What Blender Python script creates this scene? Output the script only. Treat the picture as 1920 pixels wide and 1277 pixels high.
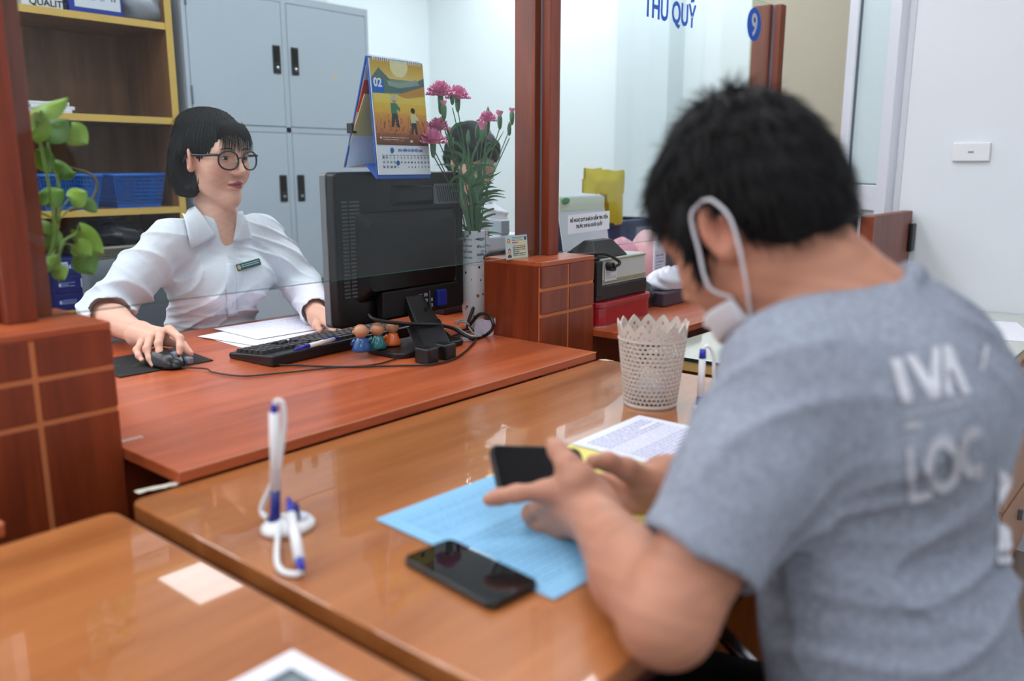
import bpy, bmesh, math, random
import numpy as np
from mathutils import Vector, Matrix, Euler
random.seed(7)
rng = np.random.default_rng(7)
scene = bpy.context.scene
for o in list(bpy.data.objects):
    bpy.data.objects.remove(o)
C = scene.collection
PI = math.pi

# ------------------------------------------------------------------ camera
F, CX, CY, HOR, VPX, CAMZ = 1580.0, 960.0, 638.5, 313.0, 2322.0, 1.19
pitch = math.atan((CY - HOR) / F)
yaw = math.atan((VPX - CX) / math.hypot(F, CY - HOR))
fh = Vector((math.cos(yaw), math.sin(yaw), 0)); up = Vector((0, 0, 1))
RIGHT = Vector((math.sin(yaw), -math.cos(yaw), 0))
FWD = fh * math.cos(pitch) - up * math.sin(pitch)
CUP = up * math.cos(pitch) + fh * math.sin(pitch)
CAM = Vector((0, 0, CAMZ))
cd = bpy.data.cameras.new('camera'); cam = bpy.data.objects.new('camera', cd); C.objects.link(cam)
m = Matrix((RIGHT, CUP, -FWD)).transposed().to_4x4(); m.translation = CAM
cam.matrix_world = m
cd.sensor_width = 36; cd.lens = F / 1920 * 36; cd.clip_start = 0.05
cd.dof.use_dof = True; cd.dof.focus_distance = 2.08; cd.dof.aperture_fstop = 2.2
scene.camera = cam
scene.view_settings.view_transform = 'Standard'; scene.view_settings.look = 'None'
scene.view_settings.gamma = 1; scene.view_settings.use_curve_mapping = False
scene.view_settings.exposure = 0.33
w = bpy.data.worlds.new('world'); scene.world = w; w.use_nodes = True
w.node_tree.nodes['Background'].inputs[0].default_value = (0.85, 0.93, 1, 1)
w.node_tree.nodes['Background'].inputs[1].default_value = 0.35

def ray(x, y): return RIGHT * ((x - CX) / F) + CUP * ((CY - y) / F) + FWD
def onz(x, y, z): r = ray(x, y); return CAM + r * ((z - CAMZ) / r.z)
def onx(x, y, X): r = ray(x, y); return CAM + r * (X / r.x)
def ony(x, y, Y): r = ray(x, y); return CAM + r * (Y / r.y)
def atd(x, y, d): return CAM + ray(x, y) * d

# ------------------------------------------------------------------ materials
def lin(c):
    return tuple(((v / 255) / 12.92 if v / 255 <= 0.04045 else ((v / 255 + 0.055) / 1.055) ** 2.4) for v in c)
MATS = {}
def mat(name, rgb=(200, 200, 200), rough=0.5, metal=0.0, spec=0.5, bump=0, bscale=200, coat=0, emit=None, estr=0, sss=0, var=0, vscale=8, sheen=0):
    if name in MATS: return MATS[name]
    m = bpy.data.materials.new(name); m.use_nodes = True; MATS[name] = m
    nt = m.node_tree; b = nt.nodes['Principled BSDF']
    c = lin(rgb) + (1,)
    b.inputs['Base Color'].default_value = c; b.inputs['Roughness'].default_value = rough
    b.inputs['Metallic'].default_value = metal; b.inputs['Specular IOR Level'].default_value = spec
    if coat: b.inputs['Coat Weight'].default_value = coat; b.inputs['Coat Roughness'].default_value = 0.04
    if sss: b.inputs['Subsurface Weight'].default_value = sss; b.inputs['Subsurface Radius'].default_value = (0.012, 0.005, 0.003); b.inputs['Subsurface Scale'].default_value = 0.5
    if sheen: b.inputs['Sheen Weight'].default_value = sheen
    if emit: b.inputs['Emission Color'].default_value = lin(emit) + (1,); b.inputs['Emission Strength'].default_value = estr
    if bump or var:
        tc = nt.nodes.new('ShaderNodeTexCoord')
    if var:
        n = nt.nodes.new('ShaderNodeTexNoise'); n.inputs['Scale'].default_value = vscale; n.inputs['Detail'].default_value = 4
        nt.links.new(tc.outputs['Object'], n.inputs['Vector'])
        mx = nt.nodes.new('ShaderNodeMix'); mx.data_type = 'RGBA'
        d = lin(tuple(v * (1 - var) for v in rgb)); u = lin(tuple(min(255, v * (1 + var)) for v in rgb))
        mx.inputs[6].default_value = d + (1,); mx.inputs[7].default_value = u + (1,)
        nt.links.new(n.outputs['Fac'], mx.inputs[0]); nt.links.new(mx.outputs[2], b.inputs['Base Color'])
    if bump:
        n2 = nt.nodes.new('ShaderNodeTexNoise'); n2.inputs['Scale'].default_value = bscale; n2.inputs['Detail'].default_value = 3
        nt.links.new(tc.outputs['Object'], n2.inputs['Vector'])
        bp = nt.nodes.new('ShaderNodeBump'); bp.inputs['Strength'].default_value = bump; bp.inputs['Distance'].default_value = 0.002 if bscale > 50 else 0.012
        nt.links.new(n2.outputs['Fac'], bp.inputs['Height']); nt.links.new(bp.outputs['Normal'], b.inputs['Normal'])
    return m
def wood(name, dark, light, axis='X', rough=0.35, coat=0.0, scale=1.0, coat_r=0.05, spec=0.5):
    if name in MATS: return MATS[name]
    m = bpy.data.materials.new(name); m.use_nodes = True; MATS[name] = m
    nt = m.node_tree; b = nt.nodes['Principled BSDF']; N = nt.nodes.new; L = nt.links.new
    tc = N('ShaderNodeTexCoord'); mp = N('ShaderNodeMapping')
    s = {'X': (1.2, 14, 14), 'Y': (14, 1.2, 14), 'Z': (14, 14, 1.2)}[axis]
    mp.inputs['Scale'].default_value = tuple(v * scale for v in s)
    L(tc.outputs['Object'], mp.inputs['Vector'])
    n = N('ShaderNodeTexNoise'); n.inputs['Scale'].default_value = 1.3; n.inputs['Detail'].default_value = 7; n.inputs['Roughness'].default_value = 0.6; n.inputs['Distortion'].default_value = 0.6
    L(mp.outputs['Vector'], n.inputs['Vector'])
    n2 = N('ShaderNodeTexNoise'); n2.inputs['Scale'].default_value = 9; n2.inputs['Detail'].default_value = 3
    L(mp.outputs['Vector'], n2.inputs['Vector'])
    ad = N('ShaderNodeMath'); ad.operation = 'MULTIPLY_ADD'; ad.inputs[1].default_value = 0.25; L(n2.outputs['Fac'], ad.inputs[0]); L(n.outputs['Fac'], ad.inputs[2])
    cr = N('ShaderNodeValToRGB'); cr.color_ramp.elements[0].position = 0.42; cr.color_ramp.elements[1].position = 0.82
    cr.color_ramp.elements[0].color = lin(dark) + (1,); cr.color_ramp.elements[1].color = lin(light) + (1,)
    L(ad.outputs[0], cr.inputs[0]); L(cr.outputs[0], b.inputs['Base Color'])
    b.inputs['Roughness'].default_value = rough; b.inputs['Specular IOR Level'].default_value = spec
    if coat: b.inputs['Coat Weight'].default_value = coat; b.inputs['Coat Roughness'].default_value = coat_r
    return m
def glass(name, tint=(245, 250, 250), rough=0.0, ior=1.5, trans=None):
    """thin pane: clear pass-through mixed with a mirror by Fresnel"""
    if name in MATS: return MATS[name]
    m = bpy.data.materials.new(name); m.use_nodes = True; MATS[name] = m
    nt = m.node_tree; N = nt.nodes.new; L = nt.links.new
    nt.nodes.remove(nt.nodes['Principled BSDF']); out = nt.nodes['Material Output']
    t = N('ShaderNodeBsdfTransparent'); t.inputs[0].default_value = lin(tint) + (1,)
    g = N('ShaderNodeBsdfGlossy'); g.inputs['Roughness'].default_value = rough; g.inputs[0].default_value = (1, 1, 1, 1)
    lw = N('ShaderNodeLayerWeight'); lw.inputs[0].default_value = 0.5
    pw = N('ShaderNodeMath'); pw.operation = 'POWER'; pw.inputs[1].default_value = 5; L(lw.outputs['Facing'], pw.inputs[0])
    fr = N('ShaderNodeMath'); fr.operation = 'MULTIPLY_ADD'; fr.inputs[1].default_value = 0.94; fr.inputs[2].default_value = 0.022; L(pw.outputs[0], fr.inputs[0])
    mx = N('ShaderNodeMixShader'); L(fr.outputs[0], mx.inputs[0]); L(t.outputs[0], mx.inputs[1]); L(g.outputs[0], mx.inputs[2]); L(mx.outputs[0], out.inputs[0])
    return m
def attrmat(name, rough=0.6, spec=0.4, sss=0, bump=0, bscale=300, attr='Col', coat=0):
    if name in MATS: return MATS[name]
    m = mat(name, (255, 255, 255), rough, 0, spec, bump, bscale, sss=sss, coat=coat)
    a = m.node_tree.nodes.new('ShaderNodeAttribute'); a.attribute_name = attr
    m.node_tree.links.new(a.outputs['Color'], m.node_tree.nodes['Principled BSDF'].inputs['Base Color'])
    return m

# ------------------------------------------------------------------ objects
def tag(o, label=None, cat=None, group=None, kind=None):
    if label: o['label'] = label
    if cat: o['category'] = cat
    if group: o['group'] = group
    if kind: o['kind'] = kind
    return o
def empty(name, loc=(0, 0, 0), rz=0, label=None, cat=None, group=None):
    o = bpy.data.objects.new(name, None); C.objects.link(o); o.location = loc; o.rotation_euler = (0, 0, rz)
    o.empty_display_size = 0.05
    return tag(o, label, cat, group)
def link(name, me, material, parent=None, smooth=False, loc=None, rot=None):
    o = bpy.data.objects.new(name, me); C.objects.link(o)
    if material is not None and not me.materials:
        for mm in (material if isinstance(material, (list, tuple)) else [material]): me.materials.append(mm)
    if smooth:
        me.polygons.foreach_set('use_smooth', np.ones(len(me.polygons), bool))
    if parent is not None: o.parent = parent
    if loc is not None: o.location = loc
    if rot is not None: o.rotation_euler = rot
    return o
def dup(root, loc=None, rz=None, label=None, group=None, parent=None):
    r = root.copy(); C.objects.link(r); r.parent = parent
    if loc is not None: r.location = loc
    if rz is not None: r.rotation_euler = (0, 0, rz)
    if label: r['label'] = label
    if group: r['group'] = group
    for ch in list(root.children): dup(ch, parent=r)
    return r
class MB:
    def __init__(s): s.v = []; s.f = []; s.mi = []
    def add(s, vs, fs, mi=0):
        k = len(s.v); s.v += [tuple(p) for p in vs]; s.f += [tuple(i + k for i in f) for f in fs]; s.mi += [mi] * len(fs); return s
    def box(s, a, b, mi=0):
        x0, y0, z0 = a; x1, y1, z1 = b
        return s.add([(x0, y0, z0), (x1, y0, z0), (x1, y1, z0), (x0, y1, z0), (x0, y0, z1), (x1, y0, z1), (x1, y1, z1), (x0, y1, z1)],
                     [(0, 3, 2, 1), (4, 5, 6, 7), (0, 1, 5, 4), (1, 2, 6, 5), (2, 3, 7, 6), (3, 0, 4, 7)], mi)
    def prism(s, poly, z0, z1, mi=0, axis='Z'):
        n = len(poly)
        def P(p, z): return {'Z': (p[0], p[1], z), 'Y': (p[0], z, p[1]), 'X': (z, p[0], p[1])}[axis]
        vs = [P(p, z0) for p in poly] + [P(p, z1) for p in poly]
        fs = [tuple(range(n))[::-1], tuple(range(n, 2 * n))] + [(i, (i + 1) % n, n + (i + 1) % n, n + i) for i in range(n)]
        return s.add(vs, fs, mi)
    def lathe(s, prof, n=24, c=(0, 0, 0), mi=0, sx=1, sy=1, caps=True):
        vs = []; fs = []
        for r, z in prof:
            for i in range(n):
                a = 2 * PI * i / n; vs.append((c[0] + r * sx * math.cos(a), c[1] + r * sy * math.sin(a), c[2] + z))
        for j in range(len(prof) - 1):
            for i in range(n):
                fs.append((j * n + i, j * n + (i + 1) % n, (j + 1) * n + (i + 1) % n, (j + 1) * n + i))
        if caps: fs.append(tuple(range(n))[::-1]); fs.append(tuple(range((len(prof) - 1) * n, len(prof) * n)))
        return s.add(vs, fs, mi)
    def tube(s, pts, r, n=8, mi=0, closed=False):
        pts = [Vector(p) for p in pts]; rs = r if isinstance(r, (list, tuple, np.ndarray)) else [r] * len(pts)
        vs = []; fs = []; prev = None
        for i, p in enumerate(pts):
            t = (pts[min(i + 1, len(pts) - 1)] - pts[max(i - 1, 0)]).normalized()
            if prev is None:
                u = t.orthogonal().normalized()
            else:
                u = (prev - t * prev.dot(t)); u = u.normalized() if u.length > 1e-6 else t.orthogonal().normalized()
            prev = u; v = t.cross(u)
            for k in range(n):
                a = 2 * PI * k / n; vs.append(p + (u * math.cos(a) + v * math.sin(a)) * rs[i])
        for j in range(len(pts) - 1):
            for k in range(n): fs.append((j * n + k, j * n + (k + 1) % n, (j + 1) * n + (k + 1) % n, (j + 1) * n + k))
        fs.append(tuple(range(n))[::-1]); fs.append(tuple(range((len(pts) - 1) * n, len(pts) * n)))
        return s.add(vs, fs, mi)
    def ball(s, c, r, n=16, k=10, mi=0):
        r = r if isinstance(r, (list, tuple)) else (r, r, r); vs = []; fs = []
        for j in range(1, k):
            th = PI * j / k
            for i in range(n):
                a = 2 * PI * i / n; vs.append((c[0] + r[0] * math.sin(th) * math.cos(a), c[1] + r[1] * math.sin(th) * math.sin(a), c[2] + r[2] * math.cos(th)))
        t = len(vs); vs += [(c[0], c[1], c[2] + r[2]), (c[0], c[1], c[2] - r[2])]
        for i in range(n): fs.append((t, i, (i + 1) % n)); fs.append((t + 1, (k - 2) * n + (i + 1) % n, (k - 2) * n + i))
        for j in range(k - 2):
            for i in range(n): fs.append((j * n + i, (j + 1) * n + i, (j + 1) * n + (i + 1) % n, j * n + (i + 1) % n))
        return s.add(vs, fs, mi)
    def xf(s, M):
        s.v = [tuple(M @ Vector(p)) for p in s.v]; return s
    def mesh(s, name='m', bevel=0, seg=2, ang=40):
        me = bpy.data.meshes.new(name); me.from_pydata(s.v, [], s.f)
        if any(s.mi): me.polygons.foreach_set('material_index', s.mi)
        bm = bmesh.new(); bm.from_mesh(me); bmesh.ops.recalc_face_normals(bm, faces=bm.faces)
        if bevel:
            es = [e for e in bm.edges if len(e.link_faces) == 2 and e.calc_face_angle(0) > math.radians(ang)]
            bmesh.ops.bevel(bm, geom=es, offset=bevel, segments=seg, affect='EDGES', profile=0.5, clamp_overlap=True)
        bm.to_mesh(me); bm.free(); return me
    def build(s, name, material, parent=None, bevel=0, seg=2, smooth=False, loc=None, rot=None, ang=40):
        return link(name, s.mesh(name, bevel, seg, ang), material, parent, smooth, loc, rot)
def rrect(x0, y0, x1, y1, r, n=5):
    out = []
    for cx, cy, a0 in ((x1 - r, y1 - r, 0), (x0 + r, y1 - r, 90), (x0 + r, y0 + r, 180), (x1 - r, y0 + r, 270)):
        for i in range(n + 1):
            a = math.radians(a0 + 90 * i / n); out.append((cx + r * math.cos(a), cy + r * math.sin(a)))
    return out
def catmull(pts, n=8):
    P = [Vector(p) for p in pts]; P = [P[0] * 2 - P[1]] + P + [P[-1] * 2 - P[-2]]; out = []
    for i in range(1, len(P) - 2):
        for k in range(n):
            t = k / n; a, b, c, d = P[i - 1:i + 3]
            out.append(0.5 * ((2 * b) + (c - a) * t + (2 * a - 5 * b + 4 * c - d) * t * t + (3 * b - a - 3 * c + d) * t ** 3))
    out.append(P[-2]); return out
def cable(name, pts, r, material, parent=None, n=10):
    return MB().tube(catmull(pts, n), r, 8).build(name, material, parent, smooth=True)
def text(name, body, size, material, parent=None, loc=(0, 0, 0), rot=(0, 0, 0), bold=0.0, align='LEFT', ext=0.0002, sx=1.0):
    cu = bpy.data.curves.new('t', 'FONT'); cu.body = body; cu.size = size; cu.extrude = ext; cu.offset = bold; cu.align_x = align; cu.resolution_u = 3
    to = bpy.data.objects.new('t', cu); C.objects.link(to)
    dg = bpy.context.evaluated_depsgraph_get(); me = bpy.data.meshes.new_from_object(to.evaluated_get(dg))
    bpy.data.objects.remove(to); bpy.data.curves.remove(cu); me.materials.clear()
    o = link(name, me, material, parent, loc=loc, rot=rot); o.scale = (sx, 1, 1); return o

# ------------------------------------------------------------------ flat print: a small painter that colours a fine grid
class Paint:
    def __init__(s, w, h, bg):
        s.w, s.h = w, h; s.a = np.zeros((h, w, 3)); s.a[:] = bg; s.Y, s.X = np.mgrid[0:h, 0:w] + 0.5
        s.X = s.X / w; s.Y = s.Y / h
    def rect(s, x0, y0, x1, y1, c): s.a[(s.X > x0) & (s.X < x1) & (s.Y > y0) & (s.Y < y1)] = c; return s
    def ell(s, x, y, rx, ry, c): s.a[((s.X - x) / rx) ** 2 + ((s.Y - y) / ry) ** 2 < 1] = c; return s
    def grad(s, y0, y1, c0, c1):
        k = (s.Y > y0) & (s.Y < y1); t = ((s.Y - y0) / (y1 - y0))[k][:, None]; s.a[k] = np.array(c0) * (1 - t) + np.array(c1) * t; return s
    def poly(s, pts, c):
        ins = np.zeros(s.X.shape, bool); n = len(pts)
        for i in range(n):
            xa, ya = pts[i]; xb, yb = pts[(i + 1) % n]
            with np.errstate(divide='ignore', invalid='ignore'):
                ins ^= ((ya > s.Y) != (yb > s.Y)) & (s.X < (xb - xa) * (s.Y - ya) / (yb - ya + 1e-12) + xa)
        s.a[ins] = c; return s
    def lines(s, x0, y0, x1, y1, n, c, fill=0.45, gap=0.15, seed=1):
        r = np.random.default_rng(seed)
        for i in range(n):
            ya = y0 + (y1 - y0) * i / n; yb = ya + (y1 - y0) / n * fill; x = x0
            end = x1 if r.random() > 0.25 else x0 + (x1 - x0) * r.uniform(0.4, 0.9)
            while x < end:
                wd = r.uniform(0.02, 0.08) * (x1 - x0) + 0.004; s.rect(x, ya, min(x + wd, end), yb, c); x += wd + gap * 0.08 * (x1 - x0)
        return s
    def noise(s, amp, seed=0): s.a = np.clip(s.a + np.random.default_rng(seed).normal(0, amp, s.a.shape[:2])[..., None], 0, 255); return s
    def mesh(s, w, h, name='print', curve=None):
        ny, nx = s.h, s.w
        xs = np.linspace(-w / 2, w / 2, nx + 1); ys = np.linspace(h / 2, -h / 2, ny + 1)
        X, Y = np.meshgrid(xs, ys); Z = np.zeros_like(X) if curve is None else curve(X, Y)
        v = np.stack([X, Y, Z], -1).reshape(-1, 3)
        i = np.arange(ny * nx).reshape(ny, nx); r = i // nx; q = r * (nx + 1) + i % nx
        f = np.stack([q, q + nx + 1, q + nx + 2, q + 1], -1).reshape(-1, 4)
        me = bpy.data.meshes.new(name); me.vertices.add(len(v)); me.vertices.foreach_set('co', v.ravel())
        me.loops.add(f.size); me.loops.foreach_set('vertex_index', f.ravel().astype(np.int32))
        me.polygons.add(len(f)); me.polygons.foreach_set('loop_start', np.arange(0, f.size, 4, dtype=np.int32))
        me.update(calc_edges=True)
        col = s.a.reshape(-1, 3) / 255.0; col = np.where(col <= 0.04045, col / 12.92, ((col + 0.055) / 1.055) ** 2.4)
        col = np.repeat(np.concatenate([col, np.ones((len(col), 1))], 1), 4, 0)
        at = me.color_attributes.new('Col', 'FLOAT_COLOR', 'CORNER'); at.data.foreach_set('color', col.astype(np.float32).ravel())
        return me
    def build(s, name, w, h, parent, loc=(0, 0, 0), rot=(0, 0, 0), rough=0.5, curve=None):
        return link(name, s.mesh(w, h, name, curve), attrmat('print_%g' % rough, rough), parent, loc=loc, rot=rot)
# ================================================================== palette
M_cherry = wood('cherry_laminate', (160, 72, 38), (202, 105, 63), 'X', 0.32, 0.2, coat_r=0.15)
M_cherryV = wood('cherry_laminate_shaded', (104, 40, 17), (150, 65, 32), 'Z', 0.35, 0.1, coat_r=0.2)  # same laminate as the tops, darkened for the shade on upright faces
M_orange = wood('orange_varnished_wood', (150, 86, 40), (186, 118, 66), 'X', 0.3, 1.0, 0.7, coat_r=0.03, spec=0.3)
M_orangeV = wood('orange_side_panel', (150, 78, 28), (184, 106, 50), 'Z', 0.4)
M_edge = wood('dark_desk_edge', (58, 14, 6), (84, 26, 12), 'X', 0.4)
M_groove = mat('groove_orange', (206, 122, 74), 0.5)
M_shelf_edge = mat('shelf_edge_banding', (206, 172, 88), 0.45, var=0.05)
M_shelf = wood('brown_shelf_board', (104, 70, 40), (140, 100, 62), 'Z', 0.5)
M_wall = mat('white_wall_paint', (228, 234, 240), 0.85, bump=0.08, bscale=60, var=0.015, vscale=2)
M_wallB = mat('white_back_wall_paint', (238, 244, 246), 0.85, var=0.012, vscale=2)
M_beige = mat('beige_wall_paint', (196, 192, 172), 0.85, var=0.02, vscale=3)
M_ceil = mat('ceiling_white', (240, 242, 244), 0.9)
M_locker = mat('locker_grey_enamel', (184, 196, 208), 0.42, var=0.015, vscale=3)
M_lockdk = mat('locker_seam_dark', (98, 108, 116), 0.6)
M_black = mat('black_plastic', (20, 21, 23), 0.38, var=0.06)
M_blackg = mat('glossy_black', (12, 13, 15), 0.08, spec=0.6)
M_white = mat('white_plastic', (232, 234, 236), 0.35)
M_blue = mat('royal_blue_plastic', (28, 44, 168), 0.3)
M_paper = mat('white_paper', (236, 238, 246), 0.7)
M_alu = mat('white_aluminium_frame', (222, 226, 236), 0.4)
M_chrome = mat('chrome_tube', (190, 194, 200), 0.18, metal=1.0)
M_glass = glass('clear_glass')
M_gedge = mat('green_glass_edge', (40, 96, 82), 0.15)
M_frost = mat('frosted_glass', (206, 224, 228), 0.35)
M_ink = mat('black_ink', (22, 24, 34), 0.6)
M_signblue = mat('sign_blue', (8, 96, 214), 0.4)

# ================================================================== room
XW = 2.93            # right wall plane
def struct(name, mb, m, **k):
    o = mb.build(name, m, **k); tag(o, kind='structure'); return o
fl = struct('floor', MB().box((-2.6, -2.6, -0.1), (6.0, 5.4, -0.008)), mat('tile_grout', (120, 112, 104), 0.8))
tl = MB().box((0.003, 0.003, -0.008), (0.597, 0.597, 0)).mesh('tile', bevel=0.002, seg=1)
M_tile = mat('floor_tile_glaze', (152, 132, 118), 0.22, var=0.08, vscale=5); tl.materials.append(M_tile)
for i in range(14):
    for j in range(13): link('tile', tl, None, fl, loc=(-2.4 + 0.6 * i, -2.5 + 0.6 * j, 0))
ZC = 2.9
struct('ceiling', MB().box((-2.6, -2.6, ZC), (6.0, 5.4, ZC + 0.1)), M_ceil)
struct('wall_back', MB().box((-2.6, 5.3, 0), (6.0, 5.4, ZC)), M_wallB)
struct('wall_left', MB().box((-2.6, -2.6, 0), (-2.5, 5.3, ZC)), M_wall)
struct('wall_front', MB().box((-2.5, -2.6, 0), (6.0, -2.5, ZC)), M_wall)
struct('wall_far', MB().box((5.2, -2.5, 0), (5.3, 5.3, ZC)), M_wallB)
struct('wall_right', MB().box((XW, -2.5, 0), (XW + 0.1, 0.835, ZC)), M_wall)
# beige return wall seen between post and glazed door, and a pier on the back wall
struct('wall_passage', MB().box((3.9, 0.2, 0), (4.0, onx(1400, 200, 3.9).y, ZC)), M_beige)
pa = onz(778, 200, 1.3)
struct('wall_column', MB().box((3.45, 4.9, 0), (3.85, 5.3, ZC)), mat('column_paint', (216, 226, 230), 0.8))
struct('wall_column', MB().box((5.0, 2.9, 0), (5.2, 3.3, ZC)), MATS['column_paint'])

# unseen ceiling LED panels: small one mirrors in desk, large ones added as fill
LED = 5.0
def ceiling_light(hx, hy, lab):
    r = empty('ceiling_light', (0, 0, ZC), 0, lab, 'light', 'ceiling LED panels')
    MB().box((-hx, -hy, -0.012), (hx, hy, 0)).build('frame', M_white, r, bevel=0.002)
    MB().box((-hx + 0.012, -hy + 0.012, -0.014), (hx - 0.012, hy - 0.012, -0.011)).build('diffuser', mat('led_diffuser', (255, 255, 255), 0.5, emit=(246, 250, 255), estr=LED), r)
    return r
ceiling_light(0.165, 0.30, 'small oblong white LED panel above the lockers').location = (2.49, 4.72, ZC)
cl0 = ceiling_light(0.60, 0.28, 'large oblong white LED panel added in the ceiling to light the room'); first = True
for x, y in [(-1.2, -1.4), (1.0, -1.4), (0.1, -0.2), (-1.6, 0.8), (1.5, 0.8)] + [(-1.7 + 1.3 * k, 1.95) for k in range(6)] + [(x, y) for x in (-1.6, -0.2) for y in (2.9, 3.8, 4.7)] + [(4.5, 2.85), (4.5, 3.6), (4.5, 4.35)]:
    o = cl0 if first else dup(cl0); first = False; o.location = (x, y, ZC)

# glazed door standing ajar past the end of the right wall
a = Vector((XW + 0.008, 0.858)); b = Vector((3.17, 1.10)); dv = (b - a); dl = dv.length; dang = math.atan2(dv.y, dv.x)
dr = tag(empty('door_1', (a.x, a.y, 0), dang), kind='structure')
st = 0.062
for nm, x0, x1, z0, z1 in (('stile', 0, st, 0.03, 2.2), ('stile', dl - st, dl, 0.03, 2.2), ('mid_rail', st, dl - st, 1.045, 1.13), ('bottom_rail', st, dl - st, 0.03, 0.13), ('top_rail', st, dl - st, 2.11, 2.2)):
    MB().box((x0, -0.02, z0), (x1, 0.02, z1)).build(nm, M_alu, dr, bevel=0.003)
MB().box((st, -0.004, 1.13), (dl - st, 0.004, 2.11)).build('pane', M_frost, dr)
MB().box((st, -0.004, 0.13), (dl - st, 0.004, 1.045)).build('pane', M_frost, dr)
for x0, x1, z0, z1 in ((st, st + 0.004, 1.13, 2.11), (dl - st - 0.004, dl - st, 1.13, 2.11), (st, dl - st, 1.13, 1.135)):
    MB().box((x0, 0.004, z0), (x1, 0.012, z1)).build('gasket', M_lockdk, dr)
    MB().box((x0, -0.012, z0), (x1, -0.004, z1)).build('gasket', M_lockdk, dr)
tr = struct('trim_1', MB().box((XW - 0.003, 0.826, 0), (XW + 0.103, 0.845, 2.3)), mat('pale_door_trim', (204, 208, 216), 0.5), bevel=0.002)

# socket plate
p = onx(1822, 285, XW)
sw = empty('wall_socket', (XW, p.y, p.z), 0, 'white rectangular blank switch plate on the white wall', 'switch plate')
MB().box((-0.012, -0.052, -0.028), (0, 0.052, 0.028)).build('plate', M_white, sw, bevel=0.003)
MB().box((-0.014, -0.008, -0.003), (-0.011, 0.008, 0.003)).build('indicator', mat('grey_plastic', (160, 166, 172), 0.5), sw, bevel=0.001)

# ================================================================== counter line
PF, PB, PT = 1.248, 1.436, 0.9656         # pedestal front, back, top
D, S = 0.75, 0.7687                       # desk top, counter slab top
PX = [(0.3342, 0.5552), (1.590, 1.811), (2.946, 3.167)]
ped_lab = ['grooved cherry-wood pedestal beside the potted pothos vase', 'grooved cherry-wood pedestal with the identity card leaning above it', 'grooved cherry-wood pedestal under the post with the number nine']
def pedestal(i):
    x0, x1 = PX[i]; w = x1 - x0
    r = empty('counter_pedestal', (x0, PF, 0), 0, ped_lab[i], 'pedestal', 'counter pedestals')
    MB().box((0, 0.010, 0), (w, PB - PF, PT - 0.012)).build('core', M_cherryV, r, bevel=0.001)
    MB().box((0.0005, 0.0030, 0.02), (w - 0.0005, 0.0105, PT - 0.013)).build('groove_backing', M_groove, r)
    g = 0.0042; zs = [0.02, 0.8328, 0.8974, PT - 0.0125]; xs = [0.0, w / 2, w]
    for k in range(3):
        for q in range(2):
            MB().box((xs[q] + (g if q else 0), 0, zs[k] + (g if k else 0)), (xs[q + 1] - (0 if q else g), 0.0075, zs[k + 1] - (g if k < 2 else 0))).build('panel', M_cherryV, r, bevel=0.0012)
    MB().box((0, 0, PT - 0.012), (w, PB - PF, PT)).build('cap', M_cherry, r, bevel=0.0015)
    return r
for i in range(3): pedestal(i)

def post(i, x, top, lab):
    r = empty('glass_post', (x, 1.33, PT), 0, lab, 'post', 'wooden posts of the glass screen')
    h = top - PT
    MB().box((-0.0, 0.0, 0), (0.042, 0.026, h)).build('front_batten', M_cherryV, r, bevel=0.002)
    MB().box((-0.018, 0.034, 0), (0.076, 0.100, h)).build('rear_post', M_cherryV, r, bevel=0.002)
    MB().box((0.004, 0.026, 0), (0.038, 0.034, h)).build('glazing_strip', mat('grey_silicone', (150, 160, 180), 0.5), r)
    return r
post(0, 0.445, 1.78, 'cherry-wood screen post behind the pothos leaves')
post(1, 1.722, 1.78, 'cherry-wood screen post standing by the identity card')
post(2, 3.080, 1.765, 'cherry-wood screen post carrying the blue number nine disc')

GY = 1.358           # glass plane
def pane(name, x0, x1, z0, z1, lab):
    r = empty(name, (x0, GY, z0), 0, lab, 'glass screen')
    w, h = x1 - x0, z1 - z0
    MB().box((0, -0.0025, 0), (w, 0.0025, h)).build('pane', M_glass, r)
    MB().box((0.002, -0.0024, -0.0012), (w - 0.002, 0.0024, -0.0002)).build('polished_edge', M_gedge, r)
    return r
g1 = pane('glass_screen', 0.49, 1.724, PT + 0.002, 1.775, 'clear glass screen between the clerk and the orange desk')
g2 = pane('glass_screen', 1.765, 3.079, PT + 0.002, 1.762, 'clear glass screen lettered in blue with a number nine disc')
# lettering on the second screen
p1_ = ony(1205, 36, GY); p2_ = ony(1302, 46, GY)
tx = text('lettering', 'THU QUỸ', 0.088, M_signblue, g2, rot=(PI / 2, 0, 0), bold=0.0022, ext=0.0004)
bw = max(v.co.x for v in tx.data.vertices); tx.scale = ((p2_.x - p1_.x) / bw, 1, 1)
tx.location = (p1_.x - 1.765, -0.004, (p1_.z + p2_.z) / 2 - PT - 0.002)
pc = ony(1412, 46, GY)
MB().lathe([(0.055, 0), (0.055, 0.0012)], 40).build('number_disc', M_signblue, g2, loc=(pc.x - 1.765, -0.0035, pc.z - PT - 0.002), rot=(PI / 2, 0, 0))
text('number', '9', 0.105, mat('number_cutout', (212, 214, 214), 0.6), g2, loc=(pc.x - 1.765, -0.0052, pc.z - PT - 0.002 - 0.037), rot=(PI / 2, 0, 0), bold=0.002, align='CENTER', sx=0.95)

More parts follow.
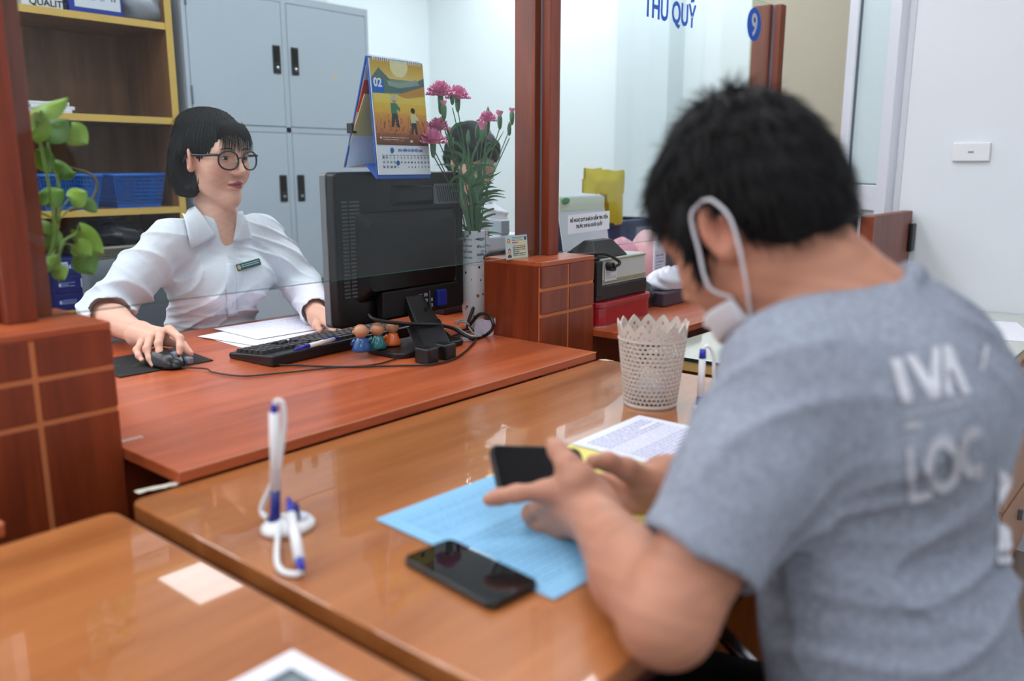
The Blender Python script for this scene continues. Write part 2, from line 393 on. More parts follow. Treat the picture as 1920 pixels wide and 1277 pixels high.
# notice taped to the second screen
pa_ = ony(1063, 402, GY); pb_ = ony(1141, 397, GY); pl = ony(1063, 438, GY)
nw, nh = pb_.x - pa_.x, pa_.z - pl.z
nt_ = empty('paper_notice', ((pa_.x + pb_.x) / 2, GY - 0.0035, (pa_.z + pl.z) / 2), 0, 'small white notice with two lines of black capitals taped to glass', 'notice')
nt_.rotation_euler = (0, math.radians(-1.2), 0)
MB().box((-nw / 2, -0.0004, -nh / 2), (nw / 2, 0, nh / 2)).build('sheet', M_paper, nt_)
for bod, z in (('ĐỀ NGHỊ QUÝ KHÁCH KIỂM TRA TIỀN', 0.0055), ('TRƯỚC KHI RA KHỎI QUẦY', -0.012)):
    t = text('lettering', bod, 0.0125, M_ink, nt_, rot=(PI / 2, 0, 0), bold=0.0003, align='CENTER')
    tw = max(v.co.x for v in t.data.vertices) - min(v.co.x for v in t.data.vertices)
    t.scale = ((0.9 if z > 0 else 0.64) * nw / tw, 1, 1); t.location = (0, -0.0008, z)

# counter slabs and the panels that carry them
def counter(x0, x1, lab):
    r = empty('counter_desk', (x0, 1.085, 0), 0, lab, 'counter', 'cherry counter tops')
    w = x1 - x0
    yb_ = PB - 1.085 + 0.001; MB().prism([(0, 0), (w, 0), (w, yb_), (w + 0.11, yb_), (w + 0.11, 0.965), (-0.11, 0.965), (-0.11, yb_), (0, yb_)], D + 0.0008, S).build('counter_top', M_cherry, r, bevel=0.0012)
    e = MB().box((0.0, -0.0012, S - 0.0016), (w, 0.0006, S + 0.0002)).build('edge_strip', mat('pale_edge_line', (214, 150, 116), 0.4), r)  # paler line along the slab's top front edge
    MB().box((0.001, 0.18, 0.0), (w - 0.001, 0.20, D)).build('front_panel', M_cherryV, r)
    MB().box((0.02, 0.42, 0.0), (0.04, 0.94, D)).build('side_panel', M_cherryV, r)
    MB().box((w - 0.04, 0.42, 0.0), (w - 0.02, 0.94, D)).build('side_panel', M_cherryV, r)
    return r
counter(0.5565, 1.5885, 'cherry-red clerk counter under the computer monitor')
counter(1.8125, 2.9445, 'cherry-red clerk counter under the red tin box')
counter(-0.70, 0.3325, 'cherry-red clerk counter past the pothos pedestal')

# customer desks
def desk(x0, x1, y0, y1, lab):
    r = empty('customer_desk', (x0, y0, 0), 0, lab, 'desk', 'orange customer desks')
    w, d = x1 - x0, y1 - y0
    MB().prism(rrect(0, 0, w, d, 0.018), D - 0.026, D).build('desk_top', [M_orange], r, bevel=0.003, seg=3)
    MB().prism(rrect(0.0015, 0.0015, w - 0.0015, d - 0.0015, 0.017), D - 0.040, D - 0.0262).build('edge_moulding', M_edge, r)
    MB().box((0.04, 0.06, 0), (0.058, d - 0.05, D - 0.040)).build('side_panel', M_orangeV, r)
    MB().box((w - 0.058, 0.06, 0), (w - 0.04, d - 0.05, D - 0.040)).build('side_panel', M_orangeV, r)
    MB().box((0.058, d - 0.10, 0.12), (w - 0.058, d - 0.084, D - 0.040)).build('modesty_panel', M_orangeV, r)
    return r
desk_r = desk(0.482, 1.607, 0.365, 1.081, 'orange varnished desk under the blue sheet and mobile phone')
desk_l = desk(-0.66, 0.455, 0.365, 1.066, 'orange varnished desk with a printed notice under its film')
# torn white tape on the rear edge of the desk
def tape(p0, p1, wd, seed):
    r_ = random.Random(seed); a = Vector(p0); b = Vector(p1); n = 9; vs = []
    for i in range(n):
        q = a.lerp(b, i / (n - 1)); vs.append((q.x, q.y + wd * (0.5 + r_.uniform(-0.12, 0.12))))
    for i in range(n - 1, -1, -1):
        q = a.lerp(b, i / (n - 1)); vs.append((q.x, q.y - wd * (0.5 + r_.uniform(-0.3, 0.3))))
    o = MB().prism([(x - 0.482, y - 0.365) for x, y in vs], D + 0.0002, D + 0.0007).build('torn_tape', mat('yellowed_tape', (226, 222, 206), 0.5), desk_r)
    o['label'] = 'torn whitish tape'; return o
tape(onz(252, 922, D) + Vector((0, -.004, 0)), onz(330, 905, D) + Vector((0, -.004, 0)), 0.012, 3)
tape((1.592, 1.070), (1.605, 1.06), 0.02, 5)

# glass-topped desk against the right wall
gd = empty('glass_topped_desk', (1.745, 0.345, 0), 0, 'glass-topped desk with brass edge standing against the white wall', 'desk')
W_, D_ = XW - 1.745 - 0.004, 0.70
MB().box((0, 0, D - 0.008), (W_, D_, D)).build('glass_top', mat('sage_glass_top', (196, 200, 186), 0.06, spec=0.6, coat=0.5), gd, bevel=0.001)
MB().box((-0.0004, -0.0004, D - 0.0082), (W_, D_, D - 0.0005)).build('glass_edge', mat('dark_glass_edge', (30, 48, 50), 0.2), gd)
MB().box((0.004, 0.004, D - 0.034), (W_, D_, D - 0.0083)).build('edge_board', mat('brass_yellow_edge', (206, 168, 104), 0.4), gd, bevel=0.002)
MB().box((0.03, 0.03, 0.05), (0.05, D_ - 0.03, D - 0.034)).build('side_panel', M_orangeV, gd)
MB().box((0.65, 0.02, 0.05), (W_ - 0.01, D_ - 0.03, D - 0.034)).build('drawer_cabinet', mat('tan_laminate', (190, 142, 108), 0.4), gd, bevel=0.002)
for k in range(3):
    z = 0.505 - 0.2 * k
    dw = MB().box((0.66, 0.006, z), (W_ - 0.1, 0.02, z + 0.185)).build('drawer', mat('tan_laminate'), gd, bevel=0.002)
    MB().box((0.9, -0.006, z + 0.10), (0.915, 0.006, z + 0.13)).build('keyhole', M_lockdk, dw, bevel=0.002)
ps = onz(1850, 618, D)
sh = empty('paper_sheet', (ps.x, ps.y, D + 0.0003), math.radians(20), 'white paper sheet on the glass-topped desk by the wall', 'paper')
MB().box((-0.15, -0.10, 0), (0.15, 0.10, 0.0005)).build('sheet', M_paper, sh)

# low wooden pillars against the right wall
pr = onx(1712, 395, XW - 0.012); pl_ = ony(1640, 403, pr.y)
lp = empty('low_wooden_pillar', (pl_.x, pr.y, 0), 0, 'brown wooden partition box with a black switch by white wall', 'partition')
MB().box((0, 0, D + 0.001), (pr.x - pl_.x, 0.03, pr.z)).build('board', wood('matt_brown_board', (112, 62, 48), (134, 80, 64), 'Z', 0.5), lp, bevel=0.003)
MB().box((-0.014, -0.004, D + 0.001), (0, 0.034, pr.z - 0.002)).build('edge_post', M_cherryV, lp, bevel=0.002)
q = ony(1705, 445, pr.y)
MB().box((q.x - pl_.x - 0.02, -0.014, q.z - 0.045), (q.x - pl_.x + 0.02, 0, q.z + 0.045)).build('switch_box', M_black, lp, bevel=0.004)
q0 = ony(1606, 405, 0.90); 
lp2 = empty('low_wooden_pillar', (q0.x - 0.08, 0.90, 0), 0, 'short brown wooden partition board beside the glazed door', 'partition')
MB().box((0, 0, D + 0.001), (0.07, 0.03, q0.z)).build('board', MATS['matt_brown_board'], lp2, bevel=0.003)
MB().box((0.07, -0.004, D + 0.001), (0.083, 0.034, q0.z)).build('edge_post', M_cherryV, lp2, bevel=0.002)
# ================================================================== behind the clerk: shelf unit and lockers
YB = 3.10
SZ = [0.689, 1.041, 1.372, 1.712, 1.93]      # shelf board tops
SX0, SX1 = 0.62, 1.712
sf = empty('bookshelf', (SX0, YB, 0), 0, 'brown wooden bookshelf with yellow edges next to the grey lockers', 'shelf')
sw_, sd_ = SX1 - SX0, 0.34
for x0 in (0, sw_ - 0.026):
    o = MB().box((x0, 0.004, 0), (x0 + 0.026, sd_, 1.95)).build('side_panel', M_shelf, sf)
    MB().box((x0, 0, 0), (x0 + 0.026, 0.004, 1.95)).build('edge_band', M_shelf_edge, o)
MB().box((0.026, sd_ - 0.01, 0.05), (sw_ - 0.026, sd_, 1.95)).build('back_board', M_shelf, sf)
for z in [0.35] + SZ:
    o = MB().box((0.026, 0.008, z - 0.024), (sw_ - 0.026, sd_ - 0.01, z)).build('shelf_board', M_shelf, sf)
    MB().box((0.026, 0.004, z - 0.024), (sw_ - 0.026, 0.008, z)).build('edge_band', M_shelf_edge, o)

lk = empty('locker_cabinet', (1.752, YB, 0), 0, 'grey metal locker cabinet with four doors and black handles', 'locker')
LW, LH = 0.905, 1.885
MB().box((0, 0.012, 0.0), (LW, 0.42, LH)).build('body', M_locker, lk, bevel=0.003)
MB().box((0.006, 0.006, 0.03), (LW - 0.006, 0.0125, LH - 0.006)).build('seam_backing', M_lockdk, lk)
MB().box((0, 0, 0), (0.016, 0.012, LH)).build('frame', M_locker, lk); MB().box((LW - 0.016, 0, 0), (LW, 0.012, LH)).build('frame', M_locker, lk)
MB().box((0.016, 0, LH - 0.03), (LW - 0.016, 0.012, LH)).build('frame', M_locker, lk)
MB().box((0.016, 0, 0), (LW - 0.016, 0.012, 0.06)).build('frame', M_locker, lk)
zm = 1.343
MB().box((0.016, 0, zm - 0.011), (LW - 0.016, 0.012, zm + 0.011)).build('frame', M_locker, lk)
MB().box((LW / 2 - 0.012, 0, 0.06), (LW / 2 + 0.012, 0.012, LH - 0.03)).build('frame', M_locker, lk)
for cx in (0, 1):
    x0 = 0.019 + cx * (LW / 2 - 0.004); x1 = x0 + LW / 2 - 0.034
    for z0, z1, hz in ((0.70, zm - 0.014, 1.10), (zm + 0.014, LH - 0.033, 1.625)):
        d_ = MB().box((x0, -0.002, z0), (x1, 0.010, z1)).build('door', M_locker, lk, bevel=0.0015)
        hx = (x1 - 0.030) if cx == 0 else (x0 + 0.030)
        h_ = MB().prism(rrect(hx - 0.018, hz - 0.056, hx + 0.018, hz + 0.056, 0.003), -0.005, -0.0015, axis='Y').build('handle', M_black, d_)
        MB().lathe([(0.007, 0), (0.007, 0.004), (0.003, 0.0055)], 16).build('lock', M_chrome, d_, loc=(hx, -0.005, hz - 0.034), rot=(PI / 2, 0, 0))
        MB().prism(rrect(hx - 0.013, hz - 0.01, hx + 0.013, hz + 0.05, 0.003), -0.0065, -0.0045, axis='Y').build('latch', M_blackg, d_)
    d_ = MB().box((x0, -0.002, 0.062), (x1, 0.010, 0.672)).build('door', M_locker, lk, bevel=0.0015)
    hx = (x1 - 0.030) if cx == 0 else (x0 + 0.030)
    MB().prism(rrect(hx - 0.018, 0.44, hx + 0.018, 0.55, 0.003), -0.005, -0.0015, axis='Y').build('handle', M_black, d_)
for z in (1.82, 1.46): MB().tube([(0.018, -0.003, z - 0.035), (0.018, -0.003, z + 0.035)], 0.004, 8).build('hinge', M_lockdk, lk)
q = ony(628, 146, YB - 0.002)
MB().box((q.x - 1.752 - 0.012, -0.003, q.z - 0.012), (q.x - 1.752 + 0.012, -0.002, q.z + 0.012)).build('sticker', mat('faded_sticker', (206, 198, 176), 0.6), lk)

# --- top shelf
z = SZ[3]
def front_xy(px, py): return ony(px, py, YB + 0.02)
x0 = front_xy(42, 5).x; x1 = front_xy(121, 15).x
bx = empty('carton', (x0, YB + 0.03, z), 0, 'white carton lettered QUALITY on the top shelf', 'box')
MB().box((0, 0, 0), (x1 - x0, 0.24, 0.13)).build('carton_body', mat('white_carton', (214, 218, 220), 0.6), bx, bevel=0.002)
text('lettering', 'QUALITY', 0.030, M_ink, bx, loc=(front_xy(57, 8).x - x0, -0.001, 0.008), rot=(PI / 2, 0, 0), bold=0.0006, sx=1.0)
x0 = front_xy(133, 20).x; x1 = front_xy(233, 28).x
bx = empty('carton', (x0, YB + 0.03, z), 0, 'blue carton with a white label on the top shelf', 'box')
MB().box((0, 0, 0), (x1 - x0, 0.24, 0.2)).build('carton_body', mat('blue_carton', (18, 50, 150), 0.4), bx, bevel=0.002)
pt = Paint(60, 50, (206, 214, 224))
for i, c in enumerate(((150, 170, 205), (120, 150, 210), (160, 175, 200))): pt.ell(0.2 + 0.2 * i, 0.72, 0.08, 0.13, c); pt.ell(0.2 + 0.2 * i, 0.72, 0.05, 0.09, (206, 214, 224))
for i in range(7): pt.rect(0.78 + i * 0.022, 0.60, 0.79 + i * 0.022, 0.82, (70, 70, 80))
pt.rect(0.19, 0.68, 0.23, 0.74, (50, 80, 170)); pt.rect(0.39, 0.68, 0.43, 0.74, (30, 60, 170)); pt.lines(0.1, 0.1, 0.9, 0.5, 6, (90, 100, 130))
w_ = x1 - x0; pt.build('label_print', w_ * 0.86, 0.17, bx, loc=(w_ * 0.53, -0.001, 0.105), rot=(PI / 2, 0, 0))
x0 = front_xy(238, 30).x
pk = empty('wrapped_package', (x0 + 0.10, YB + 0.14, z), 0, 'crumpled silver-grey wrapped package at the end of the top shelf', 'package')
def lump(name, c, r, amp, seed, material, parent, n=36, k=22, fl=0.0, freq=3.0):
    """soft lump: an ellipsoid with folded, creased sides and a flat base"""
    mb = MB().ball((0, 0, 0), 1, n, k); r_ = np.random.default_rng(seed); ph = r_.uniform(0, 6.3, 12); out = []
    for p in mb.v:
        v = np.array(p); a = math.atan2(v[1], v[0])
        s = 1 + amp * (math.sin(freq * a + ph[0] + 2 * v[2]) * 0.6 + abs(math.sin(freq * 1.7 * a + ph[1] + 5 * v[2])) * 0.7 + 0.4 * math.sin(9 * v[2] + ph[2] + 4 * a))
        q = v * s * np.array(r) + np.array(c); q[2] = max(q[2], fl); out.append(tuple(q))
    mb.v = out; return mb.build(name, material, parent, smooth=True)
lump('wrapping', (0, 0, 0.08), (0.11, 0.12, 0.105), 0.12, 3, mat('silver_plastic_wrap', (150, 158, 168), 0.25, bump=0.4, bscale=30), pk, freq=2)
# --- second shelf: stack of papers
z = SZ[2]; xa = front_xy(50, 207).x; xb = front_xy(142, 208).x
for i in range(3):
    s_ = empty('paper_stack', ((xa + xb) / 2 + 0.008 * (i % 2) - 0.004, YB + 0.13, z + i * 0.0125), math.radians((-3, 4, 1)[i]), ['white paper bundle lowest in the shelf stack', 'white paper bundle in the middle of the shelf stack', 'white paper bundle topmost in the shelf stack'][i], 'paper', 'paper bundles on the shelf')
    hw = (xb - xa) / 2 - 0.006 * i
    MB().box((-hw, -0.1, 0), (hw, 0.1, 0.0115)).build('sheets', M_paper, s_, bevel=0.001)
    MB().box((-hw - 0.001, -0.101, 0.005), (hw + 0.001, 0.101, 0.0058)).build('sheet_shadow_line', mat('grey_paper', (168, 172, 184), 0.7), s_)  # grey strip painted as the shadow gap between sheets
# --- third shelf: blue plastic baskets
def basket_mesh(w, d, h):
    """open tray: four lattice walls, a rim and a floor"""
    mb = MB(); t = 0.0022
    def wall(p0, p1, q0, q1, nu, nv):
        p0, p1, q0, q1 = map(Vector, (p0, p1, q0, q1)); nrm = (p1 - p0).cross(q0 - p0).normalized() * t
        for i in range(nu + 1):
            u = i / nu; a = p0.lerp(p1, u); b = q0.lerp(q1, u); wv = (p1 - p0).normalized() * 0.0013
            mb.add([a - wv, a + wv, b + wv, b - wv, a - wv + nrm, a + wv + nrm, b + wv + nrm, b - wv + nrm], [(0, 1, 2, 3), (4, 7, 6, 5), (0, 4, 5, 1), (3, 2, 6, 7), (1, 5, 6, 2), (0, 3, 7, 4)])
        for j in range(nv + 1):
            v = j / nv; a = p0.lerp(q0, v); b = p1.lerp(q1, v); hv = (q0 - p0).normalized() * (0.0013 if 0 < j < nv else 0.007)
            mb.add([a - hv, b - hv, b + hv, a + hv, a - hv + nrm, b - hv + nrm, b + hv + nrm, a + hv + nrm], [(0, 1, 2, 3), (4, 7, 6, 5), (0, 4, 5, 1), (3, 2, 6, 7), (1, 5, 6, 2), (0, 3, 7, 4)])
    k = 0.018
    b = [(-w / 2 + k, -d / 2 + k, 0.006), (w / 2 - k, -d / 2 + k, 0.006), (w / 2 - k, d / 2 - k, 0.006), (-w / 2 + k, d / 2 - k, 0.006)]
    u = [(-w / 2, -d / 2, h), (w / 2, -d / 2, h), (w / 2, d / 2, h), (-w / 2, d / 2, h)]
    for i in range(4):
        j = (i + 1) % 4; wall(b[i], b[j], u[i], u[j], 20 if i % 2 == 0 else 14, 8)
    mb.box((-w / 2 + k, -d / 2 + k, 0), (w / 2 - k, d / 2 - k, 0.006)); return mb
def rim_mesh(w, d, h):
    return MB().tube([(-w / 2, -d / 2, h), (w / 2, -d / 2, h)], 0.0065, 8).tube([(w / 2, -d / 2, h), (w / 2, d / 2, h)], 0.0065, 8).tube([(w / 2, d / 2, h), (-w / 2, d / 2, h)], 0.0065, 8).tube([(-w / 2, d / 2, h), (-w / 2, -d / 2, h)], 0.0065, 8)
M_bask = mat('blue_basket_plastic', (24, 100, 192), 0.35)
z = SZ[1]
bL = front_xy(216, 375); bR = front_xy(322, 380)
bh = front_xy(270, 328).z - z
def tray(xc, w, lab, yc, rz=0, m=M_bask, dz=0, h=None, group='plastic shelf baskets'):
    r = empty('plastic_basket', (xc, yc, z + dz), rz, lab, 'basket', group); h = h or bh
    basket_mesh(w, 0.24, h).build('lattice', m, r); rim_mesh(w, 0.24, h).build('rim', m, r, smooth=True)
    MB().box((-w / 2 + 0.03, -0.09, 0.006), (w / 2 - 0.03, 0.09, h * 0.18)).build('papers_inside', mat('grey_papers', (70, 74, 80), 0.8), r)
    return r
wb = bR.x - bL.x
tray((bL.x + bR.x) / 2 - 0.004, wb - 0.02, 'blue lattice basket beside the shelf end panel', YB + 0.15)
tray((bL.x + bR.x) / 2 - wb - 0.03, wb - 0.01, 'blue lattice basket behind the pothos leaves', YB + 0.14, math.radians(-4))
# --- bottom visible shelf: blue paper-ream boxes and a wire tray of clutter
z = SZ[0]
xs = front_xy(100, 540).x; xe = front_xy(180, 545).x
for i in range(3):
    w_ = xe - xs + (0.012, 0.0, -0.004)[i]
    b_ = empty('ream_box', (xs + (0.0, 0.004, 0.0)[i], YB + 0.02, z + i * 0.062), math.radians((0, -1.5, 1)[i]), ['dark blue ream carton at the bottom of the stack of three', 'dark blue ream carton in the middle of the stack of three', 'dark blue ream carton on top of the stack of three'][i], 'box', 'ream cartons')
    MB().box((0, 0, 0), (w_, 0.24, 0.06)).build('carton_body', mat('navy_carton', (26, 30, 104), 0.4), b_, bevel=0.002)
    px_ = (0.66, 0.62, 0.12)[i]
    pt = Paint(24, 16, (196, 204, 222)); pt.rect(0.12, 0.2, 0.88, 0.8, (96, 100, 126))
    for k in range(6): pt.rect(0.16 + 0.12 * k, 0.2, 0.22 + 0.12 * k, 0.8, (190, 196, 214))
    pt.build('barcode_print', 0.040, 0.032, b_, loc=(w_ * px_ + 0.02, -0.0008, 0.032), rot=(PI / 2, 0, 0))
    pt = Paint(60, 20, (26, 30, 104)).lines(0.05, 0.2, 0.95, 0.9, 3, (150, 160, 205), seed=i); pt.rect(0.0, 0.3, 0.12, 0.7, (190, 200, 230))
    pt.build('label_print', w_ * 0.4, 0.026, b_, loc=(w_ * (0.3 if i < 2 else 0.62), -0.0008, 0.030), rot=(PI / 2, 0, 0))
xc = front_xy(222, 490).x
tray(xc + 0.03, 0.20, 'beige wire tray of wrapped papers behind the white sleeve', YB + 0.15, 0, mat('beige_tray', (150, 146, 132), 0.5), dz=SZ[0] - z, h=0.10, group='wire trays')
tray(xc + 0.03, 0.20, 'beige wire tray stacked over another by the ream cartons', YB + 0.15, 0, mat('beige_tray'), dz=SZ[0] - z + 0.108, h=0.10, group='wire trays')
bg = empty('plastic_bag', (xc + 0.05, YB + 0.15, SZ[0] + 0.212), 0, 'dark crumpled plastic bag lying over the wire trays', 'bag')
lump('bag_body', (0, 0, 0.04), (0.115, 0.11, 0.05), 0.12, 9, mat('dark_plastic_bag', (46, 48, 54), 0.22, bump=0.5, bscale=40), bg)
# ================================================================== clerk's computer
def up_print(pt, name, w, h, parent, loc, rot=(PI / 2, 0, 0), rough=0.5): return pt.build(name, w, h, parent, loc=loc, rot=rot, rough=rough)
# monitor seen from behind
YM = 1.535
tl_ = ony(604, 322, YM); tr_ = ony(857, 317, YM); blc = ony(593, 621, YM)
MWd = tr_.x - tl_.x; MH = tl_.z - blc.z
mon = empty('computer_monitor', ((tl_.x + tr_.x) / 2, YM, S), math.radians(2), 'black computer monitor seen from behind with a slanted rear strut', 'monitor')
zb, zt = blc.z - S, tl_.z - S
hw = MWd / 2
MB().prism(rrect(-hw, zb, hw, zt, 0.012), 0.0, 0.020, axis='Y').build('front_bezel', mat('silver_bezel', (112, 117, 124), 0.3), mon, bevel=0.002)
MB().prism(rrect(-hw + 0.001, zb + 0.001, hw - 0.001, zt - 0.001, 0.012), -0.028, 0.001, axis='Y').build('back_shell', mat('monitor_shell', (10, 11, 13), 0.32, spec=0.35, var=0.05), mon, bevel=0.006, seg=3)
# raised dome on the back
def dome(x0, x1, z0, z1, y0, y1, ins):
    vs = [(x0, y0, z0), (x1, y0, z0), (x1, y0, z1), (x0, y0, z1), (x0 + ins, y1, z0 + ins), (x1 - ins, y1, z0 + ins), (x1 - ins, y1, z1 - ins), (x0 + ins, y1, z1 - ins)]
    return MB().add(vs, [(0, 1, 2, 3), (4, 7, 6, 5), (0, 4, 5, 1), (1, 5, 6, 2), (2, 6, 7, 3), (3, 7, 4, 0)])
dome(-hw + 0.05, hw - 0.028, zb + 0.05, zt - 0.085, -0.026, -0.050, 0.03).build('back_dome', MATS['monitor_shell'], mon, bevel=0.01, seg=3)
dome(-hw + 0.17, hw - 0.11, zt - 0.082, zt - 0.03, -0.026, -0.036, 0.01).build('cable_cover', MATS['monitor_shell'], mon, bevel=0.004)
for i in range(26):
    zz = zb + 0.07 + i * 0.0085
    for x0, x1 in ((-hw + 0.018, -hw + 0.036), (-hw + 0.040, -hw + 0.070)):
        MB().box((x0, -0.0305, zz), (x1, -0.0275, zz + 0.004)).build('vent_rib', mat('vent_rib_dark', (62, 66, 70), 0.3), mon)
for i in range(10):
    MB().add([(hw - 0.105 + i * 0.008, -0.0305, zt - 0.035), (hw - 0.1015 + i * 0.008, -0.0305, zt - 0.035), (hw - 0.0915 + i * 0.008, -0.0305, zt - 0.075), (hw - 0.095 + i * 0.008, -0.0305, zt - 0.075)], [(0, 1, 2, 3)]).build('vent_slot', mat('vent_slot_black', (4, 4, 5), 0.7), mon)
MB().box((hw - 0.112, -0.0302, zt - 0.080), (hw - 0.012, -0.0275, zt - 0.030)).build('vent_plate', mat('vent_plate_grey', (92, 98, 106), 0.35), mon, bevel=0.002)
# connector recess
MB().box((-0.10, -0.0525, zb + 0.012), (hw - 0.05, -0.028, zb + 0.075)).build('connector_bay', mat('bay_black', (6, 6, 7), 0.6), mon, bevel=0.003)
MB().box((0.075, -0.064, zb + 0.022), (0.108, -0.050, zb + 0.062)).build('video_plug', mat('vga_blue', (22, 40, 130), 0.4), mon, bevel=0.003)
for k in range(8):
    MB().box((0.018 + 0.018 * (k % 3), -0.0532, zb + 0.022 + 0.014 * (k // 3)), (0.030 + 0.018 * (k % 3), -0.0524, zb + 0.030 + 0.014 * (k // 3))).build('rating_mark', mat('rating_print', (150, 156, 160), 0.5), mon)
# stand: plate under the monitor and slanted strut towards the customer
MB().prism(rrect(-0.155, -0.165, 0.07, -0.035, 0.03), 0.0, 0.014).build('base_plate', M_black, mon, bevel=0.004)
ft = onz(815, 678, S); fx = ft.x - mon.location.x; fy = ft.y - YM
# strut sides
t0 = Vector((0.0, -0.054, zb + 0.058)); 
vs = []
wt, wb_ = 0.028, 0.045
A = [(-wt, t0.y, t0.z), (wt, t0.y, t0.z), (wt + 0.02, t0.y - 0.045, zb - 0.012), (-wt - 0.005, t0.y - 0.045, zb - 0.012)]
MB().add([Vector(p) for p in A] + [Vector(p) + Vector((0, 0.016, -0.008)) for p in A], [(0, 1, 2, 3), (7, 6, 5, 4), (0, 4, 5, 1), (1, 5, 6, 2), (2, 6, 7, 3), (3, 7, 4, 0)]).build('strut_hinge', M_black, mon, bevel=0.003)
A = [(-wt - 0.015, t0.y - 0.040, zb - 0.002), (wt + 0.022, t0.y - 0.040, zb - 0.002), (fx + wb_, fy, 0.030), (fx - wb_ + 0.004, fy, 0.030)]
MB().add([Vector(p) for p in A] + [Vector(p) + Vector((0, 0.026, -0.012)) for p in A], [(0, 1, 2, 3), (7, 6, 5, 4), (0, 4, 5, 1), (1, 5, 6, 2), (2, 6, 7, 3), (3, 7, 4, 0)]).build('strut', M_black, mon, bevel=0.004)
for sx_ in (-1, 1):
    xa_, xb_ = (fx - wb_, fx - 0.012) if sx_ < 0 else (fx + 0.012, fx + wb_)
    MB().box((xa_, fy - 0.014, 0), (xb_, fy + 0.03, 0.036)).build('strut_foot', M_black, mon, bevel=0.004)
MB().tube([(-0.0, t0.y - 0.042, t0.z - 0.03), (-0.0, t0.y - 0.038, t0.z - 0.03)], 0.006, 12).build('screw_hole', MATS['vent_slot_black'], mon)

# desk calendar standing astride the monitor
ca = ony(691, 107, YM - 0.03); cb_ = ony(803, 117, YM - 0.03); c0 = ony(689, 331, YM - 0.045)
CW = 0.178; CHt = ca.z - c0.z
cal = empty('desk_calendar', (ca.x + CW / 2 - 0.014, YM - 0.035, S + zt - 0.010), math.radians(4), 'tall desk calendar with rice field picture standing on the monitor', 'calendar')
hb = CHt
lean = 0.02
def quad_slab(p0, p1, q1, q0, th): # slab from four corners, thickness along +y
    a = [Vector(p) for p in (p0, p1, q1, q0)]; b = [p + Vector((0, th, 0)) for p in a]
    return MB().add(a + b, [(0, 1, 2, 3), (7, 6, 5, 4), (0, 4, 5, 1), (1, 5, 6, 2), (2, 6, 7, 3), (3, 7, 4, 0)])
M_calb = mat('calendar_blue_board', (22, 92, 186), 0.45)
quad_slab((-CW / 2, -lean, -0.006), (CW / 2, -lean, -0.006), (CW / 2, 0, hb), (-CW / 2, 0, hb), 0.0025).build('front_board', M_calb, cal)
quad_slab((-CW / 2, 0.085, 0.019), (CW / 2, 0.085, 0.019), (CW / 2, 0.003, hb), (-CW / 2, 0.003, hb), 0.003).build('rear_board', M_calb, cal)
quad_slab((-CW / 2 + 0.0015, 0.081, 0.02), (CW / 2 - 0.0015, 0.081, 0.02), (CW / 2 - 0.0015, 0.0025, hb - 0.01), (-CW / 2 + 0.0015, 0.0025, hb - 0.01), 0.0005).build('white_lining', mat('white_card', (214, 222, 236), 0.6), cal)
quad_slab((-CW / 2, -lean + 0.0025, -0.006), (CW / 2, -lean + 0.0025, -0.006), (CW / 2, 0.018, 0.028), (-CW / 2, 0.018, 0.028), 0.002).build('base_fold', M_calb, cal)
quad_slab((-CW / 2, 0.018, 0.028), (CW / 2, 0.018, 0.028), (CW / 2, 0.083, 0.019), (-CW / 2, 0.083, 0.019), 0.002).build('base_fold', mat('white_card'), cal)
for k, (cc, o_) in enumerate((((226, 206, 110), 0.004), ((196, 60, 60), 0.006), ((222, 206, 130), 0.008))):
    quad_slab((-CW / 2 + 0.001, 0.083 + o_, 0.022), (CW / 2 - 0.001, 0.083 + o_, 0.022), (CW / 2 - 0.001, 0.007 + o_ * 0.7, hb - 0.02 - 0.03 * k), (-CW / 2 + 0.001, 0.007 + o_ * 0.7, hb - 0.02 - 0.03 * k), 0.0016).build('turned_page', mat('turned_page_%d' % k, cc, 0.6), cal)
MB().box((-CW / 2 - 0.004, 0.052, 0.095), (-CW / 2 + 0.012, 0.070, 0.118)).build('binder_clip', M_black, cal, bevel=0.002)
# front page with print
tilt = math.atan2(lean, hb)
pg = quad_slab((-CW / 2 + 0.002, -lean - 0.003, 0.003), (CW / 2 - 0.001, -lean - 0.003, 0.003), (CW / 2 - 0.001, -0.0025, hb - 0.004), (-CW / 2 + 0.002, -0.0025, hb - 0.004), 0.002).build('page_block', mat('page_white', (226, 230, 238), 0.6), cal)
pt = Paint(110, 160, (226, 190, 80))
pt.grad(0, 0.22, (196, 150, 40), (226, 196, 110)).grad(0.22, 0.42, (120, 140, 120), (150, 170, 140)).grad(0.40, 0.62, (232, 200, 70), (226, 176, 60)).grad(0.62, 0.86, (222, 160, 70), (190, 112, 60)).grad(0.86, 1.0, (150, 86, 56), (96, 60, 44))
pt.ell(0.52, 0.06, 0.17, 0.13, (232, 222, 170)).poly([(0, 0.22), (0.14, 0.10), (0.40, 0.27), (0.6, 0.30), (1.0, 0.17), (1, 0.36), (0.5, 0.38), (0, 0.40)], (86, 112, 104))
pt.poly([(0.28, 0.24), (0.5, 0.26), (0.85, 0.2), (0.9, 0.26), (0.5, 0.32), (0.3, 0.3)], (140, 160, 150))
pt.poly([(0.45, 0.40), (0.75, 0.33), (1, 0.27), (1, 0.39), (0.6, 0.44)], (196, 140, 60)).poly([(0, 0.40), (0.4, 0.42), (0.7, 0.435), (1, 0.39), (1, 0.5), (0, 0.5)], (230, 200, 90))
r0 = np.random.default_rng(4)
for k in range(150):
    x_, y_ = r0.random(), r0.uniform(0.72, 0.98); pt.poly([(x_, y_), (x_ + 0.012, y_), (x_ + r0.uniform(-0.03, 0.03), y_ - r0.uniform(0.05, 0.12))], tuple(np.array((150, 84, 52)) * r0.uniform(0.6, 1.35)))
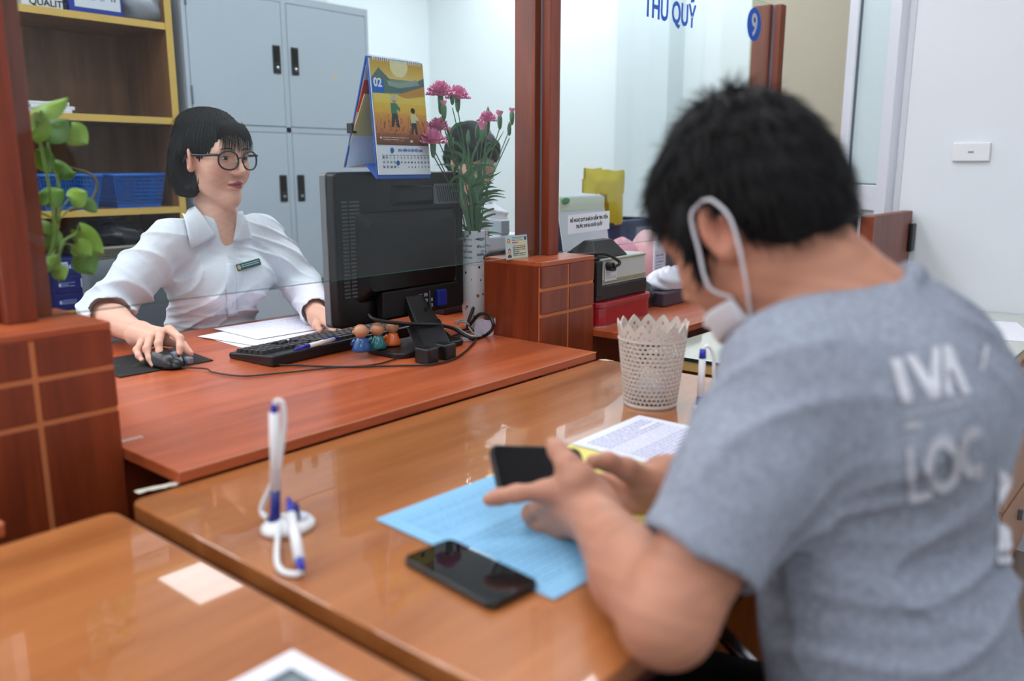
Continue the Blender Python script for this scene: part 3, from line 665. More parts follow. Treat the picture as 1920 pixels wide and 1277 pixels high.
def fig(x, y, s, shirt, hat):
    pt.poly([(x - .05 * s, y + .12 * s), (x + .06 * s, y + .12 * s), (x + .09 * s, y + .3 * s), (x + .03 * s, y + .3 * s), (x + .01 * s, y + .2 * s), (x - .03 * s, y + .3 * s), (x - .08 * s, y + .3 * s)], (44, 44, 52))
    pt.poly([(x - .06 * s, y), (x + .05 * s, y), (x + .13 * s, y + .07 * s), (x + .11 * s, y + .10 * s), (x + .05 * s, y + .08 * s), (x + .06 * s, y + .13 * s), (x - .06 * s, y + .13 * s)], shirt)
    pt.ell(x + .01 * s, y - .04 * s, .045 * s, .04 * s, (190, 140, 96))
    if hat: pt.poly([(x - .10 * s, y - .03 * s), (x + .01 * s, y - .11 * s), (x + .11 * s, y - .03 * s)], (196, 188, 160))
    else: pt.ell(x + .0 * s, y - .055 * s, .055 * s, .04 * s, (34, 30, 30))
fig(0.37, 0.50, 0.95, (64, 122, 96), True); fig(0.73, 0.62, 0.80, (206, 210, 160), False)
pt.rect(0.0, 0.235, 0.21, 0.395, (24, 100, 196)).rect(0.06, 0.905, 0.10, 0.925, (230, 226, 220)).lines(0.12, 0.905, 0.62, 0.955, 2, (226, 214, 206), 0.4).rect(0.64, 0.94, 0.68, 0.96, (230, 226, 220)).noise(5, 2)
ph_ = (hb - 0.004) * 0.735
def on_page(u, v): # u across 0..1, v up 0..1
    return (-CW / 2 + 0.003 + u * (CW - 0.004), -lean - 0.0036 + v * (lean - 0.0005), 0.003 + v * (hb - 0.007))
cpt = on_page(0.5, 1 - 0.735 / 2)
pt.build('picture_print', CW - 0.006, ph_, cal, loc=cpt, rot=(PI / 2 - tilt, 0, 0))
def pgtext(nm, s, size, u, v, m, al='CENTER', bold=0.0002, sx=1):
    p = on_page(u, v); return text(nm, s, size, m, cal, loc=(p[0], p[1] - 0.0006, p[2]), rot=(PI / 2 - tilt, 0, 0), bold=bold, align=al, ext=0.0001, sx=sx)
M_pw = mat('print_white', (240, 242, 246), 0.6); M_pb = mat('print_blue', (24, 90, 180), 0.6); M_pg = mat('print_grey', (90, 96, 116), 0.6)
pgtext('month_number', '02', 0.026, 0.105, 0.765, M_pw, bold=0.0008)
pgtext('lettering', 'BẢO HIỂM XÃ HỘI VIỆT NAM', 0.0078, 0.62, 0.207, M_pb, bold=0.0002, sx=0.8)
MB().lathe([(0.006, 0), (0.006, 0.0003)], 20).build('emblem', M_pb, cal, loc=Vector(on_page(0.27, 0.216)) + Vector((0, -0.0006, 0)), rot=(PI / 2 - tilt, 0, 0))
days = [' '.join([]) for _ in range(3)]
for r_, row in enumerate(([30, 31, 1, 2, 3, 4, 5, 5, 6, 7, 8, 9, 10, 11], [12, 13, 14, 15, 16, 17, 18, 19, 20, 21, 22, 23, 24, 25], [26, 27, 28, 29, 1, 2, 3, 4, 5, 6, 7, 8, 9, 10])):
    for k, dnum in enumerate(row):
        if r_ == 2 and k in (5, 6): continue
        pgtext('day_number', str(dnum), 0.0072 if k < 4 else 0.006, 0.10 + 0.066 * k, 0.142 - 0.041 * r_, M_pg, bold=0.0002)
for k in range(14): MB().box((-0.004, 0, -0.001), (0.004, 0.0003, 0.001)).build('day_name', mat('pale_grey_print', (150, 158, 176), 0.6), cal, loc=Vector(on_page(0.10 + 0.066 * k, 0.172)) + Vector((0, -0.0006, 0)))
MB().lathe([(0.0055, 0), (0.0055, 0.0002)], 16).build('day_marker', M_pb, cal, loc=Vector(on_page(0.365, 0.105)) + Vector((0, -0.0003, 0)), rot=(PI / 2 - tilt, 0, 0))
# wire-o binding
for k in range(24):
    x_ = -CW / 2 + 0.012 + k * (CW - 0.024) / 23
    pts = [(x_, 0.002 + 0.0075 * math.sin(a), hb - 0.004 + 0.0085 * math.cos(a)) for a in np.linspace(-2.6, 2.6, 12)]
    MB().tube(pts, 0.0011, 5).build('binding_loop', M_white, cal, smooth=True)

# ------------------------------------------------------------------ keyboard
kA = onz(424, 664, S + 0.012); kB = onz(509, 690, S + 0.006)
kb = empty('keyboard', (1.005, 1.600, S), math.radians(4), 'black full-size keyboard lying behind the monitor base', 'keyboard')
KW, KD = 0.44, 0.155
def wedge(x0, x1, y0, y1, h0, h1): return MB().add([(x0, y0, 0), (x1, y0, 0), (x1, y1, 0), (x0, y1, 0), (x0, y0, h0), (x1, y0, h0), (x1, y1, h1), (x0, y1, h1)], [(0, 3, 2, 1), (4, 5, 6, 7), (0, 1, 5, 4), (1, 2, 6, 5), (2, 3, 7, 6), (3, 0, 4, 7)])
wedge(0, KW, -KD / 2, KD / 2, 0.026, 0.014).build('case', M_black, kb, bevel=0.005, seg=3)
def keymesh(w):
    a = 0.0022; h = 0.0085; d = 0.0165
    mb = MB().add([(0, 0, 0), (w, 0, 0), (w, d, 0), (0, d, 0), (a, a, h), (w - a, a, h), (w - a, d - a, h), (a, d - a, h)], [(0, 3, 2, 1), (4, 5, 6, 7), (0, 1, 5, 4), (1, 2, 6, 5), (2, 3, 7, 6), (3, 0, 4, 7)])
    me = mb.mesh('key', bevel=0.0008, seg=1); me.materials.append(mat('key_black', (30, 31, 34), 0.4)); return me
KM = {}
def key(x, y, w=0.0175):
    w = round(w, 4)
    if w not in KM: KM[w] = keymesh(w)
    z_ = 0.0255 - (y + KD / 2) / KD * 0.012
    o = link('key', KM[w], None, kb, loc=(x, y, z_)); o.rotation_euler = (math.radians(-4), 0, 0)
# the typist sits at +y, so her left-hand keys lie at high x
for r_ in range(6):
    y_ = -KD / 2 + 0.012 + r_ * 0.0198 + (0.006 if r_ == 0 else 0)
    y_ = [-0.066, -0.0395, -0.020, -0.0005, 0.019, 0.0385][r_]
    n_main = 15 if r_ not in (5,) else 0
    if r_ == 5:
        x_ = KW - 0.012
        for wk in (0.024, 0.02, 0.024, 0.108, 0.024, 0.02, 0.02, 0.026): x_ -= wk + 0.0014; key(x_, y_, wk)
    else:
        x_ = KW - 0.012
        off = (0, 0.0, 0.008, 0.012, 0.02)[r_]
        for k in range(14 if r_ else 13):
            wk = 0.0175 + (off if k == 0 else 0) + ((0.016 - off * 0.5) if (k == 13) else 0); x_ -= wk + 0.0014; key(x_, y_, wk)
    x_ = 0.082
    for k in range(3 if r_ in (0, 1, 2, 5) else (1 if r_ == 4 else 0)): key(x_ + 0.0195 * (k if r_ != 4 else 1) + 0.0, y_)
    if r_ > 0:
        for k in range(4): key(0.004 + 0.0192 * k, y_)
for k, c in enumerate(((60, 120, 255), (70, 200, 90), (220, 120, 40))):
    MB().box((0.10 + 0.014 * k, -KD / 2 + 0.001, 0.0263), (0.11 + 0.014 * k, -KD / 2 + 0.006, 0.0278)).build('status_light', mat('led_%d' % k, c, 0.3, emit=c, estr=0.6 if k == 0 else 0.15), kb)
# pen lying on the keyboard
pA = onz(549, 657, S + 0.039); pB = onz(634, 633, S + 0.039)
pn = empty('ballpoint_pen', pA, 0, 'blue and white ballpoint pen lying across the keyboard', 'pen')
dv_ = pB - pA
MB().tube([(0, 0, 0), dv_ * 0.06, dv_ * 0.12, dv_ * 0.34], [0.001, 0.003, 0.0045, 0.005], 10).build('grip', M_blue, pn, smooth=True)
MB().tube([dv_ * 0.34, dv_ * 0.9], 0.005, 10).build('barrel', M_white, pn, smooth=True)
MB().tube([dv_ * 0.9, dv_], [0.0042, 0.0032], 10).build('push_button', M_blue, pn, smooth=True)
MB().tube([dv_ * 0.66 + Vector((0, 0, 0.006)), dv_ * 0.92 + Vector((0, 0, 0.006))], 0.0013, 6).build('clip', M_blue, pn)

# ------------------------------------------------------------------ papers by the clerk
def sheet(name, corners, zz, lab, pr=None, m=M_paper, cat='paper', group=None, bend=0.0):
    cs = [Vector((c[0], c[1])) for c in corners]; ctr = sum(cs, Vector((0, 0))) / 4
    r = empty(name, (ctr.x, ctr.y, zz), 0, lab, cat, group)
    MB().prism([tuple(c - ctr) for c in cs], 0, 0.0006).build('sheet', m, r)
    if pr is not None:
        wv = cs[1] - cs[0]; hv = cs[3] - cs[0]; w, h = wv.length, hv.length
        pr.build('print', w * 0.96, h * 0.96, r, loc=(0, 0, 0.0009), rot=(0, 0, math.atan2(wv.y, wv.x)), rough=0.7)
    return r
def rectc(cx, cy, w, h, rz):
    c, s = math.cos(rz), math.sin(rz); return [(cx + x * c - y * s, cy + x * s + y * c) for x, y in ((-w / 2, -h / 2), (w / 2, -h / 2), (w / 2, h / 2), (-w / 2, h / 2))]
for i, (cx_, cy_, rz_, lb) in enumerate(((1.235, 1.845, -4, 'white paper sheet lowest of the clerk papers'), (1.240, 1.862, 8, 'white paper sheet in the middle of the clerk papers'), (1.300, 1.890, -2, 'white printed sheet uppermost of the clerk papers'))):
    pp = Paint(60, 80, (236, 238, 248)).lines(0.1, 0.1, 0.9, 0.9, 22, (196, 200, 220), 0.35, seed=i) if i == 2 else None
    sheet('paper_sheet', rectc(cx_, cy_, 0.297, 0.21, math.radians(rz_)), S + 0.0008 + i * 0.0022, lb, pp, group='clerk papers')

# ------------------------------------------------------------------ mouse and mat
mp = empty('mouse_mat', (0, 0, 0), 0, 'black cloth mouse mat with green print under the hand', 'mouse mat')
cs = [onz(226, 709, S), onz(400, 677, S), onz(318, 655, S), onz(206, 664, S)]
cs[2] = cs[1] + Vector((0.02, 0.19, 0)); cs[3] = cs[0] + Vector((-0.012, 0.19, 0))
ctr = sum(cs, Vector()) / 4; mp.location = (ctr.x, ctr.y, S)
MB().prism([(c.x - ctr.x, c.y - ctr.y) for c in cs], 0, 0.003).build('mat_body', mat('mat_black', (26, 28, 32), 0.75, bump=0.3, bscale=600), mp, bevel=0.001)
pp = Paint(60, 50, (26, 28, 32)); r0 = np.random.default_rng(8)
for k in range(60):
    x_, y_ = r0.normal(0.45, 0.2), r0.normal(0.6, 0.1); pp.poly([(x_, y_), (x_ + 0.09, y_ + r0.uniform(-.03, .03)), (x_ + 0.08, y_ + 0.02)], (24 + r0.uniform(0, 30), 50 + r0.uniform(0, 70), 32))
pp.build('mat_print', 0.185, 0.17, mp, loc=(0, 0, 0.0034), rough=0.75)
ms = empty('computer_mouse', (0.868, 1.708, S + 0.003), math.radians(8), 'black computer mouse with grey wheel strip under the hand', 'mouse')
mb = MB(); n, k = 20, 12; prof = []
for j in range(k + 1):
    th = PI / 2 * j / k
    for i in range(n):
        a_ = 2 * PI * i / n; x_ = 0.031 * math.cos(a_) * (abs(math.cos(a_)) ** -0.15 if abs(math.cos(a_)) > 0.05 else 1); y_ = 0.055 * math.sin(a_)
        s_ = math.cos(th) ** 0.55; zz = 0.034 * math.sin(th) * (1 - 0.28 * max(0, -math.sin(a_)) * math.cos(th)) + 0.002
        prof.append((x_ * s_, y_ * s_ + 0.006 * math.sin(th), zz))
mb.v = prof
for j in range(k):
    for i in range(n): mb.f.append((j * n + i, j * n + (i + 1) % n, (j + 1) * n + (i + 1) % n, (j + 1) * n + i)); mb.mi.append(0)
mb.f.append(tuple(range(n))[::-1]); mb.mi.append(0)
mb.build('shell', mat('mouse_black', (18, 19, 22), 0.25), ms, smooth=True)
MB().box((0.017, -0.056, 0.006), (0.031, -0.036, 0.020)).build('side_button', mat('mouse_grey', (120, 132, 146), 0.25), ms, bevel=0.004, seg=3)  # grey block stands in for the highlight on the shell's side
MB().tube([(-0.004, -0.030, 0.026), (0.004, -0.030, 0.026)], 0.008, 14).build('wheel', mat('mouse_grey'), ms)
mcab = [(0.874, 1.652, S + 0.006), (0.905, 1.61, S + 0.004)] + [tuple(onz(x, y, S + 0.003)) for x, y in ((400, 698), (455, 705), (520, 700), (620, 690), (700, 684), (745, 672), (800, 655), (836, 634), (880, 622), (905, 616))]
cb = cable('mouse_cable', mcab, 0.0017, M_black); tag(cb, 'thin black mouse cable curving over the red counter', 'cable')
kcab = [tuple(onz(x, y, S + 0.004)) for x, y in ((512, 684), (560, 685), (640, 688), (740, 686), (812, 683), (860, 668), (890, 640), (893, 622), (880, 610))]
cb = cable('keyboard_cable', kcab, 0.0022, M_black); tag(cb, 'black keyboard cable running past the monitor strut', 'cable')
# power lead looping behind the vase up on to the pedestal
pts = [ony(691, 590, 1.46), ony(705, 600, 1.44), ony(760, 607, 1.42), ony(815, 609, 1.41), ony(850, 616, 1.42), onz(885, 636, S + .005), onz(912, 628, S + 0.005), ony(925, 612, 1.34), ony(917, 593, 1.36), ony(898, 590, 1.42), ony(876, 612, 1.47), ony(893, 560, 1.50), ony(897, 520, 1.50), ony(905, 487, 1.48), ony(925, 474, 1.46), ony(948, 470, 1.44)]
pts = [Vector(p) for p in pts]
for p in pts: p.z = max(p.z, S + 0.006)
cb = cable('power_cable', pts, 0.0045, M_black); tag(cb, 'thick black power cable rising to the pedestal top', 'cable')
pts = [ony(805, 545, 1.47), ony(808, 580, 1.46), ony(820, 605, 1.45), onz(845, 632, S + 0.006), onz(861, 640, S + 0.006), onz(862, 622, S + 0.008), onz(880, 616, S + 0.006)]
cb = cable('video_cable', pts, 0.0032, M_black); tag(cb, 'black video cable hanging from the blue plug', 'cable')
pts = [onz(853, 606, S + 0.02), onz(870, 600, S + 0.03), onz(885, 622, S + 0.012), onz(902, 630, S + 0.006), onz(880, 628, S + 0.014), onz(856, 612, S + 0.02), onz(870, 603, S + 0.035), onz(890, 618, S + 0.01)]
cb = cable('network_cable', pts, 0.0022, mat('grey_cable', (176, 178, 178), 0.5)); tag(cb, 'coiled light grey network cable on the red counter', 'cable')
cr_ = onz(868, 641, S)
cc = empty('cable_coupler', (cr_.x, cr_.y, S), math.radians(-14), 'clear plastic cable tie strip under the black cables', 'connector')
MB().box((-0.03, -0.006, 0), (0.03, 0.006, 0.010)).build('clear_body', mat('clear_plastic_grey', (150, 156, 160), 0.15), cc, bevel=0.002)
for k in range(6): MB().box((-0.026 + 0.009 * k, -0.0065, 0.002), (-0.022 + 0.009 * k, 0.0065, 0.0108)).build('tooth', mat('grey_cable'), cc)

# ------------------------------------------------------------------ three little monk figurines on the stand plate
def monk(px, py, robe, lab, rz, s=1.0):
    p = onz(px, py, S + 0.0145); r = empty('monk_figurine', (p.x, p.y, S + 0.0145), rz, lab, 'figurine', 'monk figurines'); r.scale = (s, s, s)
    MB().lathe([(0.006, 0), (0.020, 0.002), (0.021, 0.007), (0.0165, 0.016), (0.0125, 0.026), (0.008, 0.033), (0.004, 0.035)], 20, sy=0.85).build('robe', mat('robe_' + lab.split()[2], robe, 0.18, coat=0.5), r, smooth=True)
    MB().tube([(0.011, -0.004, 0.026), (0.017, -0.011, 0.017), (0.008, -0.017, 0.014), (-0.002, -0.018, 0.015)], [0.005, 0.0055, 0.005, 0.004], 8).build('sleeve', MATS['robe_' + lab.split()[2]], r, smooth=True)
    MB().tube([(-0.011, -0.004, 0.026), (-0.017, -0.011, 0.017), (-0.008, -0.017, 0.014), (0.0, -0.018, 0.015)], [0.005, 0.0055, 0.005, 0.004], 8).build('sleeve', MATS['robe_' + lab.split()[2]], r, smooth=True)
    h = MB().ball((0, -0.001, 0.045), (0.0155, 0.0155, 0.0150), 20, 14).build('head', mat('monk_skin', (196, 142, 106), 0.22), r, smooth=True)
    for sx_ in (-1, 1): MB().ball((sx_ * 0.0155, -0.001, 0.0435), (0.0028, 0.0035, 0.0045), 10, 8).build('ear', MATS['monk_skin'], r, smooth=True)
monk(678, 660, (28, 78, 142), 'glazed bald blue-robed monk figurine on the monitor base', math.radians(150), 1.05)
monk(709, 654, (22, 112, 116), 'glazed bald teal-robed monk figurine between two others', math.radians(165), 1.0)
monk(737, 648, (224, 104, 36), 'glazed bald orange-robed monk figurine beside the black strut', math.radians(170), 0.97)

# worn sticker marks on the counter near the pedestal
q = onz(248, 823, S)
mk_ = empty('worn_sticker', (q.x, q.y, S + 0.0001), 0, 'tiny worn white sticker on the red counter by the pedestal', 'sticker')
for k in range(5): MB().box((-0.016 + 0.0068 * k, -0.006, 0), (-0.0115 + 0.0068 * k, 0.006, 0.0003)).build('letter_mark', mat('faded_white', (206, 196, 192), 0.6), mk_)
# ================================================================== vase of carnations
vx, vy = 1.640, 1.512
va = empty('flower_vase', (vx, vy, S), 0, 'white vase with gold and black spots holding the carnations', 'vase')
prof = [(0.024, 0), (0.030, 0.004), (0.036, 0.05), (0.0385, 0.11), (0.036, 0.17), (0.0325, 0.21), (0.031, 0.235), (0.0335, 0.245)]
MB().lathe(prof + [(0.030, 0.245), (0.028, 0.20), (0.030, 0.10), (0.02, 0.01)], 40).build('vase_body', mat('glazed_white', (228, 230, 234), 0.15), va, smooth=True)
def vr(z):
    for (r0_, z0_), (r1_, z1_) in zip(prof, prof[1:]):
        if z0_ <= z <= z1_: return r0_ + (r1_ - r0_) * (z - z0_) / (z1_ - z0_)
    return 0.03
r0 = random.Random(5)
for k in range(58):
    z_ = r0.uniform(0.015, 0.23); a_ = r0.uniform(0, 2 * PI); s_ = r0.choice((0.0014, 0.002, 0.003, 0.0042)); R_ = vr(z_) + 0.0003
    mb = MB(); n = 12; vs = [(R_ * math.cos(a_), R_ * math.sin(a_), z_)]
    for i in range(n):
        t_ = 2 * PI * i / n; aa = a_ + s_ * math.cos(t_) / R_; zz = z_ + s_ * math.sin(t_) * 1.15; rr = vr(zz) + 0.0003; vs.append((rr * math.cos(aa), rr * math.sin(aa), zz))
    mb.add(vs, [(0, i + 1, (i + 1) % n + 1) for i in range(n)]).build('spot', mat('gold_spot', (150, 116, 62), 0.35) if k % 3 == 0 else M_ink, va)
# printed paper wrapped round the vase neck
pp = Paint(70, 60, (214, 220, 230)); pp.rect(0.45, 0, 0.455, 1, (70, 80, 110))
for k in range(5): pp.rect(0.72, 0.1 + 0.18 * k, 1, 0.11 + 0.18 * k, (90, 100, 120))
pp.rect(0.72, 0, 0.73, 1, (90, 100, 120)).rect(0.85, 0, 0.86, 0.6, (90, 100, 120)).lines(0.05, 0.05, 0.4, 0.95, 5, (130, 140, 160), 0.3, seed=3).lines(0.5, 0.2, 0.68, 0.9, 3, (110, 120, 140), 0.3, seed=5)
me = pp.mesh(0.115, 0.088, 'wrap'); co = np.empty(len(me.vertices) * 3); me.vertices.foreach_get('co', co); co = co.reshape(-1, 3)
aa = co[:, 0] / 0.036 + (-PI / 2 - 0.72); co2 = np.stack([(0.0375) * np.cos(aa), 0.0375 * np.sin(aa), co[:, 1] + 0.215], 1); me.vertices.foreach_set('co', co2.ravel()); me.update()
link('paper_wrap', me, attrmat('print_0.6', 0.6), va, smooth=True)

# carnations: each stem with its flower is one thing
M_stem = mat('carnation_stem', (62, 104, 60), 0.5, var=0.15, vscale=40)
M_leaf = mat('carnation_leaf', (74, 118, 80), 0.5, var=0.18, vscale=30)
M_pet = mat('pink_petal', (252, 160, 198), 0.6, var=0.10, vscale=60, sss=0.1)
def ribbon(mb, pts, w0, nrm=None):
    pts = [Vector(p) for p in pts]; n = len(pts); vs = []
    for i, p in enumerate(pts):
        t = (pts[min(i + 1, n - 1)] - pts[max(i - 1, 0)]).normalized(); s = t.cross(nrm or Vector((0.3, 0.9, 0.2))).normalized(); u = i / (n - 1)
        w_ = w0 * (0.35 + 0.9 * math.sin(PI * min(u * 0.9 + 0.1, 1)) ** 0.7) * (1 - u ** 4) + 0.0003
        vs += [p - s * w_, p + s * w_ + Vector((0, 0, 0.0006))]
    mb.add(vs, [(2 * i, 2 * i + 1, 2 * i + 3, 2 * i + 2) for i in range(n - 1)])
def flower_head(parent, p, s, seed, kind):
    r_ = random.Random(seed)
    if kind == 'open':
        mb = MB()
        for ring in range(6):
            tiltp = 1.35 - 0.22 * ring; n_p = 11 - ring
            for k in range(n_p):
                a_ = 2 * PI * (k + 0.5 * (ring % 2)) / n_p + r_.uniform(-.15, .15); L_ = s * (1.0 - 0.08 * ring) * r_.uniform(0.9, 1.1); rows = 5; cols = 6; vs = []
                for i in range(rows):
                    u = i / (rows - 1)
                    for j in range(cols):
                        v = (j / (cols - 1) - 0.5); wd_ = s * 0.62 * (0.25 + 0.75 * u) * v
                        rad = L_ * u * math.sin(tiltp) ; hh = L_ * u * math.cos(tiltp) + 0.15 * s * ring * 0.5 + (0.12 * s * math.sin(j * 2.4 + k + ring * 2) * u * u) + 0.18 * s * u * (1 - u)
                        rad *= 1 - 0.12 * abs(v) * 2 + (0.06 * math.sin(j * 3.1 + k) if i == rows - 1 else 0)
                        c_, s__ = math.cos(a_), math.sin(a_); vs.append((rad * c_ - wd_ * s__, rad * s__ + wd_ * c_, hh))
                mb.add(vs, [(i * cols + j, i * cols + j + 1, (i + 1) * cols + j + 1, (i + 1) * cols + j) for i in range(rows - 1) for j in range(cols - 1)])
        o = mb.build('petals', M_pet, parent, smooth=True, loc=p)
    elif kind == 'half':
        mb = MB()
        for k in range(12):
            a_ = 2 * PI * k / 12; h_ = s * r_.uniform(0.7, 1.0); vs = []
            for i in range(4):
                u = i / 3; rad = s * (0.18 + 0.3 * u * u)
                for j in range(4):
                    v = (j / 3 - 0.5) * 0.9; vs.append((rad * math.cos(a_ + v), rad * math.sin(a_ + v), h_ * u + 0.06 * s * math.sin(j * 4 + k) * u))
            mb.add(vs, [(i * 4 + j, i * 4 + j + 1, (i + 1) * 4 + j + 1, (i + 1) * 4 + j) for i in range(3) for j in range(3)])
        o = mb.build('petals', M_pet, parent, smooth=True, loc=p)
    c = MB().lathe([(0.0018, -0.030), (0.0050, -0.024), (0.0068, -0.012), (0.0072, 0.000), (0.0052, 0.006)] if kind != 'bud' else [(0.0015, -0.018), (0.0048, -0.012), (0.006, 0.0), (0.0046, 0.010), (0.0008, 0.020)], 10).build('calyx', M_leaf, parent, smooth=True, loc=p)
    return o if kind != 'bud' else c
stems = [ # tip pixel, plane y, size, kind, lean
    ((826, 182), 1.50, 0.030, 'open'), ((858, 188), 1.54, 0.029, 'open'), ((808, 250), 1.53, 0.024, 'half'), ((822, 246), 1.49, 0.025, 'open'), ((812, 272), 1.47, 0.030, 'open'),
    ((832, 202), 1.47, 0.014, 'half'), ((914, 230), 1.55, 0.024, 'open'), ((904, 246), 1.50, 0.024, 'half'), ((937, 222), 1.56, 0.018, 'half'), ((960, 214), 1.57, 0.015, 'half'),
    ((915, 214), 1.56, 0.010, 'bud'), ((848, 183), 1.50, 0.010, 'bud'), ((826, 200), 1.49, 0.010, 'bud'), ((955, 242), 1.53, 0.008, 'bud'), ((878, 258), 1.52, 0.008, 'bud'), ((894, 248), 1.53, 0.008, 'bud'), ((842, 255), 1.58, 0.020, 'half')]
lab_f = {'open': 'fully opened pink carnation on its stem in the spotted vase', 'half': 'half-opened pink carnation on its stem in the spotted vase', 'bud': 'closed green carnation bud on its stem in the spotted vase'}
for k, (px_, yy, s_, kind) in enumerate(stems):
    tip = ony(px_[0], px_[1], yy); r_ = random.Random(100 + k)
    root = Vector((vx + r_.uniform(-.012, .012), vy + r_.uniform(-.012, .012), S + 0.12))
    f_ = empty('carnation', root, 0, lab_f[kind], 'flower', 'carnations in the vase: ' + kind)
    v = tip - root; mid = v * 0.5 + Vector((-v.x * 0.18, -v.y * 0.18, 0.015))
    path = catmull([(0, 0, 0), tuple(v * 0.22 + Vector((-v.x * 0.1, -v.y * 0.1, 0.01))), tuple(mid), tuple(v - Vector((0, 0, 0.024)))], 6)
    MB().tube(path, [0.0022 - 0.0008 * i / len(path) for i in range(len(path))], 6).build('stem', M_stem, f_, smooth=True)
    flower_head(f_, v, s_ * 1.22, k, kind)
    for q in range(6 if kind != 'bud' else 4):
        i0 = r_.randint(4, len(path) - 3); b0 = Vector(path[i0]); a_ = r_.uniform(0, 2 * PI); L_ = r_.uniform(0.05, 0.10)
        dv_ = Vector((math.cos(a_), math.sin(a_), 0)); pts = [b0 + dv_ * (L_ * u * (0.35 + 0.5 * u)) + Vector((0, 0, L_ * (0.9 * u - 0.6 * u * u))) for u in (0, .2, .4, .6, .8, 1)]
        mb = MB(); ribbon(mb, pts, 0.0032); mb.build('leaf', M_leaf, f_, smooth=True)
# loose blades that arch out of the vase
for k, (px0, px1, px2, yy) in enumerate((((898, 340), (925, 330), (940, 322), 1.50), ((900, 380), (925, 368), (948, 371), 1.48), ((905, 400), (925, 392), (925, 391), 1.47), ((903, 412), (925, 402), (930, 403), 1.46), ((893, 345), (912, 330), (931, 320), 1.5), ((896, 365), (905, 350), (928, 336), 1.49), ((862, 330), (870, 290), (866, 262), 1.48), ((885, 300), (900, 260), (898, 240), 1.5), ((878, 320), (878, 280), (872, 258), 1.47), ((905, 300), (930, 270), (945, 245), 1.53), ((866, 380), (862, 330), (850, 300), 1.47), ((895, 380), (888, 330), (880, 290), 1.48), ((905, 350), (915, 280), (935, 268), 1.5))):
    a_, b_, c_ = (ony(*p, yy) for p in (px0, px1, px2)); base = Vector((vx, vy, S + 0.20)).lerp(Vector(a_), 0.0)
    g_ = empty('carnation_sprig', base, 0, 'narrow green carnation sprig arching out of the spotted vase', 'leaf', 'loose carnation sprigs')
    mb = MB(); pts = catmull([(0, 0, 0), tuple((Vector(a_) - base) * 0.7), tuple(Vector(a_) - base), tuple(Vector(b_) - base), tuple(Vector(c_) - base)], 4); ribbon(mb, pts, 0.0030); mb.build('blade', M_leaf, g_, smooth=True)

# small dark wrapped items between monitor and vase
fl_ = onz(857, 598, S + 0.05)
rl = empty('folded_receipt', (1.548, 1.405, S), math.radians(-20), 'crumpled white receipt leaning at the vase foot', 'paper')
mb = MB(); vs = []
for i in range(8):
    for j in range(5): vs.append((0.055 * i / 7 - 0.02, 0.006 * math.sin(i * 1.1 + j), 0.0 + 0.045 * j / 4 + 0.004 * math.sin(i)))
mb.add(vs, [(i * 5 + j, i * 5 + j + 1, (i + 1) * 5 + j + 1, (i + 1) * 5 + j) for i in range(7) for j in range(4)]).build('receipt_sheet', mat('lilac_paper', (206, 206, 224), 0.6), rl, smooth=True)

# identity card leaning on the glass
ia = ony(944, 440, GY - 0.006); ib = ony(988, 436, GY - 0.006); ic = ony(944, 486, GY - 0.006)
iw, ih = ib.x - ia.x, ib.z - PT
idc = empty('identity_card', ((ia.x + ib.x) / 2, GY - 0.012, PT), 0, 'pale blue identity card with portrait leaning on the glass', 'card')
idc.rotation_euler = (math.radians(-5), 0, 0)
iw = 0.0856; ih = max(0.054, 0.054)
ihh = 0.058
MB().prism(rrect(-iw / 2, 0, iw / 2, ihh, 0.003), -0.0008, 0, axis='Y').build('card_body', mat('card_blue', (150, 196, 204), 0.3), idc)
pp = Paint(86, 56, (168, 206, 206)).grad(0, 1, (160, 204, 208), (196, 208, 186)); pp.rect(0.5, 0.15, 0.95, 0.8, (206, 204, 170))
pp.ell(0.14, 0.2, 0.07, 0.11, (212, 76, 40)).ell(0.14, 0.2, 0.03, 0.05, (240, 190, 70)).rect(0.04, 0.46, 0.27, 0.95, (196, 200, 204)).poly([(0.06, 0.95), (0.08, 0.82), (0.23, 0.82), (0.25, 0.95)], (60, 64, 70)).ell(0.155, 0.68, 0.065, 0.15, (40, 38, 40)).ell(0.155, 0.70, 0.05, 0.12, (206, 164, 140))
pp.rect(0.86, 0.06, 0.96, 0.22, (60, 70, 84)).lines(0.3, 0.06, 0.82, 0.24, 3, (110, 110, 110), 0.5, seed=2).lines(0.3, 0.27, 0.6, 0.34, 1, (206, 60, 50), 0.7, seed=2).lines(0.32, 0.42, 0.9, 0.95, 6, (90, 96, 92), 0.45, seed=4)
pp.build('card_print', iw * 0.98, ihh * 0.96, idc, loc=(0, -0.0011, ihh / 2), rot=(PI / 2, 0, 0), rough=0.3)

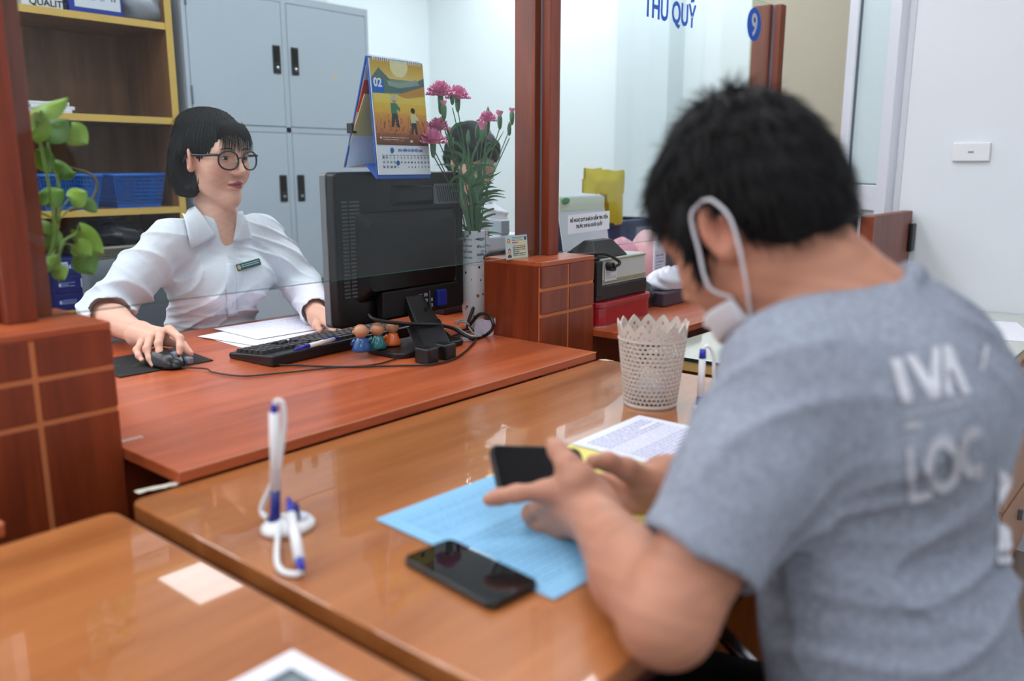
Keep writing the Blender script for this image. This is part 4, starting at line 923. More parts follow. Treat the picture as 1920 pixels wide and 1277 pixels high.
# ================================================================== pothos in a glass jar on the near pedestal
jp = Vector((0.512, 1.435, PT))
jar = empty('glass_jar', jp, 0, 'clear glass jar of water holding the pothos cuttings', 'jar')
MB().lathe([(0.020, 0.0), (0.026, 0.004), (0.027, 0.09), (0.023, 0.115), (0.025, 0.135), (0.0235, 0.135), (0.0215, 0.114), (0.0252, 0.088), (0.0245, 0.006)], 28).build('jar_glass', glass('jar_glass', (222, 232, 226)), jar, smooth=True)
MB().lathe([(0.0242, 0.006), (0.0248, 0.07)], 24).build('water', glass('jar_water', (206, 220, 206)), jar, smooth=True)
M_poth = mat('pothos_leaf', (128, 162, 36), 0.35, var=0.2, vscale=18, sss=0.05); M_poth2 = mat('pothos_leaf_dark', (88, 126, 32), 0.35, var=0.2, vscale=18)
M_pst = mat('pothos_stem', (120, 150, 60), 0.45)
def heart_leaf(mb, base, tip, width, up_v, droop=0.15):
    base, tip = Vector(base), Vector(tip); ax = tip - base; L_ = ax.length; t = ax.normalized(); s = t.cross(up_v).normalized(); n_ = s.cross(t).normalized(); rows, cols = 9, 7; vs = []
    for i in range(rows):
        u = i / (rows - 1); hw_ = width * (math.sin(PI * min(1, u * 0.92 + 0.08)) ** 0.75) * (1 - 0.35 * u) * 1.15
        for j in range(cols):
            v = (j / (cols - 1) - 0.5) * 2; notch = 0.10 * L_ * (1 - abs(v)) * (1 - u) ** 3
            p = base + ax * u + t * (notch - 0.10 * L_ * abs(v) * (1 - u) ** 2) + s * (hw_ * v) + n_ * (L_ * droop * math.sin(PI * u) + width * 0.28 * v * v * (1 - 0.4 * u)) * -1 + n_ * (L_ * droop * (0.5 - u) * 0.6)
            vs.append(p)
    mb.add(vs, [(i * cols + j, i * cols + j + 1, (i + 1) * cols + j + 1, (i + 1) * cols + j) for i in range(rows - 1) for j in range(cols - 1)])
vines = [ # list of vines: stem pixel path (on plane y), leaves (base px, tip px, half width)
    ([(96, 470), (100, 400), (82, 300), (70, 240)], 1.43, [((64, 215), (128, 180), 0.020, 0), ((58, 260), (75, 205), 0.026, 0), ((78, 250), (128, 222), 0.030, 1), ((130, 238), (165, 270), 0.026, 0)]),
    ([(98, 480), (112, 360), (95, 300), (92, 250), (120, 235)], 1.46, [((70, 280), (95, 325), 0.022, 1), ((100, 305), (140, 325), 0.014, 1), ((80, 245), (85, 215), 0.022, 0)]),
    ([(100, 500), (118, 455), (140, 440), (146, 432)], 1.41, [((146, 428), (196, 478), 0.024, 0), ((143, 455), (172, 480), 0.022, 0), ((150, 478), (177, 515), 0.026, 1)]),
    ([(97, 490), (104, 420), (70, 395)], 1.44, [((80, 372), (120, 355), 0.024, 1), ((130, 372), (162, 358), 0.024, 0), ((160, 375), (182, 398), 0.014, 1), ((75, 360), (85, 385), 0.020, 1), ((85, 440), (122, 460), 0.024, 1), ((95, 420), (72, 420), 0.02, 1)]),
    ([(99, 500), (110, 500), (112, 530)], 1.42, [((105, 500), (120, 525), 0.016, 0), ((88, 500), (110, 478), 0.016, 0)]),
    ([(98, 480), (112, 330), (150, 320), (178, 335), (180, 360), (160, 385), (130, 395)], 1.47, [((110, 330), (145, 322), 0.010, 1)]),
]
for k, (pth, yy, lvs) in enumerate(vines):
    root = jp + Vector((0.004 * math.cos(k), 0.004 * math.sin(k), 0.04))
    v_ = empty('pothos_vine', root, 0, 'green pothos vine cutting trailing from the glass jar', 'plant', 'pothos vines')
    pts = [(0, 0, 0)] + [tuple(ony(x, y, yy) - root) for x, y in pth]
    MB().tube(catmull(pts, 6), 0.0022, 6).build('vine_stem', M_pst if k != 5 else mat('brown_stem', (92, 84, 40), 0.6), v_, smooth=True)
    for b_, t_, w_, dk in lvs:
        bb = ony(*b_, yy) - root; tt = ony(*t_, yy - 0.01) - root; mb = MB(); heart_leaf(mb, bb, tt, w_ * 0.82, Vector((-0.5, -0.75, 0.45)))
        mb.build('leaf', M_poth2 if dk else M_poth, v_, smooth=True)
        near = min(pts, key=lambda q: (Vector(q) - bb).length); MB().tube([near, (Vector(near) + bb) / 2 + Vector((0, 0, 0.006)), bb], 0.0013, 5).build('leaf_stalk', M_pst, v_, smooth=True)

# ================================================================== customer desk items
# beige lattice pot
pb = onz(1219, 757, D); PR0, PR1, PHt = 0.048, 0.0665, 0.165
pot = empty('lattice_pot', (pb.x, pb.y, D), 0, 'beige plastic lattice pot with scalloped lace rim', 'pot')
def rad(z): return PR0 + (PR1 - PR0) * (z / PHt) ** 0.9
mb = MB(); cols = 38; rows = 15; z0_, z1_ = 0.006, 0.128
def cyl(a, z, dr=0): r_ = rad(z) + dr; return (r_ * math.cos(a), r_ * math.sin(a), z)
for j in range(rows):
    za, zb_ = z0_ + (z1_ - z0_) * j / rows, z0_ + (z1_ - z0_) * (j + 1) / rows
    for i in range(cols):
        a0 = 2 * PI * (i + 0.5 * (j % 2)) / cols; a1 = a0 + 2 * PI / cols; am = (a0 + a1) / 2; zm_ = (za + zb_) / 2
        outer = [(a0, za), (am, za), (a1, za), (a1, zm_), (a1, zb_), (am, zb_), (a0, zb_), (a0, zm_)]
        ha, hz_ = (a1 - a0) * 0.38, (zb_ - za) * (0.41 if j > 3 else 0.45)
        inner = [(am + ha * c_, zm_ + hz_ * s_) for c_, s_ in ((-.75, -.8), (0, -1), (.75, -.8), (1, 0), (.6, .75), (0, 1.0), (-.6, .75), (-1, 0))]
        vs = [cyl(a, z) for a, z in outer] + [cyl(a, z, 0.0006) for a, z in inner]
        mb.add(vs, [(q, (q + 1) % 8, 8 + (q + 1) % 8, 8 + q) for q in range(8)])
M_pot = mat('beige_lattice_plastic', (206, 194, 184), 0.45)
o = mb.build('lattice_wall', M_pot, pot); md = o.modifiers.new('solid', 'SOLIDIFY'); md.thickness = 0.0022
mb = MB(); nsc = 14; per = 12; N_ = nsc * per
def topz(i):
    u = (i % per) / per; t_ = 1 - abs(2 * u - 1); return 0.146 + 0.016 * t_ + 0.0014 * math.sin(u * PI * 10) ** 2
vs = []
for i in range(N_):
    a_ = 2 * PI * i / N_; zt_ = topz(i)
    for q in range(6): vs.append(cyl(a_, 0.128 + (zt_ - 0.128) * q / 5))
fs = []
for i in range(N_):
    u = i % per; hole_q = {5: (2, 3), 6: (2, 3), 1: (1,), 10: (1,), 3: (3,) if False else ()}.get(u, ())
    for q in range(5):
        if (u in (5, 6) and q == 2) or (u in (0, 11) and q == 1) or (u in (3, 8) and q == 1): continue
        fs.append((i * 6 + q, ((i + 1) % N_) * 6 + q, ((i + 1) % N_) * 6 + q + 1, i * 6 + q + 1))
o = mb.add(vs, fs).build('scalloped_rim', M_pot, pot); md = o.modifiers.new('solid', 'SOLIDIFY'); md.thickness = 0.0022
MB().tube([cyl(2 * PI * i / 96, 0.128, 0.0004) for i in range(97)], 0.0016, 6).build('rim_bead', M_pot, pot, smooth=True)
MB().lathe([(PR0 - 0.003, 0.0), (PR0 + 0.0012, 0.0), (PR0 + 0.0018, 0.006), (PR0 - 0.002, 0.007), (PR0 - 0.003, 0.003)], 60).build('foot_ring', M_pot, pot, smooth=True)
MB().lathe([(0.001, 0.003), (PR0 - 0.002, 0.003)], 40, caps=False).build('floor_disc', mat('pot_floor', (120, 112, 108), 0.5), pot)
lump_p = empty('crumpled_wrapper', (pb.x, pb.y, D + 0.0045), 0, 'crumpled pale plastic wrapper inside the lattice pot', 'wrapper')
lump('wrapper_body', (0, 0, 0.018), (0.032, 0.03, 0.022), 0.2, 4, mat('pale_wrapper', (176, 180, 190), 0.3), lump_p, 24, 14, freq=4)

# pen sets
def pen_set(base, lab, full=True, tall_px=None):
    r = empty('pen_stand', base, 0, lab, 'pen stand', 'white and blue counter pen sets')
    MB().lathe([(0.030, 0), (0.034, 0.002), (0.0345, 0.006), (0.030, 0.011), (0.006, 0.014)], 40, sx=1.0, sy=0.85).build('stand_base', M_white, r, smooth=True)
    MB().lathe([(0.0, 0.0142), (0.013, 0.0142), (0.013, 0.0148), (0, 0.0148)], 24, c=(0.012, -0.004, 0), caps=False).build('logo_disc', mat('pale_logo', (206, 212, 228), 0.4), r)
    return r
def pen(parent, a, b, R_=0.0058):
    a, b = Vector(a), Vector(b); v = b - a
    MB().tube([a, a + v * 0.05, a + v * 0.22], [R_ * 0.95, R_, R_], 12).build('pen_grip', M_blue, parent, smooth=True)
    MB().tube([a + v * 0.22, a + v * 0.86], R_ * 1.02, 12).build('pen_barrel', M_white, parent, smooth=True)
    MB().tube([a + v * 0.86, a + v * 0.97, b], [R_ * 0.85, R_ * 0.8, R_ * 0.4], 12).build('pen_cap', M_blue, parent, smooth=True)
pbz = onz(541, 992, D); ps_ = pen_set((pbz.x, pbz.y, D), 'white pen stand with blue socket and two tethered pens')
bz = Vector((pbz.x, pbz.y, D))
def rel(x, y, dd=0): # point at the stand's own distance
    n_ = Vector((math.cos(yaw), math.sin(yaw), 0)); r_ = ray(x, y); t_ = (bz - CAM).dot(n_) / r_.dot(n_); return CAM + r_ * (t_ + dd) - bz
s0 = rel(516, 990); s0.z = 0.008; s1 = rel(517, 918)
MB().tube([s0, s0.lerp(s1, 0.3), s1], [0.010, 0.0062, 0.0060], 14).build('pen_socket', mat('navy_socket', (18, 26, 120), 0.3), ps_, smooth=True)
t1 = rel(514, 757)
MB().tube([s1, s1.lerp(t1, 0.9)], [0.0062, 0.0064], 14).build('pen_barrel', M_white, ps_, smooth=True)
MB().tube([s1.lerp(t1, 0.88), t1], [0.0046, 0.0038], 12).build('pen_cap', M_blue, ps_, smooth=True)
cord = [rel(514, 762), rel(519, 752), rel(530, 757), rel(533, 790), rel(528, 840), rel(520, 885), rel(505, 918, 0.005), rel(490, 955, 0.008), rel(500, 972)]
MB().tube(catmull([tuple(c) for c in cord], 8), 0.0033, 8).build('tether_cord', M_white, ps_, smooth=True)
# second pen lies against the base
ga = rel(541, 935, -0.01); gb = onz(565, 1068, D + 0.010) - bz
MB().tube([ga, ga.lerp(gb, 0.25)], [0.0025, 0.0058], 12).build('pen_grip', M_blue, ps_, smooth=True)
MB().tube([ga.lerp(gb, 0.25), ga.lerp(gb, 0.88)], [0.0058, 0.0062], 12).build('pen_barrel', M_white, ps_, smooth=True)
MB().tube([ga.lerp(gb, 0.88), gb], [0.0050, 0.0042], 12).build('pen_cap', M_blue, ps_, smooth=True)
soc2 = onz(552, 965, D + 0.02) - bz
MB().tube([Vector((soc2.x, soc2.y, 0.010)), Vector((soc2.x, soc2.y, 0.034))], [0.008, 0.006], 12).build('pen_socket', MATS['navy_socket'], ps_, smooth=True)
cord = [gb + Vector((0, 0, -0.002)), onz(556, 1077, D + 0.004) - bz, onz(530, 1072, D + 0.004) - bz, onz(519, 1050, D + 0.004) - bz, onz(521, 1010, D + 0.008) - bz, rel(527, 975)]
MB().tube(catmull([tuple(c) for c in cord], 8), 0.0036, 8).build('tether_cord', M_white, ps_, smooth=True)
# the other set, half behind the customer
b2 = onz(1330, 770, D); b2v = Vector((b2.x, b2.y, D)); bz = b2v
p2s = pen_set(b2v, 'white pen stand with one upright pen beside the customer', True)
a_ = rel(1312, 765); a_.z = 0.012; t1 = rel(1318, 655)
MB().tube([a_, a_.lerp(t1, 0.16)], [0.009, 0.0062], 12).build('pen_socket', MATS['navy_socket'], p2s, smooth=True)
MB().tube([a_.lerp(t1, 0.16), a_.lerp(t1, 0.86)], [0.0062, 0.0064], 12).build('pen_barrel', M_white, p2s, smooth=True)
MB().tube([a_.lerp(t1, 0.84), t1], [0.0066, 0.0058], 12).build('pen_cap', M_blue, p2s, smooth=True)
MB().tube(catmull([tuple(t1), tuple(t1 + Vector((0.006, -0.006, 0.006))), tuple(t1 + Vector((0.014, -0.014, -0.01))), tuple(t1 + Vector((0.016, -0.016, -0.05))), tuple(a_ + Vector((0.02, -0.02, 0.004)))], 8), 0.0033, 8).build('tether_cord', M_white, p2s, smooth=True)

# papers
A_ = onz(704, 976, D); B_ = onz(925, 893, D)
fw = B_ - A_; fw.normalize(); sd = Vector((fw.y, -fw.x, 0))
fld = [B_ + fw * -0.010 + sd * -0.006, B_ + fw * 0.235 + sd * -0.006, B_ + fw * 0.235 + sd * 0.31, B_ + fw * -0.010 + sd * 0.31]
sheet('folder', [tuple(p) for p in fld], D + 0.0004, 'yellow paper folder under the blue and white sheets', None, mat('yellow_folder', (226, 214, 116), 0.6), 'folder')
bl = Paint(105, 148, (134, 190, 226)).lines(0.08, 0.06, 0.92, 0.36, 12, (112, 164, 204), 0.4, seed=4).lines(0.08, 0.42, 0.92, 0.94, 22, (104, 158, 198), 0.4, seed=6)
L4 = [A_ + sd * 0.0, B_, B_ + sd * 0.297, A_ + sd * 0.297]
sheet('blue_form', [tuple(L4[3]), tuple(L4[2]), tuple(L4[1]), tuple(L4[0])], D + 0.0015, 'light blue printed form lying under the customer hands', bl, mat('light_blue_paper', (138, 194, 230), 0.5), 'paper')
A2 = onz(1198, 781, D); B2 = onz(1070, 835, D); f2 = (A2 - B2).normalized(); s2 = Vector((f2.y, -f2.x, 0))
wf = Paint(105, 148, (226, 228, 244)).lines(0.07, 0.05, 0.93, 0.95, 34, (150, 154, 186), 0.4, seed=9)
Q = [B2 + s2 * 0.297, A2 + s2 * 0.297, A2, B2]
sheet('white_form', [tuple(p) for p in Q], D + 0.0022, 'white closely printed form beside the lattice pot', wf, mat('lilac_white_paper', (228, 230, 244), 0.5), 'paper')
wr = [onz(1060, 838, D), onz(925, 890, D)]
# mobile phone on the desk
pc4 = [onz(x, y, D + 0.009) for x, y in ((760, 1042), (842, 1012), (1008, 1092), (924, 1130))]
ctr = sum(pc4, Vector()) / 4; ax_ = ((pc4[3] - pc4[0]) + (pc4[2] - pc4[1])).normalized()
ph = empty('mobile_phone', (ctr.x, ctr.y, D + 0.0008), math.atan2(ax_.y, ax_.x), 'black mobile phone lying face up on the orange desk', 'phone')
def phone_parts(r, L_=0.150, w_=0.072):
    MB().prism(rrect(-L_ / 2, -w_ / 2, L_ / 2, w_ / 2, 0.011, 6), 0, 0.0085).build('phone_body', mat('phone_case', (24, 24, 26), 0.3), r, bevel=0.0025, seg=3)
    MB().prism(rrect(-L_ / 2 + 0.002, -w_ / 2 + 0.002, L_ / 2 - 0.002, w_ / 2 - 0.002, 0.009, 6), 0.0084, 0.0088).build('screen', mat('phone_screen', (10, 12, 16), 0.03, spec=0.7), r)
    MB().box((-0.03, -w_ / 2 - 0.0006, 0.003), (-0.015, -w_ / 2 + 0.001, 0.006)).build('side_button', M_black, r)
    MB().tube([(L_ / 2 - 0.006, 0, 0.0088), (L_ / 2 - 0.006, 0, 0.0090)], 0.002, 10).build('front_camera', mat('lens_ring', (90, 96, 104), 0.2), r)
phone_parts(ph)
# printed notice under the film at the near edge of the left desk
n0 = onz(562, 1216, D); 
np_ = Paint(60, 80, (226, 230, 242)); np_.rect(0.16, 0.14, 0.84, 0.9, (70, 84, 92)); np_.rect(0.22, 0.2, 0.78, 0.86, (120, 132, 138)); np_.poly([(0.25, 0.2), (0.5, 0.2), (0.25, 0.5)], (60, 74, 82))
wn, hn = 0.105, 0.148
cx_ = n0.x - wn / 2; cy_ = n0.y - hn / 2
sheet('desk_notice', rectc(cx_ - 0.004, cy_, wn, hn, math.radians(2)), D + 0.0006, 'white notice with dark framed picture on the near orange desk', np_, M_paper, 'notice')

# ================================================================== banknote counter on a red tin
tL = onz(1117, 617, S); 
tin = empty('red_tin', (1.836, 1.245, S), math.radians(2), 'red tin box under the banknote counting machine', 'tin')
MB().prism(rrect(0, 0, 0.285, 0.17, 0.03, 6), 0, 0.052).build('tin_body', mat('red_tin_paint', (158, 18, 36), 0.22, coat=0.4), tin, bevel=0.003)
MB().prism(rrect(-0.003, -0.003, 0.288, 0.173, 0.032, 6), 0.050, 0.066).build('tin_lid', MATS['red_tin_paint'], tin, bevel=0.003)
MB().prism(rrect(-0.001, -0.001, 0.286, 0.171, 0.031, 6), 0, 0.003).build('tin_seam', M_chrome, tin)
zt_ = S + 0.066
bc = empty('banknote_counter', (1.842, 1.262, zt_), math.radians(2), 'grey and black banknote counting machine on the red tin', 'machine')
bw_, bd_, bh_ = 0.272, 0.13, ony(1180, 478, 1.265).z - zt_
MB().box((0, 0, 0), (bw_, bd_, bh_ * 0.36)).build('lower_body', M_black, bc, bevel=0.004)
MB().box((0.028, 0.004, bh_ * 0.34), (bw_ - 0.004, bd_, bh_)).build('grey_shell', mat('machine_grey', (186, 192, 188), 0.35, var=0.03), bc, bevel=0.006, seg=3)
MB().box((0, -0.002, bh_ * 0.1), (0.03, bd_, bh_ * 0.96)).build('side_cheek', M_black, bc, bevel=0.005)
for zz in (0.46, 0.41, 0.93): MB().box((0.03, 0.0022, bh_ * zz), (bw_ - 0.005, 0.0042, bh_ * zz + 0.003)).build('trim_line', mat('yellowed_seam', (140, 130, 84), 0.5), bc)
lb = Paint(44, 50, (204, 208, 208)).lines(0.08, 0.1, 0.9, 0.9, 7, (150, 154, 156), 0.5, seed=3); lb.ell(0.84, 0.3, 0.12, 0.14, (30, 30, 34))
lb.build('rating_label', 0.062, 0.044, bc, loc=(0.075, 0.0018, bh_ * 0.64), rot=(PI / 2, 0, 0))
MB().tube([(0.058, -0.016, bh_ * 0.80), (0.058, 0.004, bh_ * 0.80)], 0.012, 14).build('power_plug', M_black, bc, bevel=0.001)
MB().add([(0.004, 0.005, bh_), (0.17, 0.005, bh_), (0.17, 0.12, bh_), (0.004, 0.12, bh_), (0.05, 0.045, bh_ + 0.044), (0.148, 0.045, bh_ + 0.044), (0.148, 0.075, bh_ + 0.044), (0.05, 0.075, bh_ + 0.044)], [(0, 3, 2, 1), (4, 5, 6, 7), (0, 1, 5, 4), (1, 2, 6, 5), (2, 3, 7, 6), (3, 0, 4, 7)]).build('hopper_hood', mat('matt_black', (28, 28, 30), 0.5), bc, bevel=0.003)
pts = [Vector((0.058, -0.018, bh_ * 0.80)), Vector((0.075, -0.024, bh_ * 0.86)), Vector((0.072, -0.02, bh_ * 0.95)), Vector((0.04, 0.0, bh_ + 0.012)), Vector((0.0, 0.03, bh_ + 0.013)), Vector((-0.05, 0.10, bh_ + 0.008)), Vector((-0.10, 0.16, bh_ - 0.005))]
cable('power_lead', [tuple(p) for p in pts], 0.0042, M_black, bc)

# ================================================================== second clerk's bay
# tent calendar
t0 = ony(1056, 370, 1.60); t1 = ony(1136, 366, 1.60)
tc_ = empty('tent_calendar', (t0.x - 0.01, 1.60, S), 0, 'white tent calendar with a green corner beside the yellow bag', 'calendar')
hw_ = t1.x - t0.x + 0.02; hh_ = t1.z - S
def slab4(p0, p1, q1, q0, th): return quad_slab(p0, p1, q1, q0, th)
bk = MB().box((-0.02, -0.03, 0), (hw_ + 0.04, 0.12, 0.12)).build('desk_box', mat('blue_crate', (34, 74, 180), 0.4), tc_, bevel=0.003)
slab4((0, -0.02, 0.121), (hw_, -0.02, 0.121), (hw_, 0.02, hh_), (0, 0.02, hh_), 0.003).build('front_page', mat('page_white'), tc_)
slab4((0, 0.075, 0.121), (hw_, 0.075, 0.121), (hw_, 0.023, hh_), (0, 0.023, hh_), 0.003).build('rear_board', mat('grey_card', (150, 158, 170), 0.6), tc_)
MB().box((0.004, 0.010, hh_ - 0.045), (hw_ - 0.004, 0.0125, hh_ - 0.004)).build('pale_band', mat('pale_green_band', (226, 234, 214), 0.6), tc_)
MB().ball((0.03, 0.004, hh_ - 0.012), (0.022, 0.003, 0.010), 14, 8).build('leaf_print', mat('green_print', (70, 140, 76), 0.6), tc_, smooth=True)
# yellow plastic bag hanging by the crate
yb = empty('yellow_bag', (0, 0, 0), 0, 'translucent yellow plastic bag draped above the blue crate', 'bag')
c4 = [ony(x, y, 1.78) for x, y in ((1105, 315), (1178, 320), (1172, 420), (1143, 417), (1140, 364), (1101, 362))]
bz_ = c4[2].copy(); yb.location = (bz_.x, 1.80, bz_.z)
pl = [(p.x - bz_.x, p.z - bz_.z) for p in c4]
bm = bmesh.new(); n_ = 26; xs_ = np.linspace(min(p[0] for p in pl), max(p[0] for p in pl), n_ + 1); zs_ = np.linspace(0, max(p[1] for p in pl), n_ + 1)
def inside(x, z):
    r_ = False
    for i in range(len(pl)):
        (xa, za), (xb, zb2) = pl[i], pl[(i + 1) % len(pl)]
        if (za > z) != (zb2 > z) and x < (xb - xa) * (z - za) / (zb2 - za) + xa: r_ = not r_
    return r_
vg = {}
def gv(i, j, s_):
    if (i, j, s_) not in vg:
        x, z = xs_[i], zs_[j]; edge = min(i, n_ - i, j, n_ - j) / 6; b_ = 0.011 * min(1, edge) * (1 + 0.15 * math.sin(4 * x / 0.1 + 3) * math.cos(3 * z / 0.1)) + 0.0008 * math.sin(60 * x + 40 * z) + 0.0006 * math.sin(90 * z - 70 * x)
        vg[(i, j, s_)] = bm.verts.new((x, s_ * b_ + 0.004 * s_, z + 0.003 * math.sin(40 * x)))
    return vg[(i, j, s_)]
for i in range(n_):
    for j in range(n_):
        if inside((xs_[i] + xs_[i + 1]) / 2, (zs_[j] + zs_[j + 1]) / 2):
            for s_ in (-1, 1): bm.faces.new([gv(i, j, s_), gv(i + 1, j, s_), gv(i + 1, j + 1, s_), gv(i, j + 1, s_)])
me = bpy.data.meshes.new('bag'); bm.to_mesh(me); bm.free()
link('bag_film', me, mat('yellow_bag_film', (240, 218, 56), 0.35), yb, smooth=True)
# crate behind
k0 = ony(1140, 415, 1.86); k1 = ony(1222, 412, 1.86)
cr = empty('blue_crate', (k0.x - 0.02, 1.84, S), 0, 'blue plastic crate standing under the yellow bag', 'crate')
cw_ = k1.x - k0.x + 0.02; ch_ = k0.z - S
MB().box((0, 0, 0), (cw_, 0.20, ch_)).build('crate_body', mat('navy_crate', (44, 70, 130), 0.45), cr, bevel=0.004)
MB().box((-0.006, -0.006, ch_ - 0.02), (cw_ + 0.006, 0.206, ch_)).build('crate_rim', mat('navy_crate'), cr, bevel=0.003)
MB().box((cw_ * 0.55, -0.0075, 0.02), (cw_ * 0.9, -0.001, ch_ - 0.03)).build('contents_label', mat('pale_label', (150, 164, 190), 0.6), cr)
# pink bundle
pk0 = ony(1222, 462, 1.50)
pkb = empty('pink_bundle', (pk0.x, 1.52, S), 0, 'pale pink rounded cloth bundle behind the banknote counter', 'bundle')
lump('bundle_body', (0, 0, 0.085), (0.075, 0.06, 0.125), 0.02, 12, mat('pale_pink_cloth', (232, 186, 190), 0.7), pkb, freq=2)
lump('bundle_side', (-0.13, 0.02, 0.085), (0.10, 0.05, 0.105), 0.02, 14, mat('rose_cloth', (226, 160, 178), 0.7), pkb, freq=2)
# standing white leaflets, dark bag, grey machine
lf = ony(1225, 500, 1.42)
lfo = empty('white_leaflet', (ony(1226, 500, 1.44).x, 1.425, S), math.radians(6), 'white printed leaflet upright behind the banknote counter', 'paper')
MB().box((-0.03, 0, 0), (0.055, 0.004, ony(1226, 452, 1.425).z - S)).build('leaflet_sheet', M_paper, lfo)
Paint(20, 40, (214, 214, 228)).lines(0.1, 0.1, 0.9, 0.9, 9, (140, 140, 166), 0.5, seed=5).build('leaflet_print', 0.075, 0.12, lfo, loc=(0.0125, -0.0008, 0.09), rot=(PI / 2, 0, 0))
g0 = ony(1246, 500, 1.46)
gm = empty('grey_machine', (g0.x, 1.46, S), 0, 'slate grey upright machine panel on the second counter', 'machine')
MB().box((0, 0, 0), (0.30, 0.10, ony(1250, 442, 1.46).z - S)).build('casing', mat('slate_plastic', (84, 96, 106), 0.45), gm, bevel=0.006)
MB().box((-0.012, -0.004, 0), (0.0, 0.104, ony(1250, 442, 1.46).z - S - 0.01)).build('edge_strip', mat('lilac_strip', (196, 180, 196), 0.4), gm)
d0 = onz(1225, 545, S)
db = empty('dark_plastic_bag', (2.09, 1.30, S), 0, 'dark grey crumpled plastic bag beside the banknote counter', 'bag')
lump('bag_body', (0.09, 0.05, 0.03), (0.085, 0.04, 0.05), 0.15, 21, mat('dark_plastic_bag'), db, freq=4)
wb2 = empty('white_plastic_bag', (2.30, 1.33, S), 0, 'white crumpled plastic bag over a dark tray', 'bag')
MB().box((-0.06, -0.045, 0), (0.22, 0.06, 0.045)).build('tray', mat('plum_tray', (70, 58, 72), 0.4), wb2, bevel=0.006)
lump('bag_body', (0.07, 0.01, 0.062), (0.11, 0.05, 0.045), 0.12, 25, mat('white_film', (206, 210, 222), 0.3), wb2, freq=3, fl=0.046)
# printer behind the vase
pr0 = ony(895, 445, 1.72); pr1 = ony(967, 445, 1.72)
pn_ = empty('printer', (1.80, 1.70, S), 0, 'white office printer with a dark paper slot behind the vase', 'printer')
zt2 = ony(930, 442, 1.70).z - S
MB().box((-0.09, 0, 0), (0.28, 0.28, zt2 * 0.42)).build('printer_body', mat('printer_dark', (30, 32, 36), 0.4), pn_, bevel=0.008)
MB().box((-0.095, -0.005, zt2 * 0.78), (0.285, 0.285, zt2)).build('printer_lid', mat('printer_white', (206, 212, 220), 0.4), pn_, bevel=0.008, seg=3)
for x0 in (-0.095, 0.255): MB().box((x0, -0.004, zt2 * 0.4), (x0 + 0.03, 0.284, zt2 * 0.8)).build('side_post', MATS['printer_white'], pn_, bevel=0.004)
MB().box((-0.06, 0.01, zt2 * 0.42), (0.25, 0.27, zt2 * 0.6)).build('paper_slot', M_black, pn_)
MB().box((0.16, -0.003, zt2), (0.20, 0.05, zt2 + 0.045)).build('paper_guide', mat('guide_grey', (150, 158, 166), 0.4), pn_, bevel=0.004)
